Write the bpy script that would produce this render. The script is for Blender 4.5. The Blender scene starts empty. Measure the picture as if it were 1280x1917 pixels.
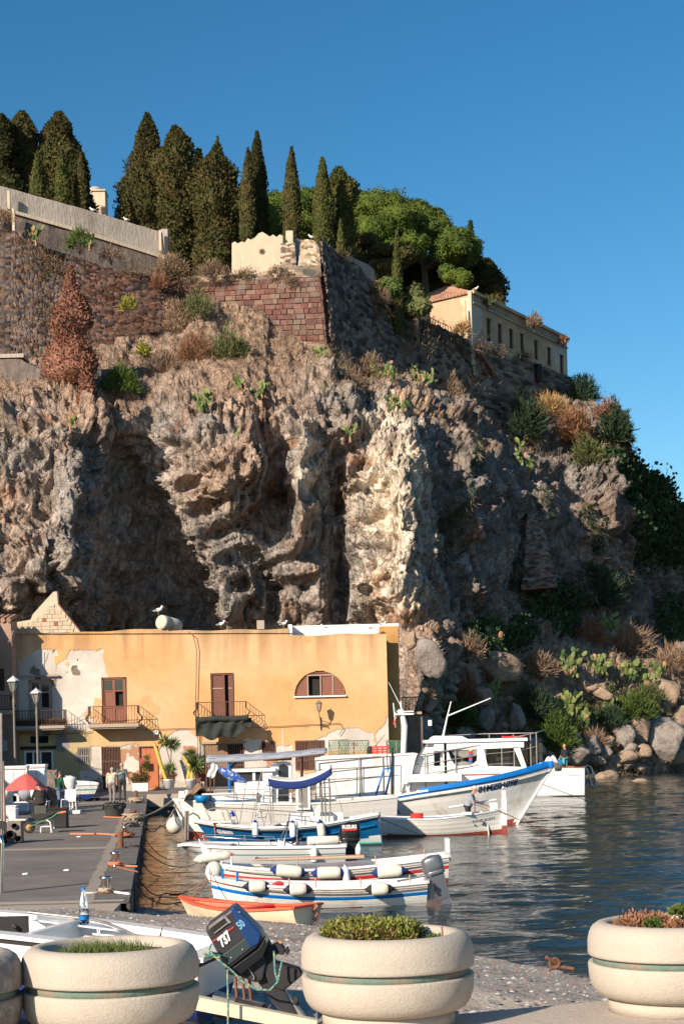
import bpy,math,random
import numpy as np
from math import pi,sin,cos,radians
from mathutils import Vector,Matrix
random.seed(7)
RNG=np.random.default_rng(7)
C=bpy.context.scene.collection
SC=bpy.context.scene
# camera, light, exposure
F,YH,CAMZ,ROLL=3200.0,1375.0,3.7,radians(1.4)
cam_d=bpy.data.cameras.new('camera')
cam=bpy.data.objects.new('camera',cam_d); C.objects.link(cam)
cam.location=(0,0,CAMZ)
cam.rotation_euler=(Matrix.Rotation(pi/2,4,'X')@Matrix.Rotation(-ROLL,4,'Z')).to_euler()
cam_d.sensor_fit='VERTICAL'; cam_d.sensor_height=36.0
cam_d.lens=F/1917*36.0
cam_d.shift_y=(YH-958.5)/1917
cam_d.clip_start=0.1; cam_d.clip_end=20000
SC.camera=cam
SUN=Vector((-0.81,-1.0,0.63)).normalized()
EL=math.asin(SUN.z); AZ=math.atan2(SUN.x,SUN.y)
w=bpy.data.worlds.new('World'); SC.world=w; w.use_nodes=True
nt=w.node_tree; nt.nodes.clear()
sky=nt.nodes.new('ShaderNodeTexSky'); sky.sky_type='NISHITA'; sky.sun_disc=False
sky.sun_elevation=EL; sky.sun_rotation=AZ
sky.altitude=0; sky.air_density=1.0; sky.dust_density=0.5; sky.ozone_density=3.0
hs=nt.nodes.new('ShaderNodeHueSaturation'); hs.inputs['Saturation'].default_value=1.20; hs.inputs['Hue'].default_value=0.489
hs.inputs['Value'].default_value=0.62
bg=nt.nodes.new('ShaderNodeBackground'); bg.inputs['Strength'].default_value=0.086
wo=nt.nodes.new('ShaderNodeOutputWorld')
gm=nt.nodes.new('ShaderNodeGamma'); gm.inputs[1].default_value=1.22; nt.links.new(sky.outputs[0],gm.inputs[0]); nt.links.new(gm.outputs[0],hs.inputs['Color']); nt.links.new(hs.outputs[0],bg.inputs[0]); nt.links.new(bg.outputs[0],wo.inputs[0])
sd=bpy.data.lights.new('sun','SUN'); sd.energy=4.4; sd.angle=radians(0.5); sd.color=(1.0,0.86,0.70)
so=bpy.data.objects.new('sun',sd); C.objects.link(so); so.location=(-60,-40,60)
so.rotation_euler=SUN.to_track_quat('Z','Y').to_euler()
vs=SC.view_settings; vs.view_transform='Standard'; vs.look='None'; vs.exposure=0.72; vs.gamma=1.0; vs.use_curve_mapping=False
# where a photograph pixel lies at distance Y, or on a level z
CR,SR=cos(ROLL),sin(ROLL)
def P(px,py,Y):
 xc,yc=(px-640)/F,(YH-py)/F
 return Vector(((xc*CR+yc*SR)*Y,Y,CAMZ+(-xc*SR+yc*CR)*Y))
def G(px,py,z=0.0):
 xc,yc=(px-640)/F,(YH-py)/F
 Y=(z-CAMZ)/(-xc*SR+yc*CR)
 return P(px,py,Y)
def PN(px,py,Y):
 xc,yc=(px-640)/F,(YH-py)/F
 return np.stack([(xc*CR+yc*SR)*Y,Y+0*px,CAMZ+(-xc*SR+yc*CR)*Y],-1)
KT=1.15
def PK(px,py,Y):return P(px,py,Y*KT)
def PNK(px,py,Y):return PN(px,py,Y*KT)
# noise
def _h(i,j,k,s):
 n=(i.astype(np.int64)*374761393+j.astype(np.int64)*668265263+k.astype(np.int64)*2147483647+s*1274126177)&0xffffffff
 n=((n^(n>>13))*1274126177)&0xffffffff
 n=((n^(n>>16))*2246822519)&0xffffffff
 return((n^(n>>15))&0xffffff)/float(0xffffff)
def vn(p,s=0):
 i=np.floor(p).astype(np.int64); f=p-i; f=f*f*(3-2*f)
 r=0
 for a in(0,1):
  for b in(0,1):
   for c in(0,1):
    wgt=(f[:,0] if a else 1-f[:,0])*(f[:,1] if b else 1-f[:,1])*(f[:,2] if c else 1-f[:,2])
    r=r+wgt*_h(i[:,0]+a,i[:,1]+b,i[:,2]+c,s)
 return r*2-1
def fbm(p,o=4,s=0,g=0.5):
 r=0; a=1; t=0
 for k in range(o):
  r=r+a*vn(p*(2.03**k)+k*17.3,s+k); t+=a; a*=g
 return r/t
def cells(p,s=0,jit=0.9):
 i=np.floor(p).astype(np.int64)
 d1=np.full(len(p),9.0); d2=np.full(len(p),9.0); v=np.zeros((len(p),3)); ids=np.zeros((len(p),3),np.int64)
 for a in(-1,0,1):
  for b in(-1,0,1):
   for c in(-1,0,1):
    ii=i+np.array([a,b,c])
    q=np.stack([ii[:,0]+0.5+jit*(_h(ii[:,0],ii[:,1],ii[:,2],s+1)-.5),ii[:,1]+0.5+jit*(_h(ii[:,0],ii[:,1],ii[:,2],s+2)-.5),ii[:,2]+0.5+jit*(_h(ii[:,0],ii[:,1],ii[:,2],s+3)-.5)],1)
    dv=p-q; d=np.sqrt((dv**2).sum(1))
    m=d<d1
    d2=np.where(m,d1,np.minimum(d2,d))
    v[m]=dv[m]; ids[m]=ii[m]; d1=np.where(m,d,d1)
 r=lambda k:_h(ids[:,0],ids[:,1],ids[:,2],s+10+k)
 return d1,d2,v,r
def facets(p,s=0):
 d1,d2,v,r=cells(p,s)
 h=(r(0)-.5)*0.9+v[:,0]*(r(1)-.5)*1.5+v[:,1]*(r(2)-.5)*1.5+v[:,2]*(r(3)-.5)*1.5
 e=np.clip((d2-d1)/0.08,0,1)
 return h-0.30*(1-e)
def chips(p,s=0,sg=1,g=1.5,b=.75,a=.55,jit=.95):
 i=np.floor(p).astype(np.int64); best=np.full(len(p),-9.0)
 for x in(-1,0,1):
  for y in(-1,0,1):
   for z in(-1,0,1):
    I=i[:,0]+x; J=i[:,1]+y; K=i[:,2]+z; h=lambda k:_h(I,J,K,s+k)-.5
    v0=p[:,0]-I-.5-jit*h(1); v1=p[:,1]-J-.5-jit*h(2); v2=p[:,2]-K-.5-jit*h(3)
    best=np.maximum(best,a*2*h(4)+g*(v0*h(5)+v1*h(6)+v2*h(7))*2-b*(v0*v0+v1*v1+v2*v2))
 return sg*(best-.3)
def ribs(p,per,s=0,cell=2.6,slant=.35,wob=.35):
 d1,d2,v,r=cells(p/cell,s)
 a=(r(4)-.5)*1.5+slant; ph=r(5)*7
 w_=(p[:,0]*np.cos(a)+p[:,2]*np.sin(a)+.4*p[:,1])/per+ph+wob*fbm(p*.9/per*.6,3,s+3)
 f=w_-np.floor(w_)
 return(np.where(f<.86,f/.86,(1-f)/.14)-.5)*(.6+.8*r(6))
 # materials
MATS={}
def _n(nt,t,**kw):
 n=nt.nodes.new(t)
 for k,v in kw.items():setattr(n,k,v)
 return n
def mat(name,col=(.5,.5,.5),rough=.7,var=.12,scale=2.0,bump=0.0,bscale=15.0,metal=0.0,col2=None,cscale=6.0,cpos=.55,cw=.08,attr=False,spec=.5,trans=0.0,fine=.0,alpha=1.0,coat=0.0,stretch=None,sheen=0,sub=0,crack=False):
 if name in MATS:return MATS[name]
 m=bpy.data.materials.new(name); m.use_nodes=True; MATS[name]=m
 nt=m.node_tree; b=nt.nodes['Principled BSDF']; L=nt.links.new
 b.inputs['Roughness'].default_value=rough; b.inputs['Metallic'].default_value=metal
 b.inputs['Specular IOR Level'].default_value=spec; b.inputs['Transmission Weight'].default_value=trans
 b.inputs['Alpha'].default_value=alpha; b.inputs['Coat Weight'].default_value=coat
 if sub:b.inputs['Subsurface Weight'].default_value=sub; b.inputs['Subsurface Radius'].default_value=(.01,.006,.004)
 tc=_n(nt,'ShaderNodeTexCoord'); mp=_n(nt,'ShaderNodeMapping'); L(tc.outputs['Object'],mp.inputs[0])
 if stretch:mp.inputs['Scale'].default_value=stretch
 nz=_n(nt,'ShaderNodeTexNoise'); nz.inputs['Scale'].default_value=scale; nz.inputs['Detail'].default_value=6
 nz.inputs['Roughness'].default_value=.65
 L(mp.outputs[0],nz.inputs['Vector'])
 mr=_n(nt,'ShaderNodeMapRange'); mr.inputs[1].default_value=.25; mr.inputs[2].default_value=.75
 mr.inputs[3].default_value=1-var; mr.inputs[4].default_value=1+var
 L(nz.outputs[0],mr.inputs[0])
 vm=_n(nt,'ShaderNodeVectorMath',operation='SCALE')
 if attr:
  at=_n(nt,'ShaderNodeAttribute',attribute_name='Col'); src=at.outputs['Color']
 else:
  rgb=_n(nt,'ShaderNodeRGB'); rgb.outputs[0].default_value=(*col,1); src=rgb.outputs[0]
 if col2:
  n2=_n(nt,'ShaderNodeTexNoise'); n2.inputs['Scale'].default_value=cscale; n2.inputs['Detail'].default_value=8; n2.inputs['Roughness'].default_value=.7
  L(mp.outputs[0],n2.inputs['Vector'])
  r2=_n(nt,'ShaderNodeMapRange'); r2.inputs[1].default_value=cpos-cw; r2.inputs[2].default_value=cpos+cw
  L(n2.outputs[0],r2.inputs[0])
  mx=_n(nt,'ShaderNodeMix',data_type='RGBA'); mx.inputs['B'].default_value=(*col2,1)
  L(r2.outputs[0],mx.inputs['Factor']); L(src,mx.inputs['A']); src=mx.outputs['Result']
 L(src,vm.inputs[0]); L(mr.outputs[0],vm.inputs['Scale'])
 out=vm.outputs[0]
 if fine:
  n3=_n(nt,'ShaderNodeTexNoise'); n3.inputs['Scale'].default_value=bscale*3; n3.inputs['Detail'].default_value=3
  L(mp.outputs[0],n3.inputs['Vector'])
  r3=_n(nt,'ShaderNodeMapRange'); r3.inputs[1].default_value=.3; r3.inputs[2].default_value=.7
  r3.inputs[3].default_value=1-fine; r3.inputs[4].default_value=1+fine
  L(n3.outputs[0],r3.inputs[0])
  v3=_n(nt,'ShaderNodeVectorMath',operation='SCALE'); L(out,v3.inputs[0]); L(r3.outputs[0],v3.inputs['Scale']); out=v3.outputs[0]
 L(out,b.inputs['Base Color'])
 if crack:
  pz=nt.nodes['Principled BSDF']; hh=None
  for sc,am in((.9,.10),(2.3,.05)):
   m2=_n(nt,'ShaderNodeMapping'); m2.inputs['Scale'].default_value=(sc,sc,sc*.55); m2.inputs['Rotation'].default_value=(.2*sc,.3,.4*sc); L(tc.outputs['Object'],m2.inputs[0])
   vo=_n(nt,'ShaderNodeTexVoronoi',feature='DISTANCE_TO_EDGE'); L(m2.outputs[0],vo.inputs['Vector']); vo.inputs['Scale'].default_value=1
   q=_n(nt,'ShaderNodeMapRange'); q.inputs[2].default_value=.07; q.inputs[4].default_value=am; L(vo.outputs[0],q.inputs[0])
   if hh is None:hh=q.outputs[0]
   else:ad=_n(nt,'ShaderNodeMath',operation='ADD'); L(hh,ad.inputs[0]); L(q.outputs[0],ad.inputs[1]); hh=ad.outputs[0]
  cb=_n(nt,'ShaderNodeBump'); cb.inputs['Distance'].default_value=1.15; L(hh,cb.inputs['Height'])
 if bump:
  nb=_n(nt,'ShaderNodeTexNoise'); nb.inputs['Scale'].default_value=bscale; nb.inputs['Detail'].default_value=6; nb.inputs['Roughness'].default_value=.7
  L(mp.outputs[0],nb.inputs['Vector'])
  bp=_n(nt,'ShaderNodeBump'); bp.inputs['Strength'].default_value=min(1,bump); bp.inputs['Distance'].default_value=.6/bscale*max(1,bump)
  L(nb.outputs[0],bp.inputs['Height']); L(bp.outputs[0],b.inputs['Normal'])
  if crack:L(cb.outputs[0],bp.inputs['Normal'])
 return m
M={}
def defs():
 M['rock']=mat('cliff rock',attr=True,var=.42,scale=1.3,bump=1,bscale=4.5,rough=.95,spec=.15,fine=.25,crack=True)
 M['rubble']=mat('rubble stone',attr=True,var=.25,scale=2,bump=1,bscale=9,rough=.95,spec=.15,fine=.15)
 M['facade']=mat('old plaster',attr=True,var=.09,scale=1.3,bump=.5,bscale=9,rough=.93,spec=.2,fine=.05)
 M['boulder']=mat('boulder',(.37,.265,.185),var=.3,scale=.8,bump=1,bscale=3.5,rough=.95,col2=(.22,.17,.14),cscale=1.1,spec=.15,fine=.15)
 M['boulderg']=mat('grey boulder',(.32,.275,.235),var=.3,scale=.8,bump=1,bscale=3.5,rough=.95,col2=(.18,.15,.135),cscale=1.1,spec=.15,fine=.15)
 M['plaster']=mat('cream plaster',(.60,.49,.36),var=.12,scale=.9,bump=.6,bscale=6,rough=.95,col2=(.42,.35,.27),cscale=.7,cpos=.6,cw=.14,spec=.2,stretch=(1,1,.35))
 M['greywall']=mat('weathered white wall',(.42,.37,.32),var=.15,scale=.6,bump=.7,bscale=5,rough=.95,col2=(.24,.20,.165),cscale=.55,cpos=.6,cw=.12,spec=.2,stretch=(1,1,.3))
 M['darkwall']=mat('weathered dark wall',(.19,.15,.125),var=.3,scale=.9,bump=1,bscale=5,rough=.95,col2=(.10,.085,.075),cscale=1.2,cpos=.52,spec=.2,stretch=(1,1,.35))
 M['yellowwall']=mat('faded yellow plaster',(.58,.42,.235),var=.14,scale=.5,bump=.6,bscale=5,rough=.95,col2=(.40,.34,.265),cscale=.3,cpos=.5,cw=.05,spec=.2)
 M['white']=mat('white boat paint',(.78,.76,.72),rough=.42,var=.05,scale=1.5,bump=.15,bscale=8,col2=(.58,.47,.35),cscale=1.9,cpos=.62,cw=.08,spec=.4,stretch=(1,1,.5))
 M['cleanwhite']=mat('clean white gelcoat',(.80,.79,.77),rough=.28,var=.03,spec=.45,bump=.05,bscale=5)
 M['whiterust']=mat('white paint with rust streaks',(.76,.73,.67),rough=.5,var=.06,col2=(.45,.24,.10),cscale=1.7,cpos=.71,cw=.04,spec=.35,stretch=(1.6,1.6,.3),bump=.2,bscale=8)
 M['red']=mat('antifouling red',(.27,.055,.035),rough=.7,var=.25,scale=3,bump=.3)
 M['redstripe']=mat('red boat paint',(.62,.045,.04),rough=.45,var=.12,scale=4)
 M['orangered']=mat('orange red paint',(.78,.115,.05),rough=.5,var=.08,scale=3,bump=.15,bscale=7)
 M['cream']=mat('cream boat paint',(.72,.62,.45),rough=.55,var=.06,scale=3,col2=(.5,.4,.27),cscale=4,cpos=.66)
 M['blue']=mat('blue boat paint',(.0,.085,.25),rough=.33,var=.2,scale=2.5,spec=.5,bump=.1,bscale=6,col2=(.01,.13,.30),cscale=1.5,cpos=.5,cw=.15)
 M['stripeblue']=mat('bright blue paint',(.0,.16,.50),rough=.4,var=.1,scale=4)
 M['letterblue']=mat('dark blue lettering',(.01,.05,.17),rough=.5,var=.05)
 M['lettergrey']=mat('grey lettering',(.13,.14,.17),rough=.5,var=.05)
 M['teal']=mat('teal stripe',(.07,.34,.30),rough=.4,var=.08)
 M['darkteal']=mat('dark bottom paint',(.02,.05,.05),rough=.6)
 M['navy']=mat('navy canvas',(.008,.03,.16),rough=.85,var=.15,scale=5,bump=.3)
 M['canvasw']=mat('white canvas',(.72,.68,.60),rough=.9,var=.08,bump=.3,bscale=10)
 M['greycanvas']=mat('grey canvas',(.30,.32,.36),rough=.9,var=.1,bump=.3,bscale=10)
 M['cushion']=mat('fender vinyl',(.70,.66,.55),rough=.45,var=.1,scale=6,col2=(.45,.40,.30),cscale=9,cpos=.63)
 M['fenderwhite']=mat('clean fender vinyl',(.74,.76,.78),rough=.38,var=.05)
 M['fenderblue']=mat('blue fender cap',(.01,.03,.33),rough=.4)
 M['fenderdark']=mat('dark fender cap',(.02,.02,.05),rough=.4)
 M['black']=mat('black paint',(.012,.012,.014),rough=.3,var=.1)
 M['matblack']=mat('dull black',(.022,.02,.02),rough=.8,var=.25,bump=.3)
 M['rubber']=mat('rubber',(.03,.028,.028),rough=.8,var=.2)
 M['charcoal']=mat('charcoal cowling',(.035,.033,.038),rough=.38,var=.15,scale=6)
 M['cowlblue']=mat('blue cowling',(.012,.045,.15),rough=.3,var=.25,scale=5)
 M['silver']=mat('silver grey engine paint',(.16,.17,.19),rough=.28,var=.05,metal=.5)
 M['steel']=mat('stainless steel',(.6,.58,.55),rough=.25,metal=1,var=.05)
 M['galv']=mat('galvanised tube',(.36,.33,.31),rough=.45,metal=.6,var=.15,scale=9,col2=(.27,.13,.06),cscale=6,cpos=.62)
 M['rusty']=mat('rusty iron',(.17,.075,.04),rough=.9,var=.3,scale=8,bump=.6,bscale=25)
 M['iron']=mat('old wrought iron',(.075,.05,.042),rough=.8,var=.3,scale=6)
 M['ironrust']=mat('rust brown iron',(.15,.075,.05),rough=.85,var=.3,scale=6)
 M['wood']=mat('weathered plank',(.27,.165,.10),rough=.85,var=.22,scale=2.5,bump=.5,stretch=(8,8,1))
 M['wooddark']=mat('dark red brown shutter',(.16,.06,.038),rough=.7,var=.2,scale=3,bump=.3,stretch=(6,6,1))
 M['woodred']=mat('brown red shutter',(.23,.085,.05),rough=.65,var=.2,scale=3,bump=.3,stretch=(6,6,1))
 M['woodpale']=mat('bleached wood frame',(.36,.27,.20),rough=.85,var=.2,scale=4)
 M['orange']=mat('orange metal door',(.47,.145,.055),rough=.6,var=.1,scale=3)
 M['varnish']=mat('varnished wood',(.38,.12,.045),rough=.4,var=.15,scale=6)
 M['glass']=mat('window glass',(.03,.035,.04),rough=.06,spec=.7,var=.1)
 M['pane']=mat('clear plastic',(.9,.95,1.0),rough=.04,trans=1.0,var=.0)
 M['dark']=mat('near black',(.02,.016,.014),rough=.9,var=.2)
 M['asphalt']=mat('worn asphalt',(.215,.19,.168),col2=(.15,.132,.12),cscale=.5,cpos=.55,cw=.14,rough=.9,var=.2,scale=.8,bump=.6,bscale=30,fine=.14,spec=.25)
 M['kerb']=mat('dark kerb stone',(.165,.147,.132),rough=.9,var=.3,scale=1.8,bump=.8,bscale=9,fine=.15,spec=.25)
 M['kerbline']=mat('worn beige line',(.30,.255,.205),rough=.95,var=.2,scale=3,bump=.3)
 M['concrete']=mat('pale concrete',(.40,.335,.265),rough=.92,var=.12,scale=1,bump=.5,bscale=14,fine=.08,spec=.2)
 M['darkconc']=mat('damp quay wall',(.075,.06,.055),rough=.8,var=.4,scale=1.6,bump=1,bscale=5,col2=(.12,.10,.085),cscale=2)
 M['promenade']=mat('promenade paving',(.48,.405,.335),rough=.9,var=.12,scale=2,bump=.5,bscale=22,fine=.1,col2=(.34,.28,.23),cscale=2,cpos=.62)
 M['beach']=mat('shingle beach',(.50,.425,.35),rough=.95,var=.25,scale=1.2,bump=1,bscale=14,fine=.3,col2=(.30,.25,.21),cscale=.5,cpos=.56,cw=.06,spec=.2)
 M['planter']=mat('cast stone planter',(.46,.405,.335),rough=.93,var=.07,scale=3,bump=.55,bscale=60,fine=.13,spec=.2,col2=(.37,.27,.18),cscale=2.2,cpos=.66,cw=.08)
 M['planterdark']=mat('weathered cast stone',(.27,.235,.205),rough=.95,var=.3,scale=6,bump=.9,bscale=45,fine=.3,col2=(.40,.36,.31),cscale=14,cpos=.55)
 M['verdigris']=mat('verdigris band',(.12,.19,.155),rough=.8,var=.3,scale=5,col2=(.20,.155,.12),cscale=5,cpos=.54,bump=.3)
 M['soil']=mat('soil',(.09,.05,.035),rough=1,var=.3,bump=1,bscale=30)
 M['foliage']=mat('cypress foliage',(.062,.064,.022),rough=.8,var=.55,scale=.8,spec=.15,col2=(.088,.062,.022),cscale=.6,cpos=.56,cw=.1)
 M['foliagegr']=mat('green cypress foliage',(.062,.078,.022),rough=.8,var=.5,scale=.9,spec=.15,col2=(.10,.085,.022),cscale=.7,cpos=.56,cw=.1)
 M['foliagedk']=mat('dark cypress foliage',(.040,.042,.016),rough=.85,var=.5,scale=1,spec=.1)
 M['pine']=mat('pine needles',(.085,.115,.018),rough=.75,var=.5,scale=.7,spec=.15,col2=(.03,.055,.012),cscale=.5,cpos=.55,cw=.08)
 M['deadneedles']=mat('dead brown needles',(.24,.115,.078),rough=.9,var=.4,scale=1.5,spec=.1)
 M['bark']=mat('bark',(.12,.085,.06),rough=.95,var=.3,bump=.8)
 M['drygrass']=mat('dry grass',(.30,.205,.135),rough=.95,var=.4,scale=1.2,spec=.1)
 M['drytwig']=mat('dry twigs',(.24,.165,.115),rough=.95,var=.4,scale=1.5,spec=.1)
 M['drybrown']=mat('brown dead shrub',(.25,.13,.075),rough=.95,var=.4,scale=1.5,spec=.1)
 M['straw']=mat('straw grass',(.42,.27,.12),rough=.95,var=.3,scale=1.5,spec=.1)
 M['green']=mat('green leaves',(.075,.115,.022),rough=.7,var=.45,scale=1.5,spec=.25)
 M['olive']=mat('olive leaves',(.115,.13,.05),rough=.8,var=.4,scale=1.5,spec=.15)
 M['deepgreen']=mat('deep green ivy',(.035,.062,.03),rough=.7,var=.45,scale=1.5,spec=.25)
 M['yellowgreen']=mat('yellow green leaves',(.26,.26,.045),rough=.75,var=.4,scale=3,spec=.2)
 M['succulent']=mat('succulent leaves',(.20,.19,.035),rough=.5,var=.4,scale=9,spec=.4,col2=(.13,.17,.03),cscale=12)
 M['succdead']=mat('dead succulent',(.27,.125,.065),rough=.9,var=.4,scale=12)
 M['grass']=mat('fresh grass',(.10,.135,.03),rough=.6,var=.35,scale=9,spec=.3)
 M['cactus']=mat('prickly pear',(.13,.165,.045),rough=.6,var=.35,scale=2,spec=.3,col2=(.25,.23,.08),cscale=2.2,cpos=.6)
 M['cactusdk']=mat('dark prickly pear',(.05,.095,.035),rough=.6,var=.35,scale=1,spec=.3)
 M['cactusdead']=mat('dead prickly pear',(.36,.19,.11),rough=.9,var=.3,scale=2)
 M['yucca']=mat('yucca leaves',(.11,.15,.035),rough=.6,var=.35,scale=6)
 M['yellowstem']=mat('yellow cactus stem',(.62,.42,.08),rough=.7,var=.15,scale=5)
 M['pot']=mat('white plastic pot',(.68,.68,.68),rough=.55,var=.05,scale=4)
 M['gull']=mat('white feathers',(.80,.79,.76),rough=.8,var=.03)
 M['gullgrey']=mat('grey feathers',(.28,.29,.31),rough=.8,var=.05)
 M['beak']=mat('yellow beak',(.6,.3,.03),rough=.6)
 M['skin']=mat('skin',(.50,.26,.17),rough=.55,var=.08,sub=.0)
 M['hair']=mat('grey hair',(.36,.33,.30),rough=.9,var=.25,scale=30,bump=.4,bscale=60)
 M['hairdk']=mat('dark hair',(.09,.06,.045),rough=.9,var=.25,scale=30)
 M['jumper']=mat('cream jumper',(.55,.48,.37),rough=.95,var=.08,bump=.3,bscale=30)
 M['tealshirt']=mat('teal shirt',(.06,.10,.125),rough=.9,var=.12,bump=.3,bscale=20)
 M['greytrouser']=mat('grey trousers',(.24,.215,.19),rough=.95,var=.12,bump=.3,bscale=20)
 M['darktrouser']=mat('dark trousers',(.035,.03,.032),rough=.95,var=.15,bump=.3,bscale=20)
 M['greenshirt']=mat('green shirt',(.015,.085,.045),rough=.9,var=.1,bump=.3,bscale=20)
 M['jeans']=mat('jeans',(.15,.20,.28),rough=.9,var=.12,bump=.3,bscale=20)
 M['greysweater']=mat('grey sweatshirt',(.28,.30,.34),rough=.95,var=.1,bump=.3,bscale=20)
 M['blackshirt']=mat('black shirt',(.018,.018,.022),rough=.9,var=.15)
 M['turquoise']=mat('turquoise shorts',(.09,.40,.42),rough=.85,var=.1)
 M['umbrella']=mat('faded red umbrella cloth',(.63,.115,.10),rough=.85,var=.07,scale=2,bump=.15)
 M['net']=mat('black green shade net',(.028,.034,.028),rough=.95,var=.35,scale=5,bump=.6,bscale=20)
 M['greennet']=mat('green net',(.09,.22,.13),rough=.9,var=.2,scale=6)
 M['crate']=mat('red plastic crate',(.66,.03,.035),rough=.5,var=.08)
 M['bluebin']=mat('blue plastic',(.0,.17,.40),rough=.5,var=.1)
 M['tub']=mat('dark rubber tub',(.07,.072,.06),rough=.75,var=.2,scale=4)
 M['bag']=mat('black bin liner',(.012,.012,.014),rough=.3,var=.1,bump=.8,bscale=12)
 M['tan']=mat('brown tarpaulin',(.23,.14,.08),rough=.9,var=.2,bump=.8,bscale=6)
 M['rope']=mat('old rope',(.42,.33,.24),rough=.95,var=.2,scale=20,bump=.5,bscale=40)
 M['roperust']=mat('rust coloured rope',(.33,.13,.07),rough=.95,var=.2,scale=20)
 M['ropeorange']=mat('orange rope',(.72,.22,.09),rough=.9,var=.15,scale=20)
 M['ropedark']=mat('dark wet rope',(.06,.05,.045),rough=.9,var=.2,scale=20)
 M['ropeblue']=mat('blue and yellow rope',(.02,.20,.25),rough=.9,var=.1,scale=20,col2=(.38,.36,.10),cscale=60,cpos=.52,cw=.02)
 M['tile']=mat('terracotta tiles',(.38,.215,.14),rough=.9,var=.3,scale=2.5,bump=.3)
 M['tank']=mat('grey fibre cement tank',(.52,.46,.38),rough=.9,var=.15,scale=2,col2=(.35,.24,.15),cscale=2.5,cpos=.6)
 M['bucket']=mat('orange bucket',(.70,.25,.06),rough=.5,var=.08)
 M['chair']=mat('white plastic chair',(.70,.70,.70),rough=.45,var=.04)
 M['lampmetal']=mat('grey lamp post paint',(.17,.15,.13),rough=.6,var=.2,scale=4)
 M['lampglass']=mat('frosted lamp glass',(.55,.52,.48),rough=.15,trans=.6,var=.05)
 M['pink']=mat('pink grey plaster',(.36,.235,.175),rough=.93,var=.16,scale=.8,bump=.4,bscale=8,col2=(.28,.21,.175),cscale=.6,cpos=.55)
 M['cloth']=mat('white cloth',(.72,.70,.66),rough=.9,var=.06,bump=.5,bscale=7)
 M['engine']=mat('dirty engine metal',(.20,.165,.14),rough=.7,var=.35,scale=6,bump=.6)
 M['lifejacket']=mat('salmon lifejackets',(.72,.27,.15),rough=.85,var=.1)
 M['bluecheck']=mat('blue patterned cloth',(.03,.10,.38),rough=.9,col2=(.55,.55,.55),cscale=8,cpos=.54,cw=.02)
 M['flagw']=mat('flag white',(.75,.75,.72),rough=.9)
 M['flagg']=mat('flag green',(.02,.22,.08),rough=.9)
 M['yellow']=mat('yellow paint',(.75,.55,.05),rough=.6)
 M['screen']=mat('smoked windscreen',(.11,.09,.075),rough=.1,spec=.6)
 for k,c in{'blockred':(.145,.066,.053),'blockdark':(.115,.06,.05),'blockbrown':(.145,.085,.065),'blocktan':(.20,.13,.088),'blockgrey':(.165,.118,.094),'blockpink':(.185,.097,.076),'mortar':(.18,.12,.093)}.items():
  M[k]=mat('wall '+k,c,rough=.95,var=.28,scale=2.2,bump=.8,bscale=8,fine=.12,spec=.15,col2=tuple(.5*x+.10 for x in c),cscale=1.6,cpos=.62,cw=.12)
 for k,c in{'pebblew':(.55,.52,.47),'pebbleb':(.33,.18,.12),'pebbleg':(.22,.20,.19)}.items():
  M[k]=mat('pebble '+k,c,rough=.9,var=.3,scale=9)
defs()
def water_mat():
 m=bpy.data.materials.new('sea water'); m.use_nodes=True; nt=m.node_tree; b=nt.nodes['Principled BSDF']; L=nt.links.new
 b.inputs['Base Color'].default_value=(.012,.026,.028,1); b.inputs['Roughness'].default_value=.05; b.inputs['IOR'].default_value=1.38
 tc=_n(nt,'ShaderNodeTexCoord')
 mp=_n(nt,'ShaderNodeMapping'); mp.inputs['Scale'].default_value=(.8,1.6,1); L(tc.outputs['Object'],mp.inputs[0])
 n=_n(nt,'ShaderNodeTexNoise'); n.inputs['Scale'].default_value=2.6; n.inputs['Detail'].default_value=4; n.inputs['Roughness'].default_value=.55
 L(mp.outputs[0],n.inputs['Vector'])
 bp=_n(nt,'ShaderNodeBump'); bp.inputs['Strength'].default_value=1; bp.inputs['Distance'].default_value=.04
 L(n.outputs[0],bp.inputs['Height']); L(bp.outputs[0],b.inputs['Normal'])
 return m
M['water']=water_mat()
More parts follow.
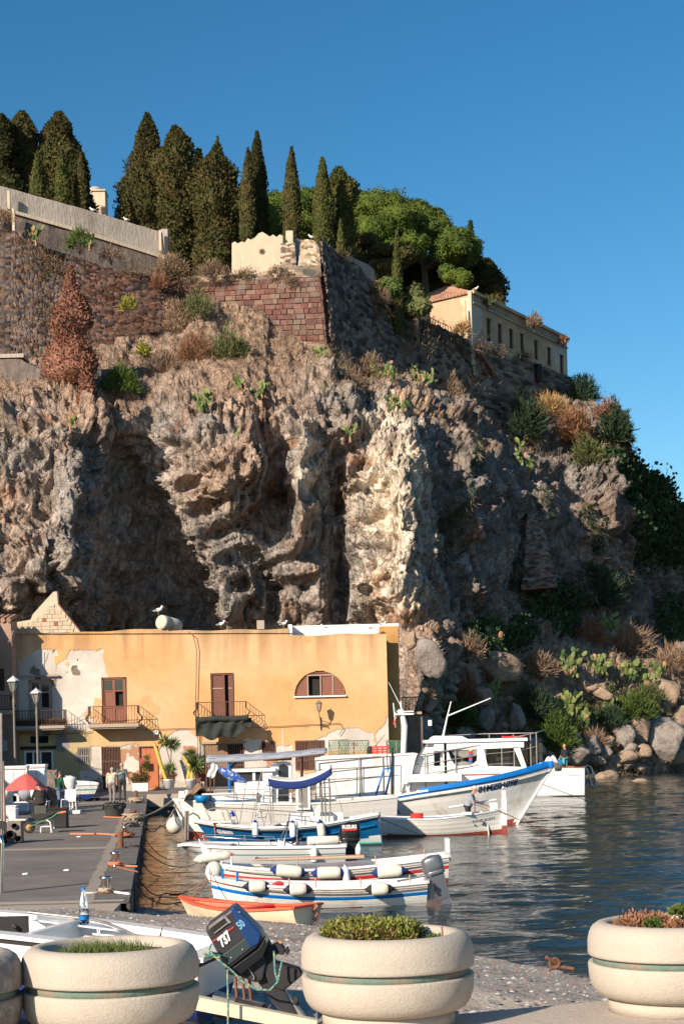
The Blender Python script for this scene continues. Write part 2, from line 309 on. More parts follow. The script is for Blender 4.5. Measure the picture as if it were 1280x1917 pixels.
# things and parts
def things_tag(o,label,cat,group=None):
 if label:o['label']=label
 if cat:o['category']=cat
 if group:o['group']=group
 return o
def thing(name,label,cat,loc,group=None):
 o=bpy.data.objects.new(name,None); C.objects.link(o); o.location=loc; o.empty_display_size=.3
 return things_tag(o,label,cat,group)
def mesh_obj(name,v,f,mats,mi=None,parent=None,smooth=False,col=None,loc=None,kind=None,label=None):
 me=bpy.data.meshes.new(name)
 v=np.asarray(v,dtype=np.float64)
 o=bpy.data.objects.new(name,me); C.objects.link(o)
 if parent is not None:
  o.parent=parent
  off=np.array(parent.location)
  if parent.parent is not None:off=off+np.array(parent.parent.location)
  if loc is not None:o.location=Vector(loc)-Vector(off); off=np.array(loc)
 elif loc is not None:
  o.location=loc; off=np.array(loc)
 else:
  off=np.zeros(3)
 v=v-off
 if isinstance(f,np.ndarray):
  k=f.shape[1]; me.vertices.add(len(v)); me.vertices.foreach_set('co',v.astype(np.float32).ravel())
  me.loops.add(f.size); me.loops.foreach_set('vertex_index',f.astype(np.int32).ravel())
  me.polygons.add(len(f)); me.polygons.foreach_set('loop_start',np.arange(0,f.size,k,dtype=np.int32))
  me.polygons.foreach_set('loop_total',np.full(len(f),k,dtype=np.int32))
 else:
  me.from_pydata([tuple(a) for a in v],[],f)
 if not isinstance(mats,(list,tuple)):mats=[mats]
 for m in mats:me.materials.append(M[m] if isinstance(m,str) else m)
 if mi is not None:me.polygons.foreach_set('material_index',np.asarray(mi,dtype=np.int32))
 if smooth is not False:me.polygons.foreach_set('use_smooth',np.full(len(me.polygons),True) if smooth is True else np.asarray(smooth,dtype=bool))
 if col is not None:
  a=me.attributes.new('Col','FLOAT_COLOR','POINT')
  a.data.foreach_set('color',np.concatenate([col,np.ones((len(col),1))],1).astype(np.float32).ravel())
 me.update(calc_edges=True); me.validate()
 if kind:o['kind']=kind
 if label:o['label']=label
 return o
class MB:
 """collects shapes in world coordinates, then becomes one mesh object"""
 def __init__(s):s.v=[]; s.f=[]; s.m=[]; s.s=[]
 def add(s,vs,fs,m=0,sm=False):
  n=len(s.v); s.v+=[tuple(a) for a in vs]
  for f in fs:s.f.append(tuple(n+i for i in f)); s.m.append(m); s.s.append(sm)
  return s
 def box(s,c,d,m=0,rz=0,ry=0,rx=0):
  R=Matrix.Rotation(rz,3,'Z')@Matrix.Rotation(ry,3,'Y')@Matrix.Rotation(rx,3,'X'); c=Vector(c)
  vs=[c+R@Vector((x*d[0]/2,y*d[1]/2,z*d[2]/2)) for x in(-1,1) for y in(-1,1) for z in(-1,1)]
  return s.add(vs,[(0,1,3,2),(4,6,7,5),(0,4,5,1),(2,3,7,6),(0,2,6,4),(1,5,7,3)],m)
 def hexa(s,a,m=0):
  return s.add(a,[(3,2,1,0),(4,5,6,7),(0,1,5,4),(1,2,6,5),(2,3,7,6),(3,0,4,7)],m)
 def tube(s,pts,r,n=6,m=0,caps=True,sm=True):
  pts=[Vector(p) for p in pts]; rs=r if isinstance(r,(list,tuple)) else[r]*len(pts)
  rings=[]; up=None
  for i,p in enumerate(pts):
   d=(pts[min(i+1,len(pts)-1)]-pts[max(i-1,0)])
   d=d.normalized() if d.length>1e-9 else Vector((0,0,1))
   if up is None:
    up=Vector((0,0,1)) if abs(d.z)<.9 else Vector((1,0,0))
   a=d.cross(up);
   if a.length<1e-6:a=d.cross(Vector((0,1,0)))
   a.normalize(); b=a.cross(d).normalized(); up=b
   rings.append([p+(a*cos(2*pi*k/n)+b*sin(2*pi*k/n))*rs[i] for k in range(n)])
  vs=[q for rg in rings for q in rg]; fs=[]
  for i in range(len(pts)-1):
   for k in range(n):fs.append((i*n+k,i*n+(k+1)%n,(i+1)*n+(k+1)%n,(i+1)*n+k))
  s.add(vs,fs,m,sm)
  if caps:
   s.add(rings[0],[tuple(range(n-1,-1,-1))],m); s.add(rings[-1],[tuple(range(n))],m)
  return s
 def lathe(s,prof,c,n=24,m=0,axis=(0,0,1),sm=True,mfn=None,arc=1.0):
  c=Vector(c); q=Vector((0,0,1)).rotation_difference(Vector(axis).normalized())
  vs=[]
  for r,z in prof:
   for k in range(n):vs.append(c+q@Vector((r*cos(2*pi*k/n),r*sin(2*pi*k/n),z)))
  for i in range(len(prof)-1):
   fs=[(i*n+k,i*n+(k+1)%n,(i+1)*n+(k+1)%n,(i+1)*n+k) for k in range(n)]
   if i==0:base=len(s.v); s.v+=[tuple(a) for a in vs]
   for f in fs:s.f.append(tuple(base+j for j in f)); s.m.append(mfn(i) if mfn else m); s.s.append(sm)
  return s
 def prism(s,poly,y0,y1,m=0):
  n=len(poly); vs=[(a,y0,b) for a,b in poly]+[(a,y1,b) for a,b in poly]
  fs=[tuple(range(n)),tuple(range(2*n-1,n-1,-1))]+[(i,i+n,(i+1)%n+n,(i+1)%n) for i in range(n)]
  return s.add(vs,fs,m)
 def ball(s,c,r,m=0,n=12,sc=(1,1,1)):
  c=Vector(c); vs=[]; k2=n//2
  for i in range(k2+1):
   t=pi*i/k2
   for k in range(n):vs.append((c.x+r*sc[0]*sin(t)*cos(2*pi*k/n),c.y+r*sc[1]*sin(t)*sin(2*pi*k/n),c.z+r*sc[2]*cos(t)))
  return s.add(vs,[(i*n+k,(i+1)*n+k,(i+1)*n+(k+1)%n,i*n+(k+1)%n) for i in range(k2) for k in range(n)],m,True)
 def grid(s,fn,nu,nv,m=0,sm=True,thick=0):
  vs=[fn(i/nu,j/nv) for i in range(nu+1) for j in range(nv+1)]
  fs=[(i*(nv+1)+j,(i+1)*(nv+1)+j,(i+1)*(nv+1)+j+1,i*(nv+1)+j+1) for i in range(nu) for j in range(nv)]
  return s.add(vs,fs,m,sm)
 def xf(s,Mx,i0=0):
  for i in range(i0,len(s.v)):s.v[i]=tuple(Mx@Vector(s.v[i]))
  return s
 def build(s,name,mats,parent=None,loc=None,**kw):
  return mesh_obj(name,np.array([tuple(a) for a in s.v]),s.f,mats,s.m,parent,s.s,loc=loc,**kw)
def solid(o,t,off=0):
 md=o.modifiers.new('thickness','SOLIDIFY'); md.thickness=t; md.offset=off; return o
def bevel(o,wd,seg=2):
 md=o.modifiers.new('bevel','BEVEL'); md.width=wd; md.segments=seg; md.limit_method='ANGLE'; return o
def single(o,label,cat,group=None):return things_tag(o,label,cat,group)
def sag(a,b,d,n=10):
 a=Vector(a); b=Vector(b)
 return[a.lerp(b,i/n)-Vector((0,0,d*4*(i/n)*(1-i/n))) for i in range(n+1)]
def text_obj(body,size,origin,xdir,ydir,m,name,parent,extrude=.004,bold=0.0,shear=0,spacing=1.0,width=None,at=None):
 cu=bpy.data.curves.new('t','FONT'); cu.body=body; cu.size=size; cu.extrude=extrude; cu.offset=bold; cu.shear=shear; cu.space_character=spacing
 cu.resolution_u=3
 o=bpy.data.objects.new('t',cu); C.objects.link(o)
 dg=bpy.context.evaluated_depsgraph_get(); me=bpy.data.meshes.new_from_object(o.evaluated_get(dg))
 v=np.array([tuple(a.co) for a in me.vertices]); f=[tuple(p.vertices) for p in me.polygons]
 bpy.data.objects.remove(o); bpy.data.curves.remove(cu); bpy.data.meshes.remove(me)
 x=Vector(xdir).normalized(); y=Vector(ydir).normalized(); z=x.cross(y)
 if width:
  sx=width/(v[:,0].max()-v[:,0].min()); v[:,0]=(v[:,0]-v[:,0].min())*sx
 W=np.array(origin)+v[:,:1]*np.array(x)+v[:,1:2]*np.array(y)+v[:,2:]*np.array(z)
 if at is not None:W=at(v)
 return mesh_obj(name,W,f,m,parent=parent)
 # == SEA
def build_sea():
 rows=[]; Y=21.0
 while Y<175:rows.append(Y); Y+=max(.085,.0033*Y)
 rows=np.array(rows); cols=np.linspace(-.30,.262,330)
 Yg,Cg=np.meshgrid(rows,cols,indexing='ij'); X=Cg*Yg
 p=np.stack([X.ravel(),Yg.ravel(),0*X.ravel()],1)
 wp=p.copy(); wp[:,1]+=.25*fbm(p*.35,2,3)
 z=.038*vn(wp*[.55,1.0,1],11)+.028*vn(wp*[1.1,2.1,1]+5,12)+.013*vn(wp*[2.4,4.4,1]+9,13)+.02*vn(p*[.2,.35,1],14)
 z*=.75+.35*vn(p*[.06,.1,1],15)
 v=p.copy(); v[:,2]=z
 nr,nc=len(rows),len(cols)
 i=np.arange(nr-1)[:,None]*nc+np.arange(nc-1)[None,:]
 f=np.stack([i,i+1,i+nc+1,i+nc],-1).reshape(-1,4)
 n0=len(v); Ymin,Ymax=rows[0],rows[-1]; a0,a1=cols[0],cols[-1]
 far=6000.0; zz=-.03
 ex=np.array([[a0*Ymin,Ymin,zz],[a1*Ymin,Ymin,zz],[a1*Ymax,Ymax,zz],[a0*Ymax,Ymax,zz],[-far,Ymin,zz],[far,Ymin,zz],[far,far,zz],[-far,far,zz],[-far,Ymax,zz],[far,Ymax,zz]])
 v=np.concatenate([v,ex])
 ef=np.array([[n0+4,n0+0,n0+3,n0+8],[n0+1,n0+5,n0+9,n0+2],[n0+8,n0+9,n0+6,n0+7]])
 mesh_obj('sea',v,np.concatenate([f,ef]),'water',smooth=True,kind='structure')
build_sea()
# == BEACH, QUAY, PROMENADE
def yshore(x):
 return np.interp(x,[-30,-9,-4.4,-3.5,-.4,2.1,3.66,6.5,10,20],[38,38,37.5,36,33,28,25,20.5,16,6])
def beach_z(x,y):
 return np.clip((yshore(x)-y)*.098,-.6,1.55)
QD=(G(275,1500,.8)-G(237,1690,.8)); QN=G(237,1690,.8); QF=G(275,1497,.8)
def qx(y):return QN.x+(QF.x-QN.x)*(y-QN.y)/(QF.y-QN.y)
def build_beach():
 xs=np.linspace(-24,20,260); ys=np.linspace(8,39,260)
 X,Y=np.meshgrid(xs,ys,indexing='ij'); p=np.stack([X.ravel(),Y.ravel(),0*X.ravel()],1)
 z=beach_z(p[:,0],p[:,1])+.05*fbm(p*.5,4,31)+.03*fbm(p*2.5,3,32)
 d1,d2,v,r=cells(p*[7,7,0]+[0,0,.5],33); z+=.018*r(0)*(d1<.45)
 inq=(p[:,0]<np.array([qx(y) for y in p[:,1]])+.1)&(p[:,1]>QN.y+.6)
 z[inq]=-.5
 p[:,2]=z
 i=np.arange(259)[:,None]*260+np.arange(259)[None,:]
 f=np.stack([i,i+260,i+261,i+1],-1).reshape(-1,4)
 mesh_obj('beach',p,f,'beach',smooth=True,kind='structure')
 # loose pebbles and broken shell, too many to count
 N=12000; rg=np.random.default_rng(5)
 x=rg.uniform(-5.5,6,N); y=rg.uniform(11,37,N); k=(y<yshore(x)-.05)&~((x<-3.9)&(y>QN.y-.3)); x,y=x[k],y[k]; N=len(x)
 z=beach_z(x,y)
 s=rg.uniform(.005,.017,N)*rg.choice([1,1,1,1.7],N)
 base=np.array([[-1,-1,0],[1,-1,0],[1.1,1,0],[-1,1,0],[0,0,1.0]])
 ang=rg.uniform(0,6.28,N); ca,sa=np.cos(ang),np.sin(ang)
 bx=base[None,:,0]*s[:,None]*1.3; by=base[None,:,1]*s[:,None]; bz=base[None,:,2]*s[:,None]*.9
 v=np.stack([x[:,None]+bx*ca[:,None]-by*sa[:,None],y[:,None]+bx*sa[:,None]+by*ca[:,None],z[:,None]+bz+.02],-1).reshape(-1,3)
 t=np.array([[0,1,4],[1,2,4],[2,3,4],[3,0,4]]); f=(np.arange(N)[:,None,None]*5+t[None]).reshape(-1,3)
 mi=np.repeat(rg.choice([0,1,2,2,2,2],N),4)
 mesh_obj('pebbles',v,f,['pebblew','pebbleb','pebbleg'],mi,kind='stuff')
 # weathered concrete slab that runs out over the shingle
 b=MB()
 pts=[G(600,1790,1.05),G(760,1800,.95),G(900,1828,.8),G(1000,1850,.85),G(1120,1868,.9),G(1180,1905,1.0),G(900,1912,1.15),G(560,1850,1.2)]
 return
build_beach()
def build_quay():
# asphalt top as one sheet with kerb strip, quay wall under it
 xl=-60
 A=QN; B=QF; YB=97.4; YC=83.2
 dx=lambda y:qx(y)
 kw=.62
 def strip(name,y0,y1,o0,o1,z,m,n=30,kind='structure',jit=0):
  b=MB(); pts=[]
  for i in range(n+1):
   y=y0+(y1-y0)*i/n; j=jit*random.uniform(-1,1)
   pts+=[(dx(y)+o0+j,y,z),(dx(y)+o1+j*.6,y,z)]
  b.add(pts,[(2*i,2*i+1,2*i+3,2*i+2) for i in range(n)],0)
  return b.build(name,[m],kind=kind)
 b=MB(); y0=A.y+.0
 b.hexa([(xl,y0,-2),(dx(y0),y0,-2),(dx(YC),YC,-2),(xl,YC,-2),(xl,y0,.8),(dx(y0),y0,.8),(dx(YC),YC,.8),(xl,YC,.8)])
 b.build('quay',['asphalt'],kind='structure')
 strip('quay_kerb',y0+.02,YC-.02,-kw,.045,.804,'kerb')
 strip('kerb_line',y0+.4,YC-12,-kw-.22,-kw+.02,.808,'kerbline',60,jit=.05)
 # kerb face pieces, rough damp wall
 b=MB(); n=44
 for i in range(n):
  a=y0+(YC-y0)*i/n; c=y0+(YC-y0)*(i+1)/n-.03; t=random.uniform(.02,.07)
  b.hexa([(dx(a)-.3,a,-1.5),(dx(a)+t,a,-1.5),(dx(c)+t,c,-1.5),(dx(c)-.3,c,-1.5),(dx(a)-.3,a,.79),(dx(a)+t,a,.79),(dx(c)+t,c,.79),(dx(c)-.3,c,.79)])
 b.build('quay_wall',['darkconc'],kind='structure')
 # pale concrete joints across the asphalt
 for py in(1590.5,1506):
  a=G(0,py,.8); c=G(232 if py>1550 else 262,py-4,.8)
  w2=.35 if py>1550 else.45
  b=MB(); b.add([(-30,a.y-w2,.806),(c.x,c.y-w2,.806),(c.x,c.y+w2,.806),(-30,a.y+w2,.806)],[(0,1,2,3)])
  b.build('concrete_joint',['concrete'],kind='structure')
 a=G(0,1692,.8); b=MB(); y1=A.y
 b.hexa([(-30,y1-1.15,.0),(A.x-.1,y1-1.0,.0),(A.x-.1,y1+.55,.0),(-30,y1+.55,.0),(-30,y1-1.15,.74),(A.x-.1,y1-1.0,.76),(A.x-.1,y1+.55,.812),(-30,y1+.55,.812)])
 b.build('concrete_slipway',['concrete'],kind='structure')
 # apron in front of the house, with a raised pale edge along the basin
 b=MB(); z=.8
 b.hexa([(xl,YC,-2),(qx(YC),YC,-2),(qx(YC),YB,-2),(xl,YB,-2),(xl,YC,z),(qx(YC),YC,z),(qx(YC),YB,z),(xl,YB,z)])
 x1=P(800,1480,90).x
 b.hexa([(qx(YC)+.002,YC+.3,-2),(x1,YC+.3,-2),(x1,YB,-2),(qx(YC)+.002,YB,-2),(qx(YC)+.002,YC+.3,z+.12),(x1,YC+.3,z+.12),(x1,YB,z+.12),(qx(YC)+.002,YB,z+.12)])
 b.build('apron_paving',['asphalt'],kind='structure')
 b=MB(); b.box(((qx(YC)+x1)/2,YC+.2,z-.1),(x1-qx(YC),.5,.62)); b.box(((qx(YC)+x1)/2,YC+.35,-.9),(x1-qx(YC),.4,1.0),1)
 b.build('basin_edge',['concrete','darkconc'],kind='structure')
 # promenade the planters stand on
 b=MB(); e0=P(-700,1900,10.3); e=[G(x,y,2.1) for x,y in((1500,1846),(1280,1862),(1140,1873),(1000,1885),(870,1897),(700,1912),(560,1926),(0,1985))]; pts=[(-12,-30),(14,-30)]+[(v.x,v.y) for v in e]+[(-12,e[-1].y-.5)]
 n=len(pts); vs=[(x,y,0.2) for x,y in pts]+[(x,y,2.1) for x,y in pts]
 b.add(vs,[tuple(range(n-1,-1,-1)),tuple(range(n,2*n))]+[(i,(i+1)%n,(i+1)%n+n,i+n) for i in range(n)])
 b.build('promenade',['promenade'],kind='structure')
 for x,y,dx_,rz in((1.4,9.95,2.6,.12),(2.3,9.7,.02,0)):
  pass
build_quay()
# == CLIFF
CXp=[-140,0,80,150,200,260,320,380,440,500,560,600,650,700,750,790,830,900,980,1060,1140,1220,1300,1420]
ROWS={560:[124,124,124,124,124,124,122,118,119,120,120.5,121,125,129,133,137,140,145,151,156,164,174,190,215],620:[120,120,120,120,120,119,117.5,116,117,117.5,118,118,121,126,130,134,137,142,149,154,162,173,188,215],680:[112.5,112.5,112.5,113,113,113.5,113,112,112,113,113.5,114,117,121.5,127,131.5,134.5,139,147,154,161,171,188,214],740:[105,105,105,106,106.5,107,106.5,106,107,108,108,108,109,110,112.5,119,128,138,146,152.5,159,170,187,214],800:[104,103.5,103,102,103,103,102.5,103,104,105,104.5,104,105,104.5,103.5,107,116,134,145,151.5,157,168,185,213],880:[103,102.5,102,101,105.5,107,104.5,102,102,105,104,103,105.5,104.5,101.5,103.5,112,125,138,149,155,167,184,212],960:[102,101.5,101,100.5,106,107.5,106.5,103,102.5,106,104.5,103.5,106,104.5,101,102.8,111,121,132,144,153,166,184,211],1040:[101,100,99,99.5,106,107.5,107.5,105,102.5,105,103.5,104,105,102.5,101.3,102.8,109,119,131,143,152,165,183,210],1110:[100,98.5,97.8,100,106.5,108,108,106.5,103,104.5,103.5,104,104.5,102.5,102,103,108,117,130,142,152,164,181,209],1170:[101,101,101,103,107,108.5,108.5,107.5,104,105,104,104,104,103.5,102.5,102.8,106.5,114,128,141,151,161,173,205],1260:[107,107,107,109,111,112,112,111,108,107,106,106,106,105,103.5,102.5,104.5,109,120,132,142,150,157,185],1350:[107,107,107,109,111,112,112,111,108,107,106,106,106,105,103,102,102.5,105,113,125,140.5,146,150,170],1440:[107,107,107,109,111,112,112,111,108,107,106,106,106,105,102.5,101.5,101.5,102.5,106,116,139,142,143,150],1520:[107,107,107,109,111,112,112,111,108,107,106,106,106,105,102,101,100.5,100.5,102,108,130,135,138,145]}
def _mul(r):
 top=np.interp(CXp,[0,1140,1220,1300],[KT,KT,1.10,1.0])
 low=np.interp(CXp,[-140,0,150,200,790,830,900,980,1060,1140,1220,1300],[1.11,1.12,1.14,1.18,1.18,1.15,1.10,1.075,1.05,1.035,1.02,1.0])
 bot=np.interp(CXp,[700,790,830,3000],[1.15,1.03,1.0,1.0])
 return top if r<=690 else.5*(top+low) if r<780 else low if r<1200 else bot if r>1300 else.5*(low+bot)
for _r in ROWS:ROWS[_r]=list(np.array(ROWS[_r])*_mul(_r))
for _r,_a in((560,5),(620,6),(680,5.5),(740,5),(800,3.5),(880,1.5)):ROWS[_r]=[v+_a*min(1,max(0,(x-650)/60))*(x<1100) for x,v in zip(CXp,ROWS[_r])]
_k=CXp.index(790)
for _r,_v in((1260,[107,120.5,124.5,130,135,139.5,144,150,165]),(1350,[106,119.5,122.5,127,131,135,139,144,158]),(1440,[105,118,120.5,124.5,128,131.5,135.5,139.5,150]),(1520,[104,116,117,121,124,127,130,134,145])):ROWS[_r][_k:]=_v
TOPX=[-140,0,100,200,330,400,600,640,700,760,800,880,960,1060,1100,1150,1190,1240,1275,1330,1420]
TOPY=[560,560,560,560,545,560,600,600,600,620,640,670,700,722,752,800,852,915,965,1060,1200]
RIDGES=[([(572,800),(560,880),(575,960),(552,1030)],3.0,17),([(715,830),(690,930),(665,990),(700,1080)],1.6,26),([(760,820),(752,900),(778,985),(745,1080),(750,1160)],1.6,24),([(320,905),(352,985),(400,1045),(432,1150)],3.0,26),([(300,860),(290,905)],1.8,16),([(470,1010),(505,1025)],2.0,22),([(530,1060),(600,1070),(600,1130)],2.0,28),([(430,860),(440,960)],2.2,30),([(385,800),(400,900)],1.3,25),([(470,1080),(490,1150)],1.6,16),([(100,820),(130,900),(120,1040)],1.2,40),([(60,1060),(110,1110)],1.6,30),([(650,870),(655,905)],1.6,22),([(812,1180),(800,1290)],2.2,30),([(640,740),(650,800)],1.0,26),([(580,740),(590,790)],.9,26),([(900,900),(890,1100)],2.5,30),([(1010,860),(1020,980)],3.0,34),([(1130,930),(1150,1120)],3.5,36),([(870,820),(850,960)],2.0,26),([(470,800),(462,880),(480,940)],1.5,14),([(525,850),(520,930)],-1.6,24),([(630,850),(628,960)],-1.6,20),([(270,900),(300,1060),(360,1140)],-1.2,40),([(500,1150),(520,1100)],-1.5,18),([(640,1050),(625,1150)],-1.5,16),([(450,980),(420,1000)],-1.5,18)]
def blur(a,k,it=2):
 for _ in range(it):
  for ax in(0,1):
   pad=[(0,0),(0,0)]; pad[ax]=(k,k)
   c=np.cumsum(np.pad(a,pad,mode='edge'),axis=ax); c=np.insert(c,0,0,axis=ax)
   n=2*k+1
   a=(c[n:]-c[:-n])/n if ax==0 else(c[:,n:]-c[:,:-n])/n
 return a
CL={}
def cliff_depth(px,py):
 rk=sorted(ROWS); st=np.stack([np.interp(px,CXp,ROWS[r]) for r in rk])
 j=np.clip(np.searchsorted(rk,py)-1,0,len(rk)-2); rk=np.array(rk,float)
 t=np.clip((py-rk[j])/(rk[j+1]-rk[j]),0,1); t=t*t*(3-2*t)*.5+t*.5
 idx=np.arange(len(px)); return st[j,idx]*(1-t)+st[j+1,idx]*t
def build_cliff():
 pxs=np.arange(-130,1420,2.15); nv=440
 top=np.interp(pxs,TOPX,TOPY); vv=np.linspace(0,1,nv)
 PX=np.repeat(pxs[:,None],nv,1); PY=1520+(top[:,None]-1520)*vv[None,:]
 D=cliff_depth(PX.ravel(),PY.ravel()).reshape(PX.shape)
 D=blur(D,5,2)
 for pl,amp,wd in RIDGES:
  best=np.full(PX.shape,1e9)
  for(x0,y0),(x1,y1) in zip(pl[:-1],pl[1:]):
   L2=(x1-x0)**2+(y1-y0)**2; t=np.clip(((PX-x0)*(x1-x0)+(PY-y0)*(y1-y0))/L2,0,1)
   best=np.minimum(best,np.hypot(PX-x0-t*(x1-x0),PY-y0-t*(y1-y0)))
  wob=1+.3*np.sin(PY*.11+PX*.05)
  D-=amp*np.exp(-(best/(wd*wob))**2)
 W=PN(PX.ravel(),PY.ravel(),D.ravel()).reshape(PX.shape+(3,))
 ws=np.stack([blur(W[...,k],16,3) for k in range(3)],-1)
 n=np.cross(np.gradient(ws,axis=1),np.gradient(ws,axis=0)); n/=np.linalg.norm(n,axis=-1,keepdims=True)+1e-9
 n[n[...,1]>0]*=-1; n=n+np.array([-.1,-.8,.12]); n/=np.linalg.norm(n,axis=-1,keepdims=True)
 p=W.reshape(-1,3); nn=n.reshape(-1,3)
 q=p+.15*np.stack([fbm(p*.25+50,2,40),fbm(p*.25+90,2,41),fbm(p*.25+130,2,42)],1)
 vert=q*[1,1,.62]
 px,py=PX.ravel(),PY.ravel()
 soil=np.clip((765-py)/60+.9*fbm(p*.3,3,60),0,1)*np.clip((1120-px)/60,0,1)
 soil=np.maximum(soil,np.clip((py-1190)/60+.5*fbm(p*.3,3,61),0,1)*np.clip((px-800)/40,0,1))
 cave=np.clip(1-np.hypot((px-265)/115,(py-985)/210),0,1); cave=np.clip(cave*2.5,0,1)
 fm=np.clip(.65+1.6*fbm(p*.22+40,3,99),.15,1.25)
 k=(1-.55*soil)*(1-.45*cave)
 d=1.6*fbm(vert*.11,2,43)
 d+=k*((lambda c:c-c.mean())(.75*chips(vert*.2,44,1,1.8,.8)+.60*chips(vert*.45+7,55,1,2.4,.8)+.34*chips(vert*.95+3,66,1,2.6,.8)+fm*(.22*chips(vert*2.0+5,77,1,2.6,.8)+.11*chips(vert*4.0,88,1,2.6,.8)))+.40*facets(vert*.4,46)+.18*facets(vert*1.0+3,47))
 sw=q[:,2]*1.6+q[:,0]*.9+2.0*fbm(q*.3,3,48)
 d+=.10*np.sin(sw*3.1)*k*np.clip(fbm(q*.2,2,49)*2+.5,0,1)
 rid=1-np.abs(fbm(vert*.55,4,50)); d+=k*.45*(rid**4-.35)*.15
 rid2=1-np.abs(fbm(vert*1.6+31,4,58)); pass
 d+=.07*fbm(p*2.5,3,51)+.10*soil*fbm(p*1.2,3,59)
 d+=k*(.34*ribs(q,1.9,80,4.5,.35,.15)+.16*ribs(q,.8,81,2.2,.2,.15))
 # small dug holes in the hollow
 rg=np.random.default_rng(3)
 for _ in range(70):
  cx,cy=rg.uniform(190,420),rg.uniform(880,1140); r=rg.uniform(2.2,4.2)
  m=(np.abs(px-cx)<9)&(np.abs(py-cy)<9)
  d[m]-=.45*np.exp(-(((px[m]-cx)**2+(py[m]-cy)**2)/(r*r))**2)
 p2=p+nn*d[:,None]
 # cliff colour, with some light and shade put into it
 a=fbm(q*.18,4,52); b_=fbm(q*.6+9,4,53); c_=fbm(vert*1.7,3,54)
 brown=np.array([.29,.205,.15]); grey=np.array([.235,.21,.19]); pale=np.array([.46,.39,.305]); rust=np.array([.25,.13,.075]); bgrey=np.array([.40,.355,.32]); earth=np.array([.27,.19,.135])
 def mix(A,B,t):t=np.clip(t,0,1)[:,None]; return A*(1-t)+B*t
 col=mix(np.tile(brown,(len(p),1)),grey,.5+1.6*a)
 palem=np.clip(1.15-np.hypot((px-735)/75,(py-960)/260),0,1)*2.2+np.clip(1-np.hypot((px-585)/40,(py-880)/120),0,1)*1.4
 col=mix(col,pale,palem*.8*(.75+1.1*b_))
 col=mix(col,bgrey,cave*.9*(.7+1.0*a)+np.clip((px-800)/60,0,1)*.35*(.6+2*b_))  # paler grey brightens the dim hollow in place of fill light
 col=mix(col,rust,np.clip(b_*2.4-.55,0,.75)*(1-cave))
 col=mix(col,earth,soil*.85)
 col=mix(col,col*1.45,np.clip(c_*2.2-.2,0,1)*(1-soil)); col=mix(col,col*.6,np.clip(-c_*2.4-.3,0,1))
 dk=np.clip((px-790)/50,0,1)*np.clip((1215-py)/50,0,1); col=col*(1-.30*dk)[:,None]  # shade of the right face deepened in the colour
 col=col*(1.22+.25*np.clip(palem,0,1))[:,None]
 nc=len(pxs); i=np.arange(nc-1)[:,None]*nv+np.arange(nv-1)[None,:]
 f=np.stack([i,i+nv,i+nv+1,i+1],-1).reshape(-1,4)
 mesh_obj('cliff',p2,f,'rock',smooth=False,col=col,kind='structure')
 S=p2.reshape(PX.shape+(3,)); nr=np.cross(np.gradient(S,axis=1),np.gradient(S,axis=0)); nr/=np.linalg.norm(nr,axis=-1,keepdims=True)+1e-9
 nr[nr[...,1]>0]*=-1
 CL['soil']=soil.reshape(PX.shape)
 CL.update(PX=PX,PY=PY,S=S,N=nr,NB=n,pxs=pxs,nv=nv)
build_cliff()
def cliff_at(px,py):
 i=int(np.clip(round((px-CL['pxs'][0])/2.15),0,len(CL['pxs'])-1)); t=CL['PY'][i]
 j=int(np.clip(round((1520-py)/(1520-t[-1])*(CL['nv']-1)),0,CL['nv']-1))
 return Vector(CL['S'][i,j]),Vector(CL['NB'][i,j])
 # hill top behind the walls
def hill_z(x,y):
 return 3.7+(np.interp(np.asarray(x)/KT,[-40,-20,-14,-6,0,6,12,20,40],[40.0,38.0,36.5,35.0,35.0,33.5,32.5,31.0,26])-3.7)*KT+0*y
def build_hill():
# starts just behind the cliff's top edge and the walls, falls away to the sea at the back
 n=90; v=[]
 tx=np.linspace(-66,80,n)
 fy=KT*np.interp(tx/KT,[-60,-26,-10,-1,3,9,14,24,30,40,70],[122,122,122,123.5,131,141,148,163,185,212,280])
 for i in range(n):
  for k,(dy,dz) in enumerate(((0,-9),(0,-.3),(6,0),(14,.3),(40,0),(70,-6),(110,-38))):
   y=fy[i]+dy; z=float(hill_z(tx[i],y))+dz
   if tx[i]>24:z-=(tx[i]-24)*1.0
   v.append((tx[i],y,z+.3*random.uniform(-1,1)*(k>1)))
 f=[(i*7+k,(i+1)*7+k,(i+1)*7+k+1,i*7+k+1) for i in range(n-1) for k in range(6)]
 mesh_obj('hill',np.array(v),f,mat('hill earth',(.16,.12,.075),var=.3,scale=.6,bump=1,bscale=3,rough=1),kind='structure',smooth=True)
build_hill()
